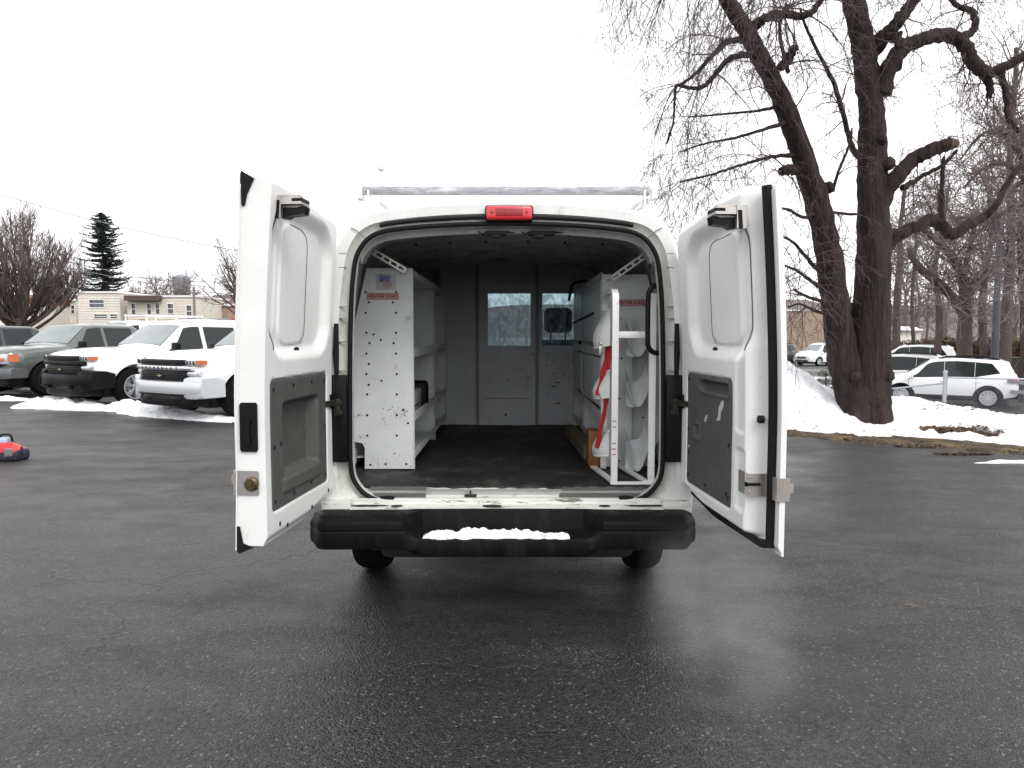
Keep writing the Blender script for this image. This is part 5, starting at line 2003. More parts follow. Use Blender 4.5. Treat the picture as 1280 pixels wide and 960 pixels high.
vehicle('suv', 'small_suv', 'small white suv with black cladding and red tail lamp beside the fence post', 'suv', place_rear(1237, 23.7, ZR), yawR, M_CARW, 'white cars behind the snowbank')
vehicle('suv', 'large_suv', 'white suv half hidden behind the small suv, its roof rails just above it', 'suv', (19.9, 36.0, ZR + 0.30), yawR, M_CARW, 'white cars behind the snowbank')
vehicle('suv', 'white_hatchback', 'white car between tree trunk and small suv, only roof and windshield showing', 'car', (15.6, 29.5, ZR + 0.02), yawR, M_CARW, 'white cars behind the snowbank')
vehicle('minivan', 'minivan', 'white minivan far off to the left of the big tree trunk', 'minivan', (24.9, 57.5, ZR), math.atan2(-0.45, -0.89), M_CARW)
vehicle('suv', 'black_car', 'black car far off beside the white minivan, next to the open van door', 'car', (22.6, 61.5, ZR), math.atan2(-0.6, -0.8), M_CARB)
# ================================================================== TREES
def vlerp(a, b, t):
    return a + (b - a) * t


def rvec(rg):
    while True:
        v = Vector((rg.uniform(-1, 1), rg.uniform(-1, 1), rg.uniform(-1, 1)))
        if 0.05 < v.length < 1:
            return v.normalized()


def grow(mb, rg, p, d, L_, r, lvl, cfg):
    """one branch and, recursively, its twigs"""
    n = cfg['seg'][min(lvl, len(cfg['seg']) - 1)]
    pts, rad = [Vector(p)], [r]
    d = Vector(d).normalized()
    st = L_ / n
    for i in range(n):
        d = (d + rvec(rg) * cfg['wob'][min(lvl, len(cfg['wob']) - 1)] + Vector((0, 0, cfg['up'][min(lvl, len(cfg['up']) - 1)])) * (0.6 + i / n)).normalized()
        pts.append(pts[-1] + d * st)
        rad.append(max(cfg.get('rmin', 0.003), r * (1 - 0.80 * (i + 1) / n)))
    sides = 7 if r > 0.06 else (5 if r > 0.02 else 3)
    mb.tube(pts, rad, sides, cap=r > 0.02)
    if lvl >= cfg['max']:
        return
    k = cfg['kids'][min(lvl, len(cfg['kids']) - 1)]
    for j in range(k):
        t = rg.uniform(0.15, 1.0) if lvl else rg.uniform(0.2, 1.0)
        i = min(n - 1, int(t * n))
        q = vlerp(pts[i], pts[i + 1], t * n - i)
        dd = (pts[i + 1] - pts[i]).normalized()
        side = dd.cross(rvec(rg)).normalized()
        sp = cfg['spread'][min(lvl, len(cfg['spread']) - 1)]
        nd = dd * (1 - sp) + side * sp
        rl = cfg['len'][min(lvl, len(cfg['len']) - 1)] * rg.uniform(0.6, 1.25)
        grow(mb, rg, q, nd, L_ * rl * (1.1 - 0.5 * t), max(cfg.get('rmin', 0.003), min(rad[i] * 0.6, r * 0.45)), lvl + 1, cfg)


# ---- the big two-stemmed tree by the snowbank, traced limb by limb at its own distance
TY = 12.2
big = thing('bare_tree', 'big bare tree with two leaning trunks and a broken stub, rising from the snowbank', 'tree', (P(1083, 520, TY).x, TY, 0.0))
rg = random.Random(11)


def limb(pts, dY=0.0, wig=0.35, n=6, Y0=TY):
    """pixel polyline (px, py, half width px, depth offset) to world points and radii"""
    W_, Rr = [], []
    for q in pts:
        px, py, r = q[0], q[1], q[2]
        d = q[3] if len(q) > 3 else dY
        p = P(px, py, Y0 + d)
        W_.append((p.x, p.y, p.z, 0.90 * r * (Y0 + d) / FL))
    C = crom(W_, n)
    out, rad = [], []
    for i, c_ in enumerate(C):
        r = c_[3]
        w = wig * min(r, 0.10) * 1.3
        out.append(Vector((c_[0] + w * 0.6 * noise.noise(Vector((i * 0.8, r * 30, c_[0] * 2))), c_[1] + w * 0.4 * noise.noise(Vector((i * 0.9, 11, c_[0]))), c_[2] + w * 0.5 * noise.noise(Vector((i * 0.85, 5, c_[2] * 2))))))
        rad.append(max(0.006, r * (1 + 0.09 * noise.noise(Vector((i * 0.7, c_[0] * 2, 9))))))
    return out, rad


def trunk_mesh(mb, pts, rad, sides=22, lump=0.07, seed=0):
    lump = min(lump, 0.08)
    """bark-lumpy tube"""
    o = len(mb.v)
    mb.tube(pts, rad, sides)
    for i in range(len(pts)):
        c_ = pts[i]
        for k in range(sides):
            v = Vector(mb.v[o + i * sides + k])
            d = v - c_
            a = 2 * PI * k / sides
            s_ = 1 + lump * noise.noise(Vector((math.cos(a) * 1.6 + seed, math.sin(a) * 1.6, c_.z * 1.1))) + lump * 0.5 * noise.noise(Vector((math.cos(a) * 5, math.sin(a) * 5 + seed, c_.z * 3)))
            v = c_ + d * s_
            mb.v[o + i * sides + k] = tuple(v)


mb = MB()
Rt = limb([(1084, 548, 35, 0.1), (1086, 520, 29), (1088, 480, 26), (1089, 420, 24.5), (1090, 350, 23), (1092, 300, 21.5), (1091, 240, 20), (1090, 190, 18.5), (1090, 140, 16), (1084, 95, 15.5), (1078, 50, 15), (1066, 0, 14), (1060, -60, 12), (1050, -130, 9)])
Lt = limb([(1072, 545, 33, 0.15), (1068, 510, 25, 0.1), (1060, 470, 22, 0.05), (1050, 420, 19.5), (1041, 360, 18, -0.1), (1032, 300, 16.5, -0.2), (1020, 250, 16, -0.3), (1003, 195, 14.5, -0.45), (985, 145, 13.5, -0.6), (965, 100, 12, -0.75), (945, 62, 11.5, -0.9), (925, 25, 10.5, -1.0), (900, -15, 9, -1.1), (870, -70, 7, -1.3)])
trunk_mesh(mb, *Rt, seed=1)
trunk_mesh(mb, *Lt, seed=5)
cr = limb([(1066, 548, 22, -0.1), (1074, 500, 20, -0.05), (1072, 440, 14, 0.05), (1066, 380, 7, 0.1)])
trunk_mesh(mb, *cr, seed=8)
# knots
for (px, py, r, d) in ((1110, 205, 9, -0.2), (1070, 470, 7, -0.3), (1008, 232, 6, -0.4), (1108, 470, 10, -0.2), (1102, 175, 7, -0.2), (1035, 235, 8, -0.3)):
    p = P(px, py, TY + d)
    rr_ = r * TY / FL
    mb.lathe([(0.01, -rr_), (rr_ * 0.7, -rr_ * 0.6), (rr_, 0), (rr_ * 0.7, rr_ * 0.7), (0.01, rr_)], p, (0.2, -0.3, 1), 10)
trunk = obj('trunk', mb, M_BARK, big, smooth=80)

LIMBS = [
    [(1098, 255, 15), (1112, 232, 12, -0.1), (1130, 210, 10, -0.15), (1150, 195, 9.5, -0.2), (1172, 184, 9, -0.25), (1187, 181, 8, -0.3)],           # broken stub, right
    [(1100, 118, 15), (1108, 92, 12), (1122, 68, 10.5, 0.1), (1145, 52, 9.5, 0.2), (1175, 44, 9, 0.3), (1200, 50, 9, 0.3), (1213, 72, 9, 0.3), (1228, 90, 8.5, 0.2), (1250, 86, 6.5, 0.1), (1290, 64, 5.5), (1340, 40, 4)],
    [(1200, 50, 7, 0.3), (1218, 35, 5, 0.3), (1216, 15, 4.5, 0.3), (1198, 8, 3.5, 0.4), (1180, -12, 3, 0.4)],
    [(1228, 90, 6, 0.2), (1238, 110, 5, 0.2), (1236, 122, 4, 0.2)],
    [(1252, 88, 5, 0.1), (1258, 120, 4, 0.1), (1262, 150, 3.5, 0.1), (1275, 165, 3, 0.1)],
    [(1092, 60, 13), (1112, 38, 9, -0.2), (1130, 18, 8, -0.3), (1152, -12, 7, -0.4), (1180, -60, 5, -0.5)],
    [(1110, 45, 7, -0.2), (1128, 52, 5, -0.4), (1122, 58, 4, -0.5), (1126, 40, 3, -0.5)],
    [(1098, 335, 13), (1112, 300, 10, 0.1), (1135, 288, 8.5, 0.2), (1165, 275, 8, 0.3), (1178, 284, 8, 0.3), (1192, 293, 7.5, 0.3), (1208, 282, 7, 0.3), (1228, 272, 5.5, 0.4), (1245, 255, 4.5, 0.4), (1262, 225, 3.5, 0.5), (1278, 205, 3, 0.5)],
    [(1176, 280, 5, 0.3), (1177, 250, 3.5, 0.3), (1178, 215, 3, 0.3), (1180, 196, 2.2, 0.3)],
    [(1128, 235, 4.5, -0.1), (1150, 222, 3, 0), (1180, 205, 2.5, 0), (1196, 188, 2, 0)],
    [(1076, 195, 5, -0.2), (1066, 186, 4, -0.3), (1056, 150, 3.2, -0.3), (1045, 110, 3, -0.3), (1030, 80, 2.5, -0.4), (1010, 40, 2, -0.4), (1000, 10, 1.6, -0.4)],
    [(1062, -5, 8), (1040, -30, 6, -0.4), (1010, -60, 5, -0.6)],
    [(935, 40, 8, -0.9), (950, 26, 6.5, -1.0), (970, 18, 5.5, -1.1), (1000, 20, 5, -1.2), (1018, 12, 4, -1.2), (1032, -10, 3.5, -1.3)],
    [(932, 50, 5, -0.9), (910, 52, 4, -1.1), (890, 70, 3.2, -1.3), (870, 92, 2.2, -1.4), (852, 105, 2, -1.5)],
    [(950, 68, 5, -0.85), (915, 72, 4.2, -1.2), (895, 92, 3.6, -1.3), (880, 108, 3, -1.4), (862, 110, 2.6, -1.5), (846, 107, 2.4, -1.5), (843, 125, 1.8, -1.5), (842, 150, 1.4, -1.5), (834, 180, 1.1, -1.5)],
    [(975, 85, 6, -0.6), (985, 75, 6.5, -0.7), (993, 58, 5.5, -0.8)],
    [(985, 90, 3, -0.6), (978, 60, 2.5, -0.8), (975, 30, 2.2, -0.9), (985, 5, 1.8, -1.0)],
    [(1000, 212, 8, -0.4), (986, 212, 6.5, -0.5), (976, 214, 6, -0.6)],
    [(998, 195, 4, -0.4), (970, 195, 2.6, -0.8), (930, 205, 2.0, -1.1), (890, 218, 1.5, -1.3), (850, 228, 1.0, -1.4)],
    [(990, 150, 4, -0.5), (960, 160, 2.4, -0.9), (920, 172, 1.8, -1.1), (880, 180, 1.3, -1.3), (850, 190, 0.9, -1.4)],
    [(980, 130, 3, -0.5), (950, 138, 1.9, -0.8), (900, 143, 1.4, -1.0), (860, 146, 1.0, -1.0)],
    [(1024, 262, 3.5, -0.3), (1005, 272, 2.4, -0.5), (985, 262, 2, -0.8), (955, 258, 1.5, -1.0)],
    [(1036, 345, 5, -0.1), (1020, 335, 3.2, -0.3), (1005, 318, 2.4, -0.6), (990, 302, 2, -0.9), (970, 292, 1.4, -1.2)],
    [(1038, 368, 4, -0.1), (1015, 352, 2.6, -0.4), (995, 338, 2.0, -0.8), (975, 330, 1.4, -1.1)],
    [(1040, 380, 3.5, -0.1), (1012, 372, 2.2, -0.5), (992, 362, 1.6, -0.8)],
    [(1042, 395, 3, -0.1), (1018, 388, 2.0, -0.6), (1000, 380, 1.4, -0.9), (985, 384, 1.1, -1.0)],
    [(1026, 262, 3, -0.3), (1045, 266, 2.2, -0.3), (1070, 268, 2.0, -0.3)],
    [(1040, 240, 3, -0.3), (1048, 215, 2.0, -0.4), (1062, 180, 1.8, -0.5), (1065, 160, 1.2, -0.5)],
]
cfgT = dict(seg=[8, 6, 5, 4], wob=[0.22, 0.22, 0.24, 0.3], up=[-0.12, -0.13, -0.10, -0.05], kids=[6, 3, 2], spread=[0.5, 0.45, 0.5], len=[0.55, 0.6, 0.6], max=2, rmin=0.0026)
limbs_world = []
tw = MB()
for li, L0 in enumerate(LIMBS):
    pts, rad = limb(L0, wig=0.7)
    mb = MB()
    if rad[0] > 0.03:
        trunk_mesh(mb, pts, rad, sides=14 if rad[0] > 0.08 else 8, lump=0.12, seed=li)
        limbs_world.append((pts, rad))
        obj('limb', mb, M_BARK, big, smooth=80)
    else:
        tw.tube(pts, rad, 5)
        limbs_world.append((pts, rad))
limbs_world.append(Lt)
limbs_world.append(Rt)
for li, (pts, rad) in enumerate(limbs_world):
    big_ = rad[0] > 0.12
    tot = sum((pts[i + 1] - pts[i]).length for i in range(len(pts) - 1))
    if li == 0:
        cnt = 1
    elif li >= len(limbs_world) - 2:
        cnt = 16
    else:
        cnt = int(tot * (6.0 if not big_ else 3.0)) + 1
    for _ in range(cnt):
        t = rg.uniform(0.25, 1.0) if li < len(limbs_world) - 2 else rg.uniform(0.6, 0.98)
        i = min(len(pts) - 2, int(t * (len(pts) - 1)))
        d = (pts[i + 1] - pts[i]).normalized()
        if not (li >= len(limbs_world) - 2):
            nd = d * 0.45 + rvec(rg) * 0.7 + Vector((0, 0, -0.15))
        else:
            nd = rvec(rg) + Vector((-0.35 if li == len(limbs_world) - 2 else 0, -0.2, 0.1))
        left_zone = pts[i].x < P(1000, 0, TY).x
        ll = rg.uniform(0.6, 1.4) * (1.15 if left_zone else 0.7)
        grow(tw, rg, pts[i] + nd.normalized() * rad[i] * 0.5, nd, ll, max(0.006, min(0.014, rad[i] * 0.35)), 0, cfgT)
# hanging sprays that enter the frame from limbs above it, top left
for _ in range(70):
    px = rg.uniform(770, 1010)
    py = rg.uniform(-90, -15)
    p = P(px, py, TY + rg.uniform(-2.4, 0.3))
    grow(tw, rg, p, (rg.uniform(-0.7, 0.1), rg.uniform(-0.3, 0.3), -0.75), rg.uniform(0.9, 1.9) * (0.6 + 0.4 * sm(770, 880, px)), 0.010, 0, cfgT)
for _ in range(30):
    px = rg.uniform(1010, 1300)
    py = rg.uniform(-90, -15)
    p = P(px, py, TY + rg.uniform(-1.5, 1.5))
    grow(tw, rg, p, (rg.uniform(-0.5, 0.5), rg.uniform(-0.3, 0.3), -0.6), rg.uniform(0.7, 1.5), 0.010, 0, cfgT)
obj('twigs', tw, M_TWIG, big, smooth=0, recalc=False)
# overhead limbs those sprays hang from
mb = MB()
for L0 in ([(900, -15, 7, -1.1), (860, -40, 5, -1.3), (820, -55, 4, -1.4), (770, -60, 2.5, -1.4)], [(870, -70, 6, -1.3), (820, -80, 4, -1.4), (780, -75, 3, -1.4)], [(1060, -60, 8), (1000, -80, 6, -1), (940, -70, 4, -1.4), (900, -60, 3, -1.6)],
           [(1152, -12, 6, -0.4), (1200, -40, 4, 0), (1260, -50, 3, 0.4), (1300, -45, 2, 0.5)]):
    pts, rad = limb(L0)
    trunk_mesh(mb, pts, rad, sides=8)
obj('limb', mb, M_BARK, big, smooth=80)
mb = MB()
p = P(1189, 180, TY - 0.3)
rr = []
for j in range(5):
    rr.append([p + Vector((-0.05 + 0.035 * j, 0.11 * math.cos(2 * PI * k / 12) * (1 - 0.06 * j), 0.11 * math.sin(2 * PI * k / 12) * (1 - 0.1 * j))) + Vector((0.03 * noise.noise(Vector((k, j, 2))), 0, 0.02 * noise.noise(Vector((k, j, 7))))) for k in range(12)])
mb.loft(rr)
p = P(993, 60, TY - 0.8)
mb.lathe([(0.07, -0.02), (0.065, 0.02), (0.02, 0.05)], p, (0.2, 0, 1), 9)
obj('broken_end', mb, M_HEART, big)

# ---- woods behind the right lot
cfgW = dict(seg=[7, 6, 5, 4], wob=[0.22, 0.30, 0.32, 0.3], up=[0.05, 0.02, -0.02, 0.0], kids=[6, 4, 5], spread=[0.45, 0.5, 0.5], len=[0.6, 0.6, 0.6], max=2, rmin=0.008)


def wood_tree(pts_px, Y0, label, seed, ntw=60, ll=3.2, limbs=(), bark=None, zone=(0.3, 1.0), rmin=0.008, group='bare trees behind the right lot'):
    rg2 = random.Random(seed)
    pts, rad = limb(pts_px, Y0=Y0)
    rad = [q * 0.78 for q in rad]
    zg = ground_z(pts[0].x, pts[0].y)
    pts.insert(0, Vector((pts[0].x, pts[0].y, zg - 0.1)))
    rad.insert(0, rad[0] * 1.15)
    base = Vector((pts[0].x, pts[0].y, zg))
    t = thing('bare_tree', label, 'tree', (base.x, base.y, base.z), group=group)
    mb = MB()
    trunk_mesh(mb, pts, rad, sides=10, seed=seed)
    allp = [(pts, rad)]
    for L0 in limbs:
        a, b = limb(L0, Y0=Y0)
        trunk_mesh(mb, a, b, sides=7, seed=seed + 3)
        allp.append((a, b))
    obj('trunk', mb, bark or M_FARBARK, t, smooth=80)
    tw = MB()
    ntw = int(ntw * 0.62)
    cf = dict(cfgW)
    cf['rmin'] = rmin * 0.8
    for (a, b) in allp:
        tot = sum((a[i + 1] - a[i]).length for i in range(len(a) - 1))
        k = ntw if a is pts else int(ntw * 0.4)
        for _ in range(k):
            q = rg2.uniform(*zone) if a is pts else rg2.uniform(0.2, 1)
            i = min(len(a) - 2, int(q * (len(a) - 1)))
            nd = rvec(rg2) + Vector((0, 0, 0.35))
            grow(tw, rg2, a[i], nd, ll * rg2.uniform(0.5, 1.2) * (1.15 - 0.5 * q), max(rmin, min(0.03, b[i] * 0.4)), 0, cf)
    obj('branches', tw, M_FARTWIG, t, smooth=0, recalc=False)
    return t


wood_tree([(1205, 455, 13), (1206, 400, 11), (1204, 350, 9), (1190, 320, 7), (1170, 300, 5), (1150, 285, 3)], 27, 'bare tree with thick brown trunk and wide arms behind the white suvs', 21, 60, 3.0,
          [[(1206, 390, 8), (1180, 360, 6), (1150, 335, 5), (1135, 310, 3)], [(1205, 370, 7), (1225, 350, 5), (1245, 330, 3)], [(1208, 380, 5), (1206, 340, 4), (1215, 300, 3), (1222, 262, 2)]])
wood_tree([(1257, 455, 9), (1258, 400, 8.5), (1262, 340, 7.5), (1264, 280, 6.5), (1262, 220, 5.5), (1264, 170, 5), (1268, 120, 4), (1270, 60, 3)], 25, 'tall slim bare tree just right of the dark lamp pole', 22, 70, 2.8,
          [[(1262, 240, 4), (1276, 228, 3), (1290, 220, 2)], [(1260, 330, 4), (1245, 290, 3), (1235, 250, 2)]])
wood_tree([(1281, 455, 7), (1280, 400, 6.5), (1277, 340, 6), (1276, 280, 5), (1280, 210, 4)], 26, 'bare tree cut by the right photo edge', 23, 45, 2.6)
wood_tree([(1120, 440, 7), (1121, 390, 6.5), (1124, 330, 5), (1126, 280, 4), (1132, 230, 2.5)], 38, 'slim bare tree just right of the big trunk, above the white shed', 24, 60, 3.4, rmin=0.014)
wood_tree([(1143, 440, 3.5), (1140, 380, 3), (1144, 320, 2.5), (1148, 270, 2)], 40, 'thin sapling between the slim bare tree and the thick trunk', 25, 50, 2.8, rmin=0.014)
wood_tree([(1172, 440, 6), (1174, 390, 5.5), (1168, 340, 4.5), (1178, 290, 3.5), (1185, 240, 2)], 33, 'leaning bare tree over the roof of the second suv', 26, 60, 3.2, rmin=0.012)
wood_tree([(1230, 440, 7), (1228, 390, 6.5), (1232, 340, 5), (1240, 290, 4), (1238, 240, 3)], 32, 'bare tree left of the dark lamp pole', 27, 60, 3.0, rmin=0.012)
# arching weeping tree in front of the woods, upper right
wood_tree([(1300, 470, 9), (1298, 400, 8), (1292, 320, 7), (1285, 250, 6), (1275, 190, 5), (1258, 150, 3)], 18, 'bare tree beyond the right photo edge with arching twigs over the lot', 28, 70, 2.3,
          [[(1285, 250, 4), (1262, 262, 3), (1235, 280, 2.5), (1215, 300, 2)], [(1280, 220, 4), (1255, 205, 3), (1228, 212, 2), (1205, 235, 1.5)], [(1275, 190, 4), (1250, 165, 3), (1225, 170, 2), (1200, 200, 1.4)]])
# distant wood on the far right slope, one mass
mb = MB()
rg2 = random.Random(41)
cf = dict(cfgW)
cf.update(kids=[6, 4], max=2, rmin=0.03)
for k in range(70):
    x = rg2.uniform(42, 120)
    y = rg2.uniform(70, 110)
    h_ = rg2.uniform(7, 12)
    p = Vector((x, y, -1))
    mb.tube([p, p + Vector((0.3, 0, h_ * 0.5)), p + Vector((rg2.uniform(-1, 1), 0, h_))], [0.22, 0.15, 0.05], 5)
    for _ in range(9):
        grow(mb, rg2, p + Vector((0, 0, h_ * rg2.uniform(0.3, 0.9))), rvec(rg2) + Vector((0, 0, 0.8)), h_ * 0.3, 0.06, 1, cf)
tag(obj('distant_wood', mb, M_FARTWIG, smooth=0, recalc=False), 'grey mass of bare trees far beyond the right lot', 'wood', kind='stuff')

# ---- left: fan-shaped bare tree, conifer, distant trees
rg3 = random.Random(5)
YT = 44
base = P(24, 402, YT)
base.z = 0
t = thing('bare_tree', 'bare fan-shaped tree with many upright stems behind the left parked trucks', 'tree', (base.x, base.y, 0))
mb = MB()
mb.tube([base, base + Vector((0, 0, 1.2)), base + Vector((0.1, 0, 2.5))], [0.42, 0.36, 0.32], 10)
tw = MB()
cf = dict(seg=[7, 6, 5], wob=[0.10, 0.14, 0.16], up=[0.10, 0.16, 0.14], kids=[6, 5], spread=[0.35, 0.35], len=[0.6, 0.6], max=2, rmin=0.009)
for k in range(34):
    a = rg3.uniform(0, 2 * PI)
    el = rg3.uniform(0.0, 1.0)
    d = Vector((math.cos(a) * (1.35 - el * 0.75), math.sin(a) * (1.2 - el), 0.28 + el))
    p = base + Vector((0, 0, rg3.uniform(1.3, 2.6)))
    L_ = rg3.uniform(4.0, 6.6) * (0.86 + 0.2 * el)
    n = 8
    pts, rad = [p], [0.12]
    d.normalize()
    for i in range(n):
        d = (d + rvec(rg3) * 0.08 + Vector((0, 0, 0.10))).normalized()
        pts.append(pts[-1] + d * L_ / n)
        rad.append(0.12 * (1 - 0.85 * (i + 1) / n))
    mb.tube(pts, rad, 6)
    for _ in range(13):
        i = rg3.randrange(2, n)
        nd = (pts[i] - pts[i - 1]).normalized() * 0.6 + rvec(rg3) * 0.5 + Vector((0, 0, 0.35))
        grow(tw, rg3, pts[i], nd, rg3.uniform(1.0, 2.2), 0.03, 0, cf)
obj('trunk', mb, M_FARBARK, t, smooth=80)
obj('branches', tw, M_FARTWIG, t, smooth=0, recalc=False)

# conifer
YC = 84
b0, tp = P(131, 402, YC), P(127, 264, YC)
t = thing('conifer_tree', 'dark green spire-shaped conifer with sparse layered boughs behind the left lot', 'tree', (b0.x, YC, 0))
mb = MB()
mb.tube([(b0.x, YC, 0), (b0.x, YC, 4), (tp.x, YC, tp.z - 0.2)], [0.30, 0.22, 0.04], 8)
obj('trunk', mb, M_FARBARK, t)
nd_ = MB()
H = tp.z
for k in range(460):
    f = rg3.random() ** 1.05
    z = 1.8 + (H - 2.0) * f
    rad_ = (0.30 + 2.75 * (1 - f) ** 0.80) * rg3.uniform(0.40, 1.28) * 1.4
    if f > 0.8:
        rad_ *= 1.3
    a = rg3.uniform(0, 2 * PI)
    dirv = Vector((math.cos(a), math.sin(a), 0))
    side = Vector((-dirv.y, dirv.x, 0))
    c0 = Vector((lerp(b0.x, tp.x, f), YC, z))
    m_ = int(7 + rad_ * 7)
    for i in range(m_):
        q = (i + 1) / m_
        p = c0 + dirv * rad_ * q + Vector((0, 0, -0.55 * rad_ * q * 0.5 + 0.55 * rad_ * (q ** 2.2) * 0.55))
        for s_ in (-1, 1):
            l_ = rg3.uniform(0.15, 0.50) * (1.1 - 0.5 * q)
            e_ = p + side * s_ * l_ + dirv * 0.16 + Vector((0, 0, rg3.uniform(-0.20, 0.05)))
            w_ = Vector((0, 0, 0.05)) + dirv * 0.05
            nd_.add([p - w_, p + w_, e_], [(0, 1, 2)])
        if i % 2 == 0:
            e_ = p + Vector((rg3.uniform(-0.1, 0.1), rg3.uniform(-0.1, 0.1), -rg3.uniform(0.1, 0.3)))
            nd_.add([p - side * 0.05, p + side * 0.05, e_], [(0, 1, 2)])
obj('needles', nd_, M_NEEDLE, t, smooth=0, recalc=False)

for (px, Yd, py, sd, nt_, lb) in ((202, 90, 338, 61, 22, 'faint bare tree on the skyline above the cream row building'), (226, 95, 346, 62, 16, 'smaller faint bare tree on the skyline beside the round water tank'),
                                  (303, 46, 300, 63, 45, 'bare street tree just left of the open left van door'), (176, 100, 352, 64, 14, 'low faint bare tree right behind the conifer')):
    rg4 = random.Random(sd)
    b_ = P(px, 402, Yd)
    top_ = P(px, py, Yd).z
    t = thing('bare_tree', lb, 'tree', (b_.x, Yd, 0), group='bare trees beyond the left buildings')
    mb = MB()
    h_ = top_ * 0.62
    pts = [(b_.x, Yd, 0), (b_.x + 0.1, Yd, h_ * 0.5), (b_.x - 0.1, Yd, h_)]
    mb.tube(pts, [0.22, 0.17, 0.10], 7)
    obj('trunk', mb, M_FARBARK, t)
    tw = MB()
    cf = dict(seg=[6, 5, 4], wob=[0.18, 0.22, 0.2], up=[0.08, 0.06, 0.0], kids=[6, 5], spread=[0.45, 0.5], len=[0.55, 0.6], max=2, rmin=Yd * 0.00020)
    for _ in range(nt_):
        z = h_ * rg4.uniform(0.45, 1.0)
        grow(tw, rg4, Vector((b_.x, Yd, z)), rvec(rg4) * 0.8 + Vector((0, 0, 0.8)), (top_ - z) * rg4.uniform(0.6, 1.0), 0.07, 0, cf)
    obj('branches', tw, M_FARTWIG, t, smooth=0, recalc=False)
# ================================================================== GROUND, SNOW, BUILDINGS, SKY
M_ASPH = bpy.data.materials.new('wet_asphalt')
M_ASPH.use_nodes = True
nt = M_ASPH.node_tree
N, L = nt.nodes, nt.links
b = N['Principled BSDF']
tc = N.new('ShaderNodeTexCoord')


def noise_n(scale, det=6, rough=0.6, stretch=None, dist=0.0):
    n = N.new('ShaderNodeTexNoise')
    n.inputs['Scale'].default_value = scale
    n.inputs['Detail'].default_value = det
    n.inputs['Roughness'].default_value = rough
    n.inputs['Distortion'].default_value = dist
    if stretch:
        m = N.new('ShaderNodeMapping')
        m.inputs['Scale'].default_value = stretch
        m.inputs['Rotation'].default_value = (0, 0, 0.25)
        L.new(tc.outputs['Object'], m.inputs[0])
        L.new(m.outputs[0], n.inputs['Vector'])
    else:
        L.new(tc.outputs['Object'], n.inputs['Vector'])
    return n


def mrange(src, a, b_, c, d):
    m = N.new('ShaderNodeMapRange')
    m.inputs[1].default_value = a
    m.inputs[2].default_value = b_
    m.inputs[3].default_value = c
    m.inputs[4].default_value = d
    L.new(src, m.inputs[0])
    return m.outputs[0]


def math2(op, a, b_):
    m = N.new('ShaderNodeMath')
    m.operation = op
    for i, q in enumerate((a, b_)):
        if isinstance(q, (int, float)):
            m.inputs[i].default_value = q
        else:
            L.new(q, m.inputs[i])
    return m.outputs[0]


def mixc(f, a, b_, mode='MIX'):
    m = N.new('ShaderNodeMix')
    m.data_type = 'RGBA'
    m.blend_type = mode
    if isinstance(f, (int, float)):
        m.inputs[0].default_value = f
    else:
        L.new(f, m.inputs[0])
    for i, q in ((6, a), (7, b_)):
        if isinstance(q, tuple):
            m.inputs[i].default_value = (*q, 1)
        else:
            L.new(q, m.inputs[i])
    return m.outputs[2]


big_n = noise_n(0.35, 5, 0.55, (0.5, 1.0, 1))
mid_n = noise_n(2.2, 7, 0.65, (0.6, 1.0, 1))
wet = mrange(big_n.outputs[0], 0.40, 0.62, 0, 1)
col = mixc(wet, (0.0155, 0.0146, 0.0143), (0.033, 0.0308, 0.029))
col = mixc(mrange(mid_n.outputs[0], 0.35, 0.68, 0.0, 0.6), col, (0.009, 0.0085, 0.0085))
# aggregate: stones of uneven tone
vo = N.new('ShaderNodeTexVoronoi')
vo.inputs['Scale'].default_value = 105
L.new(tc.outputs['Object'], vo.inputs['Vector'])
sep = N.new('ShaderNodeSeparateColor')
L.new(vo.outputs['Color'], sep.inputs[0])
stone = mrange(sep.outputs[0], 0.0, 1.0, 0.25, 1.9)
cmb = N.new('ShaderNodeCombineColor')
for i in range(3):
    L.new(stone, cmb.inputs[i])
col = mixc(1.0, col, cmb.outputs[0], 'MULTIPLY')
pale = mrange(sep.outputs[1], 0.966, 0.985, 0.0, 0.5)
col = mixc(pale, col, (0.20, 0.185, 0.165))
# cracks: distorted cell edges, kept only in places
nv = noise_n(1.6, 4, 0.6)
vm = N.new('ShaderNodeVectorMath')
vm.operation = 'MULTIPLY_ADD'
L.new(nv.outputs['Color'], vm.inputs[0])
vm.inputs[1].default_value = (0.8, 0.8, 0.8)
L.new(tc.outputs['Object'], vm.inputs[2])
v2 = N.new('ShaderNodeTexVoronoi')
v2.feature = 'DISTANCE_TO_EDGE'
v2.inputs['Scale'].default_value = 0.5
L.new(vm.outputs[0], v2.inputs['Vector'])
cmask = noise_n(0.55, 3, 0.5)
crack = math2('MULTIPLY', mrange(v2.outputs['Distance'], 0.0, 0.008, 1, 0), mrange(cmask.outputs[0], 0.44, 0.52, 0, 1))
col = mixc(math2('MULTIPLY', crack, 0.8), col, (0.010, 0.010, 0.010))
L.new(col, b.inputs['Base Color'])
rg_ = mixc(1.0, (0, 0, 0), (1, 1, 1))
rough = math2('ADD', mrange(big_n.outputs[0], 0.38, 0.64, 0.26, 0.60), mrange(mid_n.outputs[0], 0.3, 0.7, -0.12, 0.16))
L.new(rough, b.inputs['Roughness'])
b.inputs['Specular IOR Level'].default_value = 0.40
fine = noise_n(140, 3, 0.6)
hgt = math2('ADD', math2('ADD', math2('MULTIPLY', vo.outputs['Distance'], -0.6), math2('MULTIPLY', fine.outputs[0], 0.35)), math2('ADD', math2('MULTIPLY', crack, -0.8), math2('MULTIPLY', mid_n.outputs[0], 0.5)))
bp = N.new('ShaderNodeBump')
bp.inputs['Strength'].default_value = 0.85
bp.inputs['Distance'].default_value = 0.012
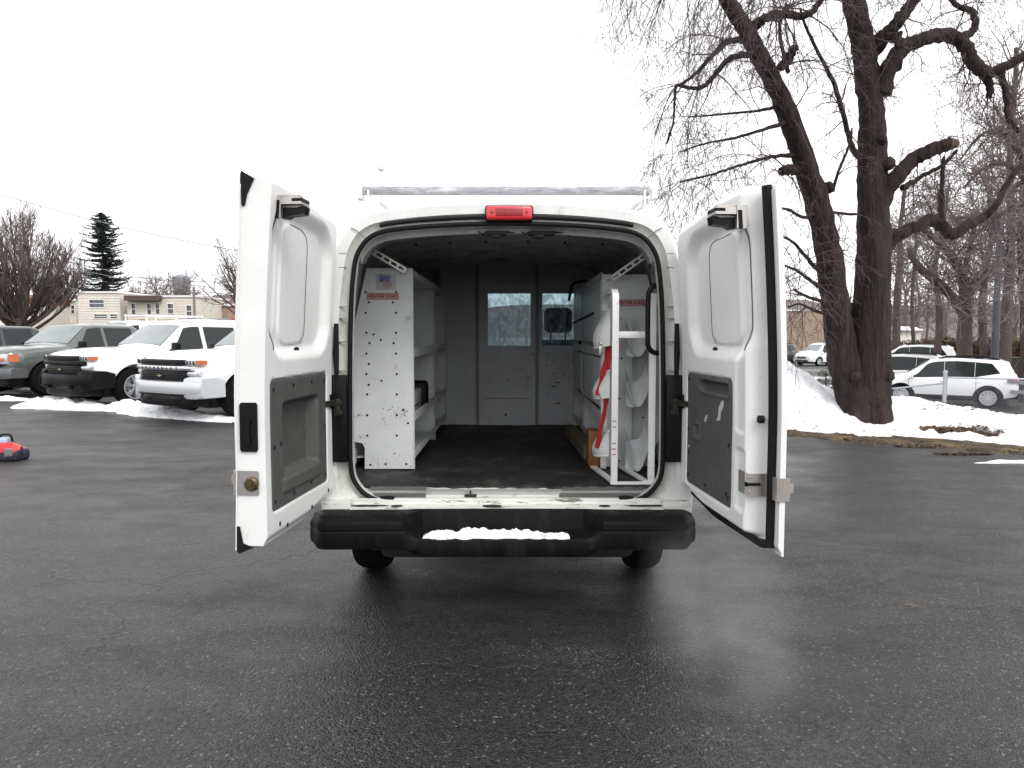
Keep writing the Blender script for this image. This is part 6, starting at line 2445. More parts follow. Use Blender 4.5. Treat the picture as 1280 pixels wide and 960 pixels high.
L.new(hgt, bp.inputs['Height'])
L.new(bp.outputs[0], b.inputs['Normal'])


def axis(lo, hi, a, b_, st):
    """fine steps between a and b, growing outside"""
    out = [a + (b_ - a) * i / int((b_ - a) / st) for i in range(int((b_ - a) / st) + 1)]
    x, s_ = b_, st
    while x < hi:
        s_ *= 1.35
        x += s_
        out.append(min(x, hi))
    x, s_ = a, st
    while x > lo:
        s_ *= 1.35
        x -= s_
        out.insert(0, max(x, lo))
    return out


ax, ay = axis(-700, 700, -12, 34, 0.5), axis(-300, 900, -1, 45, 0.5)
mb = MB()
vs = [(x, y, ground_z(x, y)) for y in ay for x in ax]
nx = len(ax)
fs = [(j * nx + i, j * nx + i + 1, (j + 1) * nx + i + 1, (j + 1) * nx + i) for j in range(len(ay) - 1) for i in range(nx - 1)]
mb.add(vs, fs)
gr_ = obj('ground', mb, M_ASPH, base=(0, 0, 0))
tag(gr_, 'damp dark asphalt lot with faint cracks', 'ground', kind='structure')
del gr_['category']


def piles(x, y):
    h = 0.0
    for (cx, cy, a, sx, sy) in ((4.55, 13.3, 0.86, 0.95, 0.9), (3.4, 14.2, 0.9, 1.2, 1.0), (7.45, 13.9, 0.34, 0.95, 1.0), (8.9, 12.6, 0.06, 1.2, 1.2), (6.25, 11.7, -0.13, 0.7, 0.6), (10.5, 11.5, 0.12, 2.0, 1.5)):
        h += a * math.exp(-((x - cx) ** 2 / (2 * sx * sx) + (y - cy) ** 2 / (2 * sy * sy)))
    return h


def snow_h(x, y):
    s_ = sdist(x, y)
    edge = 0.42 + 0.22 * fbm(x * 0.9, y * 0.9) + 0.10 * fbm(x * 4, y * 4)
    # bare, leafy gap right of the tree
    g1 = P(1165, 552, 10.3)
    edge += 0.30 * math.exp(-((x - 6.2) / 0.6) ** 2)
    h = -0.08 + 0.15 * sm(edge, edge + 0.55, s_) + piles(x, y) * sm(0.4, 1.8, s_)
    n_ = fbm(x * 2.3, y * 2.3) * 0.06 + fbm(x * 6, y * 6) * 0.05
    h += n_ * sm(edge, edge + 0.3, s_)
    for (cx, cy, r) in BARE:
        q = math.hypot((x - cx) / r[0], (y - cy) / r[1]) + 0.35 * fbm(x * 5, y * 5)
        h -= 0.22 * sm(1.15, 0.75, q)
    # the snow thins out down the slope into the lower lot
    h -= 0.25 * sm(9.5, 13.5, s_ + 1.2 * fbm(x * 0.5, y * 0.5))
    h -= 0.3 * (1 - sm(0.2, 1.6, x))
    return h


bare_px = [((1192, 534), (0.42, 0.42)), ((1222, 539), (0.34, 0.30)), ((1240, 555), (0.30, 0.16)), ((1152, 551), (0.32, 0.12)), ((1066, 543), (0.11, 0.08)), ((1205, 560), (0.35, 0.08))]
BARE = []
for (p_, r_) in bare_px:
    g = G(*p_, z=0.08)
    BARE.append((g.x, g.y, r_))
mb = MB()
xs_ = [0.3 + 0.07 * i for i in range(int(27 / 0.07))]
ys_ = [6.0 + 0.08 * j for j in range(int(20 / 0.08))]
idx, vs, fs = {}, [], []
for j, y in enumerate(ys_):
    for i, x in enumerate(xs_):
        s_ = sdist(x, y)
        if -0.1 < s_ < 15.5:
            idx[(i, j)] = len(vs)
            vs.append((x, y, ground_z(x, y) + max(-0.06, snow_h(x, y))))
for j in range(len(ys_) - 1):
    for i in range(len(xs_) - 1):
        k = [idx.get(q) for q in ((i, j), (i + 1, j), (i + 1, j + 1), (i, j + 1))]
        if None not in k:
            z_ = [vs[q][2] - ground_z(vs[q][0], vs[q][1]) for q in k]
            if max(z_) > -0.05:
                fs.append(tuple(k))
mb.add(vs, fs)
tag(obj('snowbank', mb, M_SNOW, smooth=180), 'shovelled snowbank along the right edge of the lot', kind='structure')

# strip of dead grass and leaves along the snow
mb = MB()
vs, fs = [], []
NS, NT = 260, 16
for j in range(NT + 1):
    for i in range(NS + 1):
        a = -4.0 + 15.0 * i / NS            # along the edge
        s_ = -0.10 + 1.1 * j / NT
        x = E0[0] + EN[0] * s_ + EN[1] * a
        y = E0[1] + EN[1] * s_ - EN[0] * a
        e_ = 0.16 + 0.26 * fbm(a * 0.9, 3) + 0.12 * fbm(a * 5, 8)
        z = -0.02 + 0.045 * sm(e_ - 0.1, e_ + 0.25, s_) + 0.014 * fbm(x * 7, y * 7)
        vs.append((x, y, z))
for j in range(NT):
    for i in range(NS):
        a = j * (NS + 1) + i
        fs.append((a, a + 1, a + NS + 2, a + NS + 1))
mb.add(vs, fs)
M_DIRT = mat('dead_grass_earth', (0.055, 0.043, 0.034), 0.95, var=0.6, vscale=9, bump=1.0, bscale=40, col2=(0.15, 0.105, 0.055), mix=0.9, mscale=3.5, mlo=0.48, mhi=0.62, spec=0.15)
o = tag(obj('verge', mb, M_DIRT, smooth=180), 'strip of bare earth and flattened dead grass between asphalt and snowbank', kind='structure')
mb = MB()
rl = random.Random(17)
for _ in range(9000):
    a = rl.uniform(-3.2, 9.5)
    s_ = rl.gauss(0.42, 0.28)
    x = E0[0] + EN[0] * s_ + EN[1] * a
    y = E0[1] + EN[1] * s_ - EN[0] * a
    if fbm(x * 0.9, y * 0.9) < -0.25:
        continue
    an = rl.uniform(0, 2 * PI)
    l_ = rl.uniform(0.03, 0.09)
    d = Vector((math.cos(an) * l_, math.sin(an) * l_, rl.uniform(0.002, 0.03)))
    w = Vector((-math.sin(an), math.cos(an), 0)) * 0.003
    p = Vector((x, y, max(0.012 + 0.014 * fbm(x * 7, y * 7), ground_z(x, y) + snow_h(x, y) if s_ > 0.3 else 0)))
    mb.add([p - w, p + w, p + d], [(0, 1, 2)])
tag(obj('dead_grass', mb, M_STRAW, smooth=0, recalc=False), 'straw-coloured dead grass at the foot of the snowbank', kind='stuff')
mb = MB()


def leaf(mb, p, s_):
    M = Matrix.Translation(p) @ Matrix.Rotation(rl.uniform(0, 6.28), 4, 'Z') @ Matrix.Rotation(rl.uniform(-0.7, 0.7), 4, 'X') @ Matrix.Rotation(rl.uniform(-0.5, 0.5), 4, 'Y')
    mb.add([(-s_, 0, 0), (-0.2 * s_, -0.45 * s_, 0.1 * s_), (s_, 0, 0), (-0.1 * s_, 0.45 * s_, 0.15 * s_)], [(0, 1, 2, 3)], M)


for bi, (cx, cy, r) in enumerate(BARE):
    for _ in range(int((4200 if bi < 2 else 1300) * r[0])):
        a = rl.uniform(0, 2 * PI)
        q = rl.random() ** 0.5 * 1.1
        x, y = cx + r[0] * q * math.cos(a), cy + r[1] * q * math.sin(a)
        leaf(mb, Vector((x, y, ground_z(x, y) + max(0.0, snow_h(x, y)) + rl.uniform(0.0, 0.05 if bi < 2 else 0.015))), rl.uniform(0.015, 0.035))
for _ in range(420):
    a = rl.uniform(-3, 9)
    s_ = rl.uniform(0.3, 5.5) if rl.random() < 0.25 else rl.uniform(0.15, 0.9)
    x = E0[0] + EN[0] * s_ + EN[1] * a
    y = E0[1] + EN[1] * s_ - EN[0] * a
    leaf(mb, Vector((x, y, ground_z(x, y) + max(0.02, snow_h(x, y)) + 0.005)), rl.uniform(0.015, 0.035))
for _ in range(260):     # specks on the far part of the snow right of the post
    p = G(rl.uniform(1150, 1275), rl.uniform(505, 524), z=0.05)
    leaf(mb, Vector((p.x, p.y, ground_z(p.x, p.y) + snow_h(p.x, p.y) + 0.008)), rl.uniform(0.02, 0.05))
tag(obj('leaf_litter', mb, M_LEAF, smooth=0, recalc=False), 'brown dead leaves showing through and lying on the snow', kind='stuff')
# a few fallen leaves and twigs on the asphalt
for (px, py, s_) in ((711, 811, 0.010), (480, 806, 0.006)):
    p = G(px, py, 0.004)
    mb = MB()
    leaf(mb, p, s_)
    leaf(mb, p + Vector((0.004, 0.003, 0.002)), s_ * 0.7)
    tag(obj('fallen_leaf', mb, M_STRAW, smooth=0), 'small straw-coloured fallen leaf on the asphalt ' + ('in front of the bumper, right of centre' if px > 600 else 'left of the bumper centre'), 'leaf')
p = G(1138, 757, 0.006)
mb = MB()
mb.tube([p + Vector((-0.03, 0.01, 0)), p + Vector((0, 0, 0.006)), p + Vector((0.035, -0.015, 0.002))], [0.003, 0.004, 0.002], 5)
tag(obj('fallen_twig', mb, M_STRAW), 'short pale twig lying on the asphalt at the right', 'twig')


def snow_patch(name, poly, hgt, label, seedk=0, rag=0.05, zoff=0.0, st=0.05):
    """low snow heap: polygon of ground points along a ridge (x, y, half width, height)"""
    mb = MB()
    C = crom(poly, 14)
    rr = []
    for i, (x, y, w, h) in enumerate(C):
        a, b_ = Vector(C[max(0, i - 1)][:2]), Vector(C[min(len(C) - 1, i + 1)][:2])
        t_ = (b_ - a).normalized()
        n_ = Vector((-t_.y, t_.x))
        ring = []
        K = 18
        for k in range(K + 1):
            q = -1 + 2 * k / K
            ww = w * (1 + 0.25 * fbm(x * 2.2 + q * 0.3, y * 2.2, seedk) + 0.12 * fbm(x * 8, y * 8 + q, seedk))
            px_, py_ = x + n_.x * q * ww, y + n_.y * q * ww
            z = h * max(0, 1 - q * q) ** 0.6 * (1 + 0.5 * fbm(px_ * 3.5, py_ * 3.5, seedk) + 0.25 * fbm(px_ * 11, py_ * 11, seedk)) - 0.01
            ring.append((px_, py_, zoff + z))
        rr.append(ring)
    mb.loft(rr, closed=False, cap=False)
    return tag(obj(name, mb, M_SNOW, smooth=180), label, kind='structure')


def gp(px, py, w, h):
    g = G(px, py)
    return (g.x, g.y, w, h)


snow_patch('snow_ridge', [gp(18, 508, 0.05, 0.02), gp(34, 508, 0.45, 0.10), gp(60, 507, 0.60, 0.17), gp(95, 509, 0.55, 0.16), gp(125, 512, 0.32, 0.10), gp(148, 512, 0.34, 0.15), gp(178, 514, 0.50, 0.18), gp(205, 518, 0.48, 0.16), gp(240, 522, 0.34, 0.12), gp(275, 525, 0.30, 0.08), gp(300, 527, 0.2, 0.04)], 0.1,
           'ridge of shovelled snow in front of the left parked pickups')
snow_patch('snow_ridge', [gp(-40, 497, 0.3, 0.05), gp(0, 499, 0.35, 0.07), gp(22, 500, 0.30, 0.05), gp(38, 501, 0.05, 0.01)], 0.05, 'low patch of snow at the left photo edge', 3)
snow_patch('snow_patch', [gp(4, 490, 0.2, 0.03), gp(18, 490, 0.55, 0.10), gp(34, 491, 0.2, 0.03)], 0.05, 'snow lying beneath the grey pickup', 4)
g = G(1250, 578)
snow_patch('snow_patch', [gp(1212, 579, 0.02, 0.005), gp(1232, 578.5, 0.05, 0.02), gp(1255, 577.5, 0.08, 0.035), gp(1290, 578, 0.08, 0.03)], 0.05, 'thin leftover strip of snow on the asphalt at the right photo edge', 5)
for (px, py, w, h, sd) in ((1030, 473, 0.8, 0.10, 6), (1042, 483, 0.4, 0.08, 7)):
    p = G(px, py, -0.93)
    snow_patch('snow_patch', [(p.x - 1.5, p.y, 0.1, 0.02), (p.x, p.y, w, h), (p.x + 2.0, p.y - 0.5, w, h), (p.x + 3.4, p.y - 1, 0.1, 0.02)], 0.05, 'snow patch on the lower lot left of the trunk, ' + ('farther one' if sd == 6 else 'nearer one'), sd, zoff=-0.93)

# evergreen tuft by the trunk
mb = MB()
p = P(1033, 462, 33)
for _ in range(900):
    a, q, h_ = rl.uniform(0, 2 * PI), rl.random() ** 0.5 * 0.38, rl.random()
    c_ = Vector((p.x + q * math.cos(a), p.y + q * math.sin(a), -0.93 + h_ * 0.9 * (1.15 - q)))
    leaf(mb, c_, rl.uniform(0.03, 0.06))
mb.tube([(p.x, p.y, -0.95), (p.x, p.y, -0.3)], 0.03, 5)
tag(obj('small_shrub', mb, mat('shrub_green', (0.05, 0.07, 0.02), 0.8, var=0.5), smooth=0, recalc=False), 'small green shrub beside the far lane, left of the big trunk', 'shrub')

# ---- fence by the snow
YF = 18.6
pp = P(1179.5, 523, YF)
ptop = P(1181, 466, YF)
fe = thing('chain_link_fence', 'low galvanised chain link fence with one round post in front of the small white suv', 'fence', (pp.x, YF, pp.z))
mb = MB()
mb.cyl((pp.x, YF, pp.z - 0.2), (pp.x, YF, ptop.z), 0.05, 12)
mb.lathe([(0.058, 0), (0.06, 0.03), (0.035, 0.07), (0.001, 0.085)], (pp.x, YF, ptop.z - 0.01), (0, 0, 1), 12)
for z in (ptop.z - 0.10, ptop.z - 0.22, (ptop.z + pp.z) / 2):
    mb.cyl((pp.x, YF, z - 0.015), (pp.x, YF, z + 0.015), 0.058, 12)
obj('post', mb, M_GALV, fe)
rgt = P(1330, 475, YF - 0.8)
lft = P(1085, 489, YF + 1.6)
mb = MB()
mb.tube([(pp.x, YF, ptop.z - 0.12), rgt], 0.024, 8)
mb.tube([(pp.x, YF, ptop.z - 0.27), lft], 0.024, 8)
obj('top_rail', mb, M_GALV, fe)


def mesh_panel(a, b, hgt, cell, r):
    """chain link: crossing diagonal wires between two top points"""
    mb = MB()
    a, b = Vector(a), Vector(b)
    L_ = Vector((b.x - a.x, b.y - a.y, 0)).length
    n = int(L_ / cell)
    for s_ in (-1, 1):
        for k in range(-int(hgt / cell), n + int(hgt / cell)):
            u0, z0 = k * cell, 0.0
            u1, z1 = k * cell + s_ * hgt, -hgt
            # clip
            t0, t1 = 0.0, 1.0
            for lim, sg in ((0.0, 1), (L_, -1)):
                d0 = sg * (u0 - lim)
                d1 = sg * (u1 - lim)
                if d0 < 0 and d1 < 0:
                    t0, t1 = 1, 0
                elif d0 < 0:
                    t0 = max(t0, d0 / (d0 - d1))
                elif d1 < 0:
                    t1 = min(t1, d0 / (d0 - d1))
            if t1 - t0 < 0.01:
                continue
            pts = []
            for t_ in (t0, t1):
                u, z = u0 + (u1 - u0) * t_, z0 + (z1 - z0) * t_
                q = a + (b - a) * (u / L_)
                pts.append((q.x, q.y + 0.004 * s_, q.z + z))
            mb.tube(pts, r, 3, cap=False)
    return mb


mb = mesh_panel((pp.x, YF, ptop.z - 0.13), rgt, 1.05, 0.075, 0.0016)
m2 = mesh_panel(lft, (pp.x, YF, ptop.z - 0.28), 0.95, 0.075, 0.0016)
mb.add(m2.v, m2.f)
obj('wire_mesh', mb, M_GALV, fe, smooth=0, recalc=False)

# dark fence / green screen at the far right, low trailer behind the suv
YG = 27
a, b_ = P(1252, 447, YG), P(1400, 449, YG - 1)
gf = thing('screen_fence', 'green mesh screened fence behind the small white suv at the right photo edge', 'fence', (a.x, a.y, -0.93))
mb = mesh_panel((a.x, a.y, a.z), (b_.x, b_.y, b_.z), 1.55, 0.11, 0.006)
obj('wire_mesh', mb, mat('green_wire', (0.09, 0.13, 0.12), 0.5), gf, smooth=0, recalc=False)
mb = MB()
mb.tube([a, b_], 0.03, 6)
for k in range(3):
    q = a + (b_ - a) * (k / 2)
    mb.cyl((q.x, q.y, -0.95), (q.x, q.y, q.z), 0.035, 8)
obj('post', mb, mat('green_post', (0.06, 0.09, 0.08), 0.5), gf)
p = P(1272, 488, 23.2)
tr_ = thing('utility_trailer', 'grey steel utility trailer end beside the tail of the small white suv', 'trailer', (p.x + 0.6, 23.2, ZR))
mb = MB()
mb.bar((p.x - 0.12, 23.6, 0.0), (p.x + 1.4, 23.0, -0.20), 0.5, 0.10)
mb.bar((p.x - 0.05, 23.5, -0.33), (p.x + 1.4, 23.0, -0.45), 0.5, 0.10)
for x in (0.0, 0.5, 1.0):
    mb.bar((p.x + x, 23.5 - 0.3 * x, 0.0 - 0.1 * x), (p.x + x, 23.5 - 0.3 * x, -0.5), 0.05, 0.05, up=(1, 0, 0))
obj('side_rail', mb, mat('weathered_grey_steel', (0.20, 0.21, 0.22), 0.5, metal=0.4), tr_)
mb = MB()
mb.lathe([(0.15, -0.09), (0.31, -0.09), (0.33, 0), (0.31, 0.09), (0.15, 0.09)], (p.x + 0.95, 23.0, ZR + 0.33), (0.3, 1, 0), 20)
obj('wheel', mb, M_TYRE, tr_)

# vine-covered fence along the back of the lower lot
hd = MB()
posts = MB()
rh = random.Random(9)
a, b_ = P(1105, 424, 46), P(1330, 418, 27)
for k in range(9000):
    t_ = rh.random()
    q = a + (b_ - a) * t_
    dens = 0.55 + 0.45 * sm(0.15, 0.5, t_)
    if rh.random() > dens:
        continue
    z0 = ZR + rh.random() ** 0.8 * (q.z - ZR) * (0.92 + 0.2 * fbm(t_ * 14, 2))
    p = Vector((q.x + rh.uniform(-0.1, 0.1), q.y + rh.uniform(-0.5, 0.5), z0))
    d = Vector((rh.uniform(-0.3, 0.3), rh.uniform(-0.2, 0.2), rh.uniform(-0.35, 0.35)))
    if rh.random() < 0.5:
        hd.tube([p, p + d * 0.6, p + d + Vector((rh.uniform(-.1, .1), 0, rh.uniform(-.1, .1)))], [0.022, 0.016, 0.01], 3, cap=False)
    s_ = rh.uniform(0.05, 0.13)
    M = Matrix.Translation(p) @ Matrix.Rotation(rh.uniform(0, 6.28), 4, 'Z') @ Matrix.Rotation(rh.uniform(-1.5, 1.5), 4, 'X')
    hd.add([(-s_, 0, 0), (0, -s_ * 0.6, 0), (s_, 0, 0), (0, s_ * 0.6, 0)], [(0, 1, 2, 3)], M)
vf = thing('vine_fence', 'long fence overgrown with brown leafless vines behind the white suvs', 'fence', (a.x, a.y, ZR))
for k in range(26):
    q = a + (b_ - a) * (k / 25)
    posts.box(q.x - 0.05, q.x + 0.05, q.y - 0.05, q.y + 0.05, ZR - 0.1, q.z - 0.25)
for f in (0.25, 0.85):
    za = ZR + (a.z - ZR) * f
    zb_ = ZR + (b_.z - ZR) * f
    posts.bar((a.x, a.y, za), (b_.x, b_.y, zb_), 0.05, 0.09)
obj('fence_rail', posts, M_FARBARK, vf, smooth=0)
obj('vines', hd, M_IVY, vf, smooth=0, recalc=False)

# dark lamp pole in the woods
a, b_ = P(1243, 452, 24), P(1250, 272, 24)
mb = MB()
mb.tube([(a.x, 24, ZR), (a.x, 24, 1.0), (b_.x, 24, b_.z)], [0.14, 0.12, 0.07], 10)
mb.tube([(b_.x, 24, b_.z), (b_.x - 0.2, 24, b_.z + 0.25), (b_.x - 0.6, 24, b_.z + 0.3)], [0.05, 0.04, 0.035], 6)
tag(obj('lamp_pole', mb, mat('slate_pole_paint', (0.045, 0.05, 0.065), 0.5)), 'dark slate lamp pole standing between the bare trees behind the small suv', 'pole')

# ---- buildings
M_BEIGE = mat('beige_siding', (0.36, 0.27, 0.21), 0.8, var=0.08, vscale=2)
M_CREAM = mat('cream_siding', (0.68, 0.64, 0.55), 0.8, var=0.10, vscale=1.2)
M_PALE = mat('pale_stucco', (0.70, 0.66, 0.60), 0.8, var=0.08, vscale=1)
M_BRICK = mat('pinkish_brick', (0.36, 0.24, 0.18), 0.9, var=0.35, vscale=2.5)
M_ROOFB = mat('brown_roof', (0.10, 0.06, 0.055), 0.85, var=0.2)
M_ROOFR = mat('rust_red_roof', (0.22, 0.06, 0.045), 0.8, var=0.2)
M_TRIM = mat('white_trim', (0.75, 0.75, 0.73), 0.6)
M_WIN = mat('window_pane', (0.05, 0.06, 0.075), 0.08, coat=1)


def building(name, label, px0, px1, pyt, Yd, depth, wallm, z0=0.0, roof=None, roof_h=0.5, wins=(), lap=0.0, trim=True, cat='building', over=0.15):
    """front face parallel to the street at distance Yd; wins = (px0, py0, px1, py1)"""
    a, b_ = P(px0, pyt, Yd), P(px1, pyt, Yd)
    zt = (a.z + b_.z) / 2
    t = thing(name, label, cat, ((a.x + b_.x) / 2, Yd, z0))
    mb = MB()
    # wall with real openings: split the face into a grid of cells and leave the window cells out
    W = [(P(w[0], w[3], Yd), P(w[2], w[1], Yd)) for w in wins]
    xs2 = sorted(set([a.x, b_.x] + [q.x for w in W for q in w]))
    zs2 = sorted(set([z0, zt] + [q.z for w in W for q in w]))
    for i in range(len(xs2) - 1):
        for j in range(len(zs2) - 1):
            xm, zm = (xs2[i] + xs2[i + 1]) / 2, (zs2[j] + zs2[j + 1]) / 2
            if any(w[0].x < xm < w[1].x and w[0].z < zm < w[1].z for w in W):
                continue
            mb.add([(xs2[i], Yd, zs2[j]), (xs2[i + 1], Yd, zs2[j]), (xs2[i + 1], Yd, zs2[j + 1]), (xs2[i], Yd, zs2[j + 1])], [(0, 1, 2, 3)])
    for w in W:
        for q in ((w[0].x, w[0].z, w[0].x, w[1].z), (w[1].x, w[0].z, w[1].x, w[1].z), (w[0].x, w[0].z, w[1].x, w[0].z), (w[0].x, w[1].z, w[1].x, w[1].z)):
            mb.add([(q[0], Yd, q[1]), (q[2], Yd, q[3]), (q[2], Yd + 0.2, q[3]), (q[0], Yd + 0.2, q[1])], [(0, 1, 2, 3)])
    mb.add([(a.x, Yd, z0), (a.x, Yd + depth, z0), (a.x, Yd + depth, zt), (a.x, Yd, zt)], [(0, 1, 2, 3)])
    mb.add([(b_.x, Yd, z0), (b_.x, Yd + depth, z0), (b_.x, Yd + depth, zt), (b_.x, Yd, zt)], [(0, 1, 2, 3)])
    mb.add([(a.x, Yd + depth, z0), (b_.x, Yd + depth, z0), (b_.x, Yd + depth, zt), (a.x, Yd + depth, zt)], [(0, 1, 2, 3)])
    if lap > 0:
        z = z0 + lap
        while z < zt:
            k = [w for w in W if w[0].z - 0.02 < z < w[1].z + 0.02]
            segs = [a.x] + [q for w in sorted(k, key=lambda w: w[0].x) for q in (w[0].x, w[1].x)] + [b_.x]
            for s0, s1 in zip(segs[::2], segs[1::2]):
                if s1 - s0 > 0.05:
                    mb.box(s0, s1, Yd - 0.035, Yd - 0.001, z, z + 0.035)
            z += lap
    obj('wall', mb, wallm, t, smooth=0)
    mb = MB()
    if roof == 'flat' or roof is None:
        mb.box(a.x - 0.1, b_.x + 0.1, Yd - 0.12, Yd + depth + 0.1, zt + 0.002, zt + 0.18)
        obj('roof', mb, M_TRIM if trim else M_ROOFB, t, smooth=0)
    else:
        rm = M_ROOFB if roof == 'brown' else M_ROOFR
        y0, y1 = Yd - over, Yd + depth
        m_ = depth * 0.4
        mb.prism([(a.x - over, y0, zt + 0.002), (a.x - over, y0 + m_, zt + roof_h), (a.x - over, y1, zt + roof_h), (a.x - over, y1, zt + 0.002)], (b_.x - a.x + 2 * over, 0, 0))
        obj('roof', mb, rm, t, smooth=0)
        mb = MB()
        mb.box(a.x - over, b_.x + over, Yd - over - 0.06, Yd - over - 0.002, zt - 0.18, zt + 0.06)
        obj('fascia', mb, M_TRIM, t, smooth=0)
    for (p0, p1) in W:
        mb = MB()
        f = 0.07
        for (x0, x1, z0_, z1_) in ((p0.x - f, p1.x + f, p1.z, p1.z + f), (p0.x - f, p1.x + f, p0.z - f, p0.z), (p0.x - f, p0.x, p0.z, p1.z), (p1.x, p1.x + f, p0.z, p1.z), (p0.x, p1.x, (p0.z + p1.z) / 2 - 0.03, (p0.z + p1.z) / 2 + 0.03)):
            mb.box(x0, x1, Yd - 0.06, Yd - 0.036, z0_, z1_)
        w_ = obj('window', mb, M_TRIM, t, smooth=0)
        mb = MB()
        mb.box(p0.x, p1.x, Yd + 0.12, Yd + 0.13, p0.z, p1.z)
        obj('pane', mb, M_WIN, w_, smooth=0)
    return t


building('shop', 'low white shop with a rust red roof at the left photo edge', -40, 19, 378, 66, 10, M_PALE, roof='red', roof_h=0.9, wins=[(1, 383, 6, 394), (-20, 383, -10, 394)])
building('house', 'cream two-storey house seen through the fan-shaped bare tree', 20, 94, 374, 74, 9, M_CREAM, roof='brown', roof_h=0.5, wins=[(51, 392, 56, 402), (60, 393, 64, 402), (67, 392, 71, 402), (74, 392, 79, 402), (89, 382, 93, 392), (30, 384, 36, 394)])
building('house', 'white two-storey building with a wide dark upstairs window, left of the cream row building', 97, 149.5, 366.5, 70, 9, M_PALE, roof='flat', wins=[(112, 375, 130, 384), (118, 393, 134, 398), (138, 393, 147, 398)], lap=0.25)
building('row_building', 'cream row building with narrow dark windows and a brown parapet strip', 158.5, 246, 371.5, 70, 9, M_CREAM, roof='flat', wins=[(165, 380, 169.5, 393), (184.5, 380, 189, 393), (195, 379.5, 199.5, 392.5), (210, 380, 216.5, 392), (233.5, 382, 239.5, 396)], lap=0.25)
a, b_ = P(158, 371, 69.6), P(201, 375, 69.6)
mb = MB()
mb.box(a.x - 0.1, b_.x, 69.3, 69.83, b_.z + 0.0, a.z + 0.12)
mb.box(a.x - 0.1, b_.x, 69.2, 69.29, b_.z - 0.08, b_.z + 0.02)
tag(obj('shop_awning', mb, M_ROOFB), 'dark brown parapet canopy along the top left of the cream row building', 'canopy')
building('brick_building', 'long low brick building with brown roof and white fascia, right of the cream row building', 247.5, 320, 380.5, 76, 12, M_BRICK, roof='brown', roof_h=1.25, wins=[(252, 386, 258, 396)])
a = P(177, 398, 62)
mb = MB()
mb.lathe([(0.42, 0.0), (0.42, 2.3), (0.38, 2.55), (0.24, 2.75), (0.01, 2.83)], (a.x, 62, 0), (0, 0, 1), 18)
tag(obj('brick_chimney_pot', mb, mat('dull_red_brick', (0.19, 0.10, 0.09), 0.85, var=0.2)), 'round-topped dull red brick stub in front of the cream row building', 'brick structure')
a = P(295, 402, 55)
mb = MB()
mb.box(a.x - 0.3, a.x + 0.35, 55, 55.6, 0, 2.55, 0.04)
mb.box(a.x - 0.34, a.x + 0.39, 54.96, 55.64, 2.55, 2.68, 0.02)
tag(obj('red_kiosk', mb, mat('bright_red_paint', (0.42, 0.02, 0.03), 0.5)), 'small bright red cabinet at the foot of the street tree by the van door', 'cabinet')
a, b_ = P(243.5, 402, 60), P(243.5, 359, 60)
mb = MB()
mb.cyl((a.x, 60, 0), (a.x, 60, b_.z), 0.11, 8)
mb.box(a.x - 0.6, a.x + 0.6, 59.95, 60.05, b_.z - 0.5, b_.z - 0.4)
tag(obj('utility_pole', mb, mat('grey_pole_wood', (0.22, 0.20, 0.19), 0.9)), 'grey wooden utility pole in front of the cream row building', 'pole')
a = P(227, 360, 180)
mb = MB()
mb.lathe([(1.9, 0), (1.9, a.z - 1.5), (2.1, a.z + 1.5), (2.1, a.z + 2.6), (1.0, a.z + 3.2), (0.05, a.z + 3.4)], (a.x, 180, 0), (0, 0, 1), 16)
tag(obj('water_tank', mb, mat('blue_grey_tank', (0.24, 0.25, 0.28), 0.6)), 'slim grey water tower on the skyline above the cream row building', 'tank')
# utility wires across the left sky
wires = [((-60, 225, 52), (400, 330, 52)), ((150, 345, 60), (420, 341, 60)), ((60, 322, 58), (420, 372, 58)), ((60, 329, 59), (420, 378, 59)), ((-60, 160, 55), (60, 205, 55))]
for i, (a, b_) in enumerate(wires[:4]):
    p0, p1 = P(*a), P(*b_)
    pts = []
    for k in range(17):
        q = k / 16
        v = p0 + (p1 - p0) * q
        v.z -= 0.6 * math.sin(PI * q)
        pts.append(v)
    mb = MB()
    mb.tube(pts, 0.026, 4)
    tag(obj('overhead_wire', mb, mat('wire_grey', (0.20, 0.20, 0.22), 0.6)), ['highest overhead wire slanting down across the left sky', 'nearly level overhead wire right of the conifer tip', 'upper one of the two close parallel wires running right from the conifer', 'lower one of the two close parallel wires running right from the conifer'][i], 'wire', 'overhead wires')

building('warehouse', 'beige ribbed warehouse beyond the white minivan, between van door and trunk', 955, 1048, 389, 82, 14, M_BEIGE, z0=-0.93, roof='flat', trim=True, lap=0.30)
a, b_ = P(1111, 412, 58), P(1151, 412, 58)
sh = thing('white_shed', 'long low white shed seen between the big trunk and the woods', 'shed', ((a.x + b_.x) / 2, 58, ZR))
mb = MB()
mb.box(a.x - 2.5, b_.x, 58, 61, ZR, P(1130, 413, 58).z)
obj('wall', mb, M_PALE, sh, smooth=0)
mb = MB()
zt = P(1130, 413, 58).z
mb.prism([(a.x - 2.7, 57.7, zt + 0.003), (a.x - 2.7, 59.5, P(1130, 408, 59.5).z), (a.x - 2.7, 61.3, zt + 0.003)], (b_.x - a.x + 2.9, 0, 0))
obj('roof', mb, M_SNOW, sh, smooth=0)

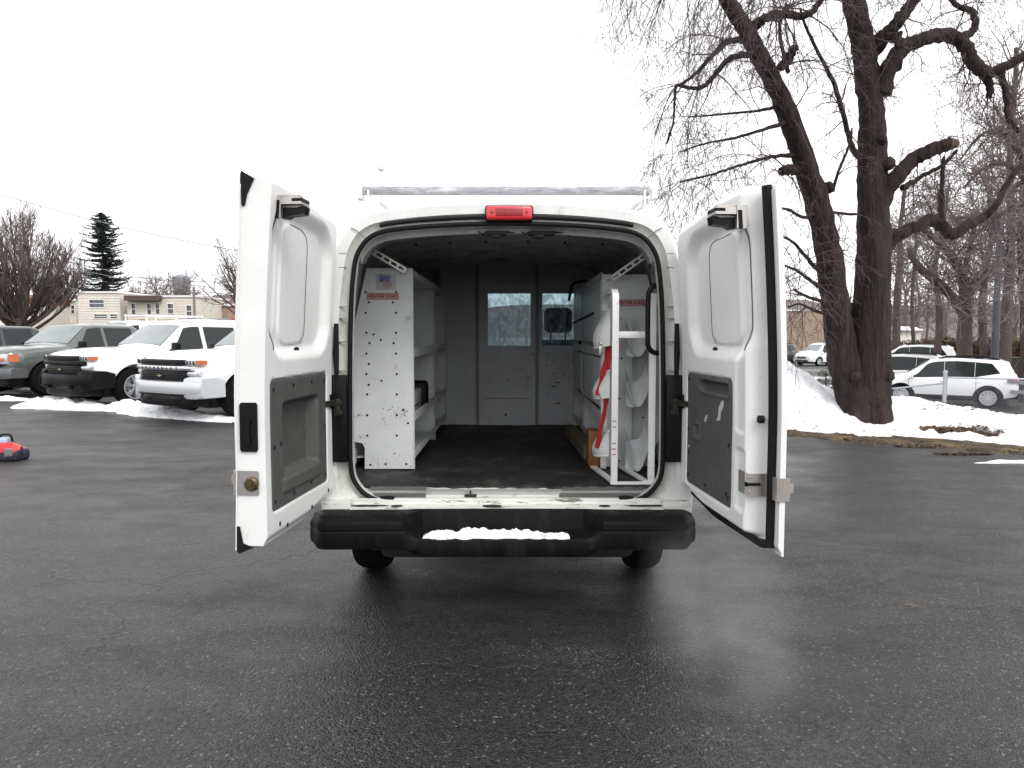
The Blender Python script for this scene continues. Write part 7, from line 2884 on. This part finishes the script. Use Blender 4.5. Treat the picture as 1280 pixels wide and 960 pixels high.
# hills on the skyline
M_HILL = mat('winter_hillside', (0.17, 0.145, 0.14), 0.95, var=0.3, vscale=0.03)
mb = MB()
rr = []
for i in range(121):
    a = -1.15 + 2.3 * i / 120
    D = 420
    x, y = D * math.sin(a) * 1.3, D * math.cos(a) + 60
    h_ = 20 + 5.5 * fbm(a * 4, 1.0) + 3.0 * fbm(a * 14, 5) + 6 * math.exp(-((a + 0.45) / 0.12) ** 2) + 0.9 * fbm(a * 160, 2)
    h_ *= 1.0
    rr.append([(x * 0.93, y * 0.93, -1), (x * 0.97, y * 0.97, h_ * 0.6), (x, y, h_), (x * 1.1, y * 1.1, -1)])
mb.loft(rr, closed=False, cap=False)
tag(obj('hills', mb, M_HILL, smooth=60), 'low grey winter hills on the horizon', kind='structure')

# ---- red and black bag on the asphalt, left edge
g = G(5, 577)
bg = thing('tool_bag', 'red and black bag with a dark handle on the asphalt at the left photo edge', 'bag', (g.x - 0.03, g.y + 0.12, 0))
gx, gy = g.x - 0.03, g.y + 0.12
mb = MB()
mb.box(gx - 0.24, gx + 0.19, gy - 0.13, gy + 0.13, 0.0, 0.13, 0.035, seg=3)
mb.prism([(gx + 0.18, gy - 0.05, 0.10), (gx + 0.225, gy - 0.05, 0.085), (gx + 0.205, gy - 0.05, 0.15), (gx + 0.185, gy - 0.05, 0.17)], (0, 0.03, 0))
obj('base', mb, mat('navy_black_fabric', (0.015, 0.016, 0.03), 0.7, bump=0.4, bscale=150), bg)
mb = MB()
rr = []
for i in range(11):
    t_ = i / 10
    x = gx - 0.23 + 0.41 * t_
    h_ = 0.205 * math.sin(PI * (0.12 + 0.80 * t_)) ** 0.6
    rr.append([(x, gy + 0.125 * math.cos(PI * k / 12), 0.11 + (h_ - 0.09) * math.sin(PI * k / 12) ** 0.7 * (1 + 0.08 * noise.noise(Vector((i * 0.7, k * 0.6, 1))))) for k in range(13)])
mb.loft(rr, closed=False, cap=False)
obj('top_cover', mb, mat('bright_red_nylon', (0.55, 0.015, 0.02), 0.4, var=0.3, vscale=14), bg)
mb = MB()
mb.tube(crom([(gx - 0.10, gy, 0.20), (gx - 0.09, gy, 0.29), (gx - 0.03, gy, 0.31), (gx + 0.04, gy, 0.30), (gx + 0.06, gy, 0.22)], 5), 0.013, 8)
obj('handle', mb, M_BLACK, bg)
mb = MB()
mb.box(gx - 0.10, gx + 0.02, gy - 0.05, gy + 0.04, 0.19, 0.275, 0.02)
obj('side_pocket', mb, mat('pale_blue_tool', (0.42, 0.48, 0.60), 0.3), bg)
mb = MB()
mb.box(gx + 0.05, gx + 0.15, gy - 0.145, gy - 0.125, 0.07, 0.16, 0.01)
for k in range(3):
    mb.box(gx + 0.06 + 0.03 * k, gx + 0.07 + 0.03 * k, gy - 0.150, gy - 0.144, 0.06, 0.15)
obj('buckle', mb, mat('grey_webbing', (0.18, 0.18, 0.2), 0.5), bg)

# ---- camera, sky, light
cam = bpy.data.cameras.new('camera')
cam.sensor_fit = 'HORIZONTAL'
cam.sensor_width = 36
cam.lens = 36 * FL / 1280
cam.clip_end = 3000
cam.clip_start = 0.05
co = bpy.data.objects.new('camera', cam)
COL.objects.link(co)
co.location = (0, 0, CZ)
co.rotation_euler = (PI / 2 - TH, 0, 0)
scene.camera = co

w = bpy.data.worlds.new('World')
scene.world = w
w.use_nodes = True
nt = w.node_tree
N, L = nt.nodes, nt.links
bgd = N['Background']
sky = N.new('ShaderNodeTexSky')
sky.sky_type = 'NISHITA'
sky.sun_disc = False
sky.sun_elevation = R(SUN_EL)
sky.sun_rotation = R(SUN_ROT)
sky.air_density = 2.0
sky.dust_density = 6.0
hs = N.new('ShaderNodeHueSaturation')
hs.inputs['Saturation'].default_value = 0.10
L.new(sky.outputs[0], hs.inputs['Color'])
mx = N.new('ShaderNodeMix')
mx.data_type = 'RGBA'
mx.inputs[0].default_value = 0.78          # cloud deck: even white over the clear sky
mx.inputs[7].default_value = (SKY_C * 0.985, SKY_C * 0.99, SKY_C, 1)
L.new(hs.outputs[0], mx.inputs[6])
L.new(mx.outputs[2], bgd.inputs['Color'])
bgd.inputs['Strength'].default_value = 0.10
sun = bpy.data.lights.new('sun', 'SUN')
sun.energy = 0.9
sun.angle = R(25)
sun.color = (1.0, 0.97, 0.93)
so = bpy.data.objects.new('sun', sun)
COL.objects.link(so)
az = R(SUN_ROT)
dirv = Vector((math.sin(az) * math.cos(R(SUN_EL)), math.cos(az) * math.cos(R(SUN_EL)), math.sin(R(SUN_EL))))
so.rotation_euler = dirv.to_track_quat('Z', 'Y').to_euler()
so.location = (0, 0, 30)

vs_ = scene.view_settings
vs_.view_transform = 'Standard'
vs_.look = 'None'
vs_.exposure = EXPO
vs_.gamma = 1
vs_.use_curve_mapping = False
scene.render.engine = 'CYCLES'
scene.cycles.max_bounces = 8
scene.cycles.diffuse_bounces = 4
scene.cycles.glossy_bounces = 3
scene.cycles.transmission_bounces = 4
scene.cycles.transparent_max_bounces = 12
scene.cycles.volume_bounces = 1
scene.cycles.volume_step_rate = 2.0
scene.cycles.caustics_reflective = False
scene.cycles.caustics_refractive = False
scene.cycles.use_denoising = True
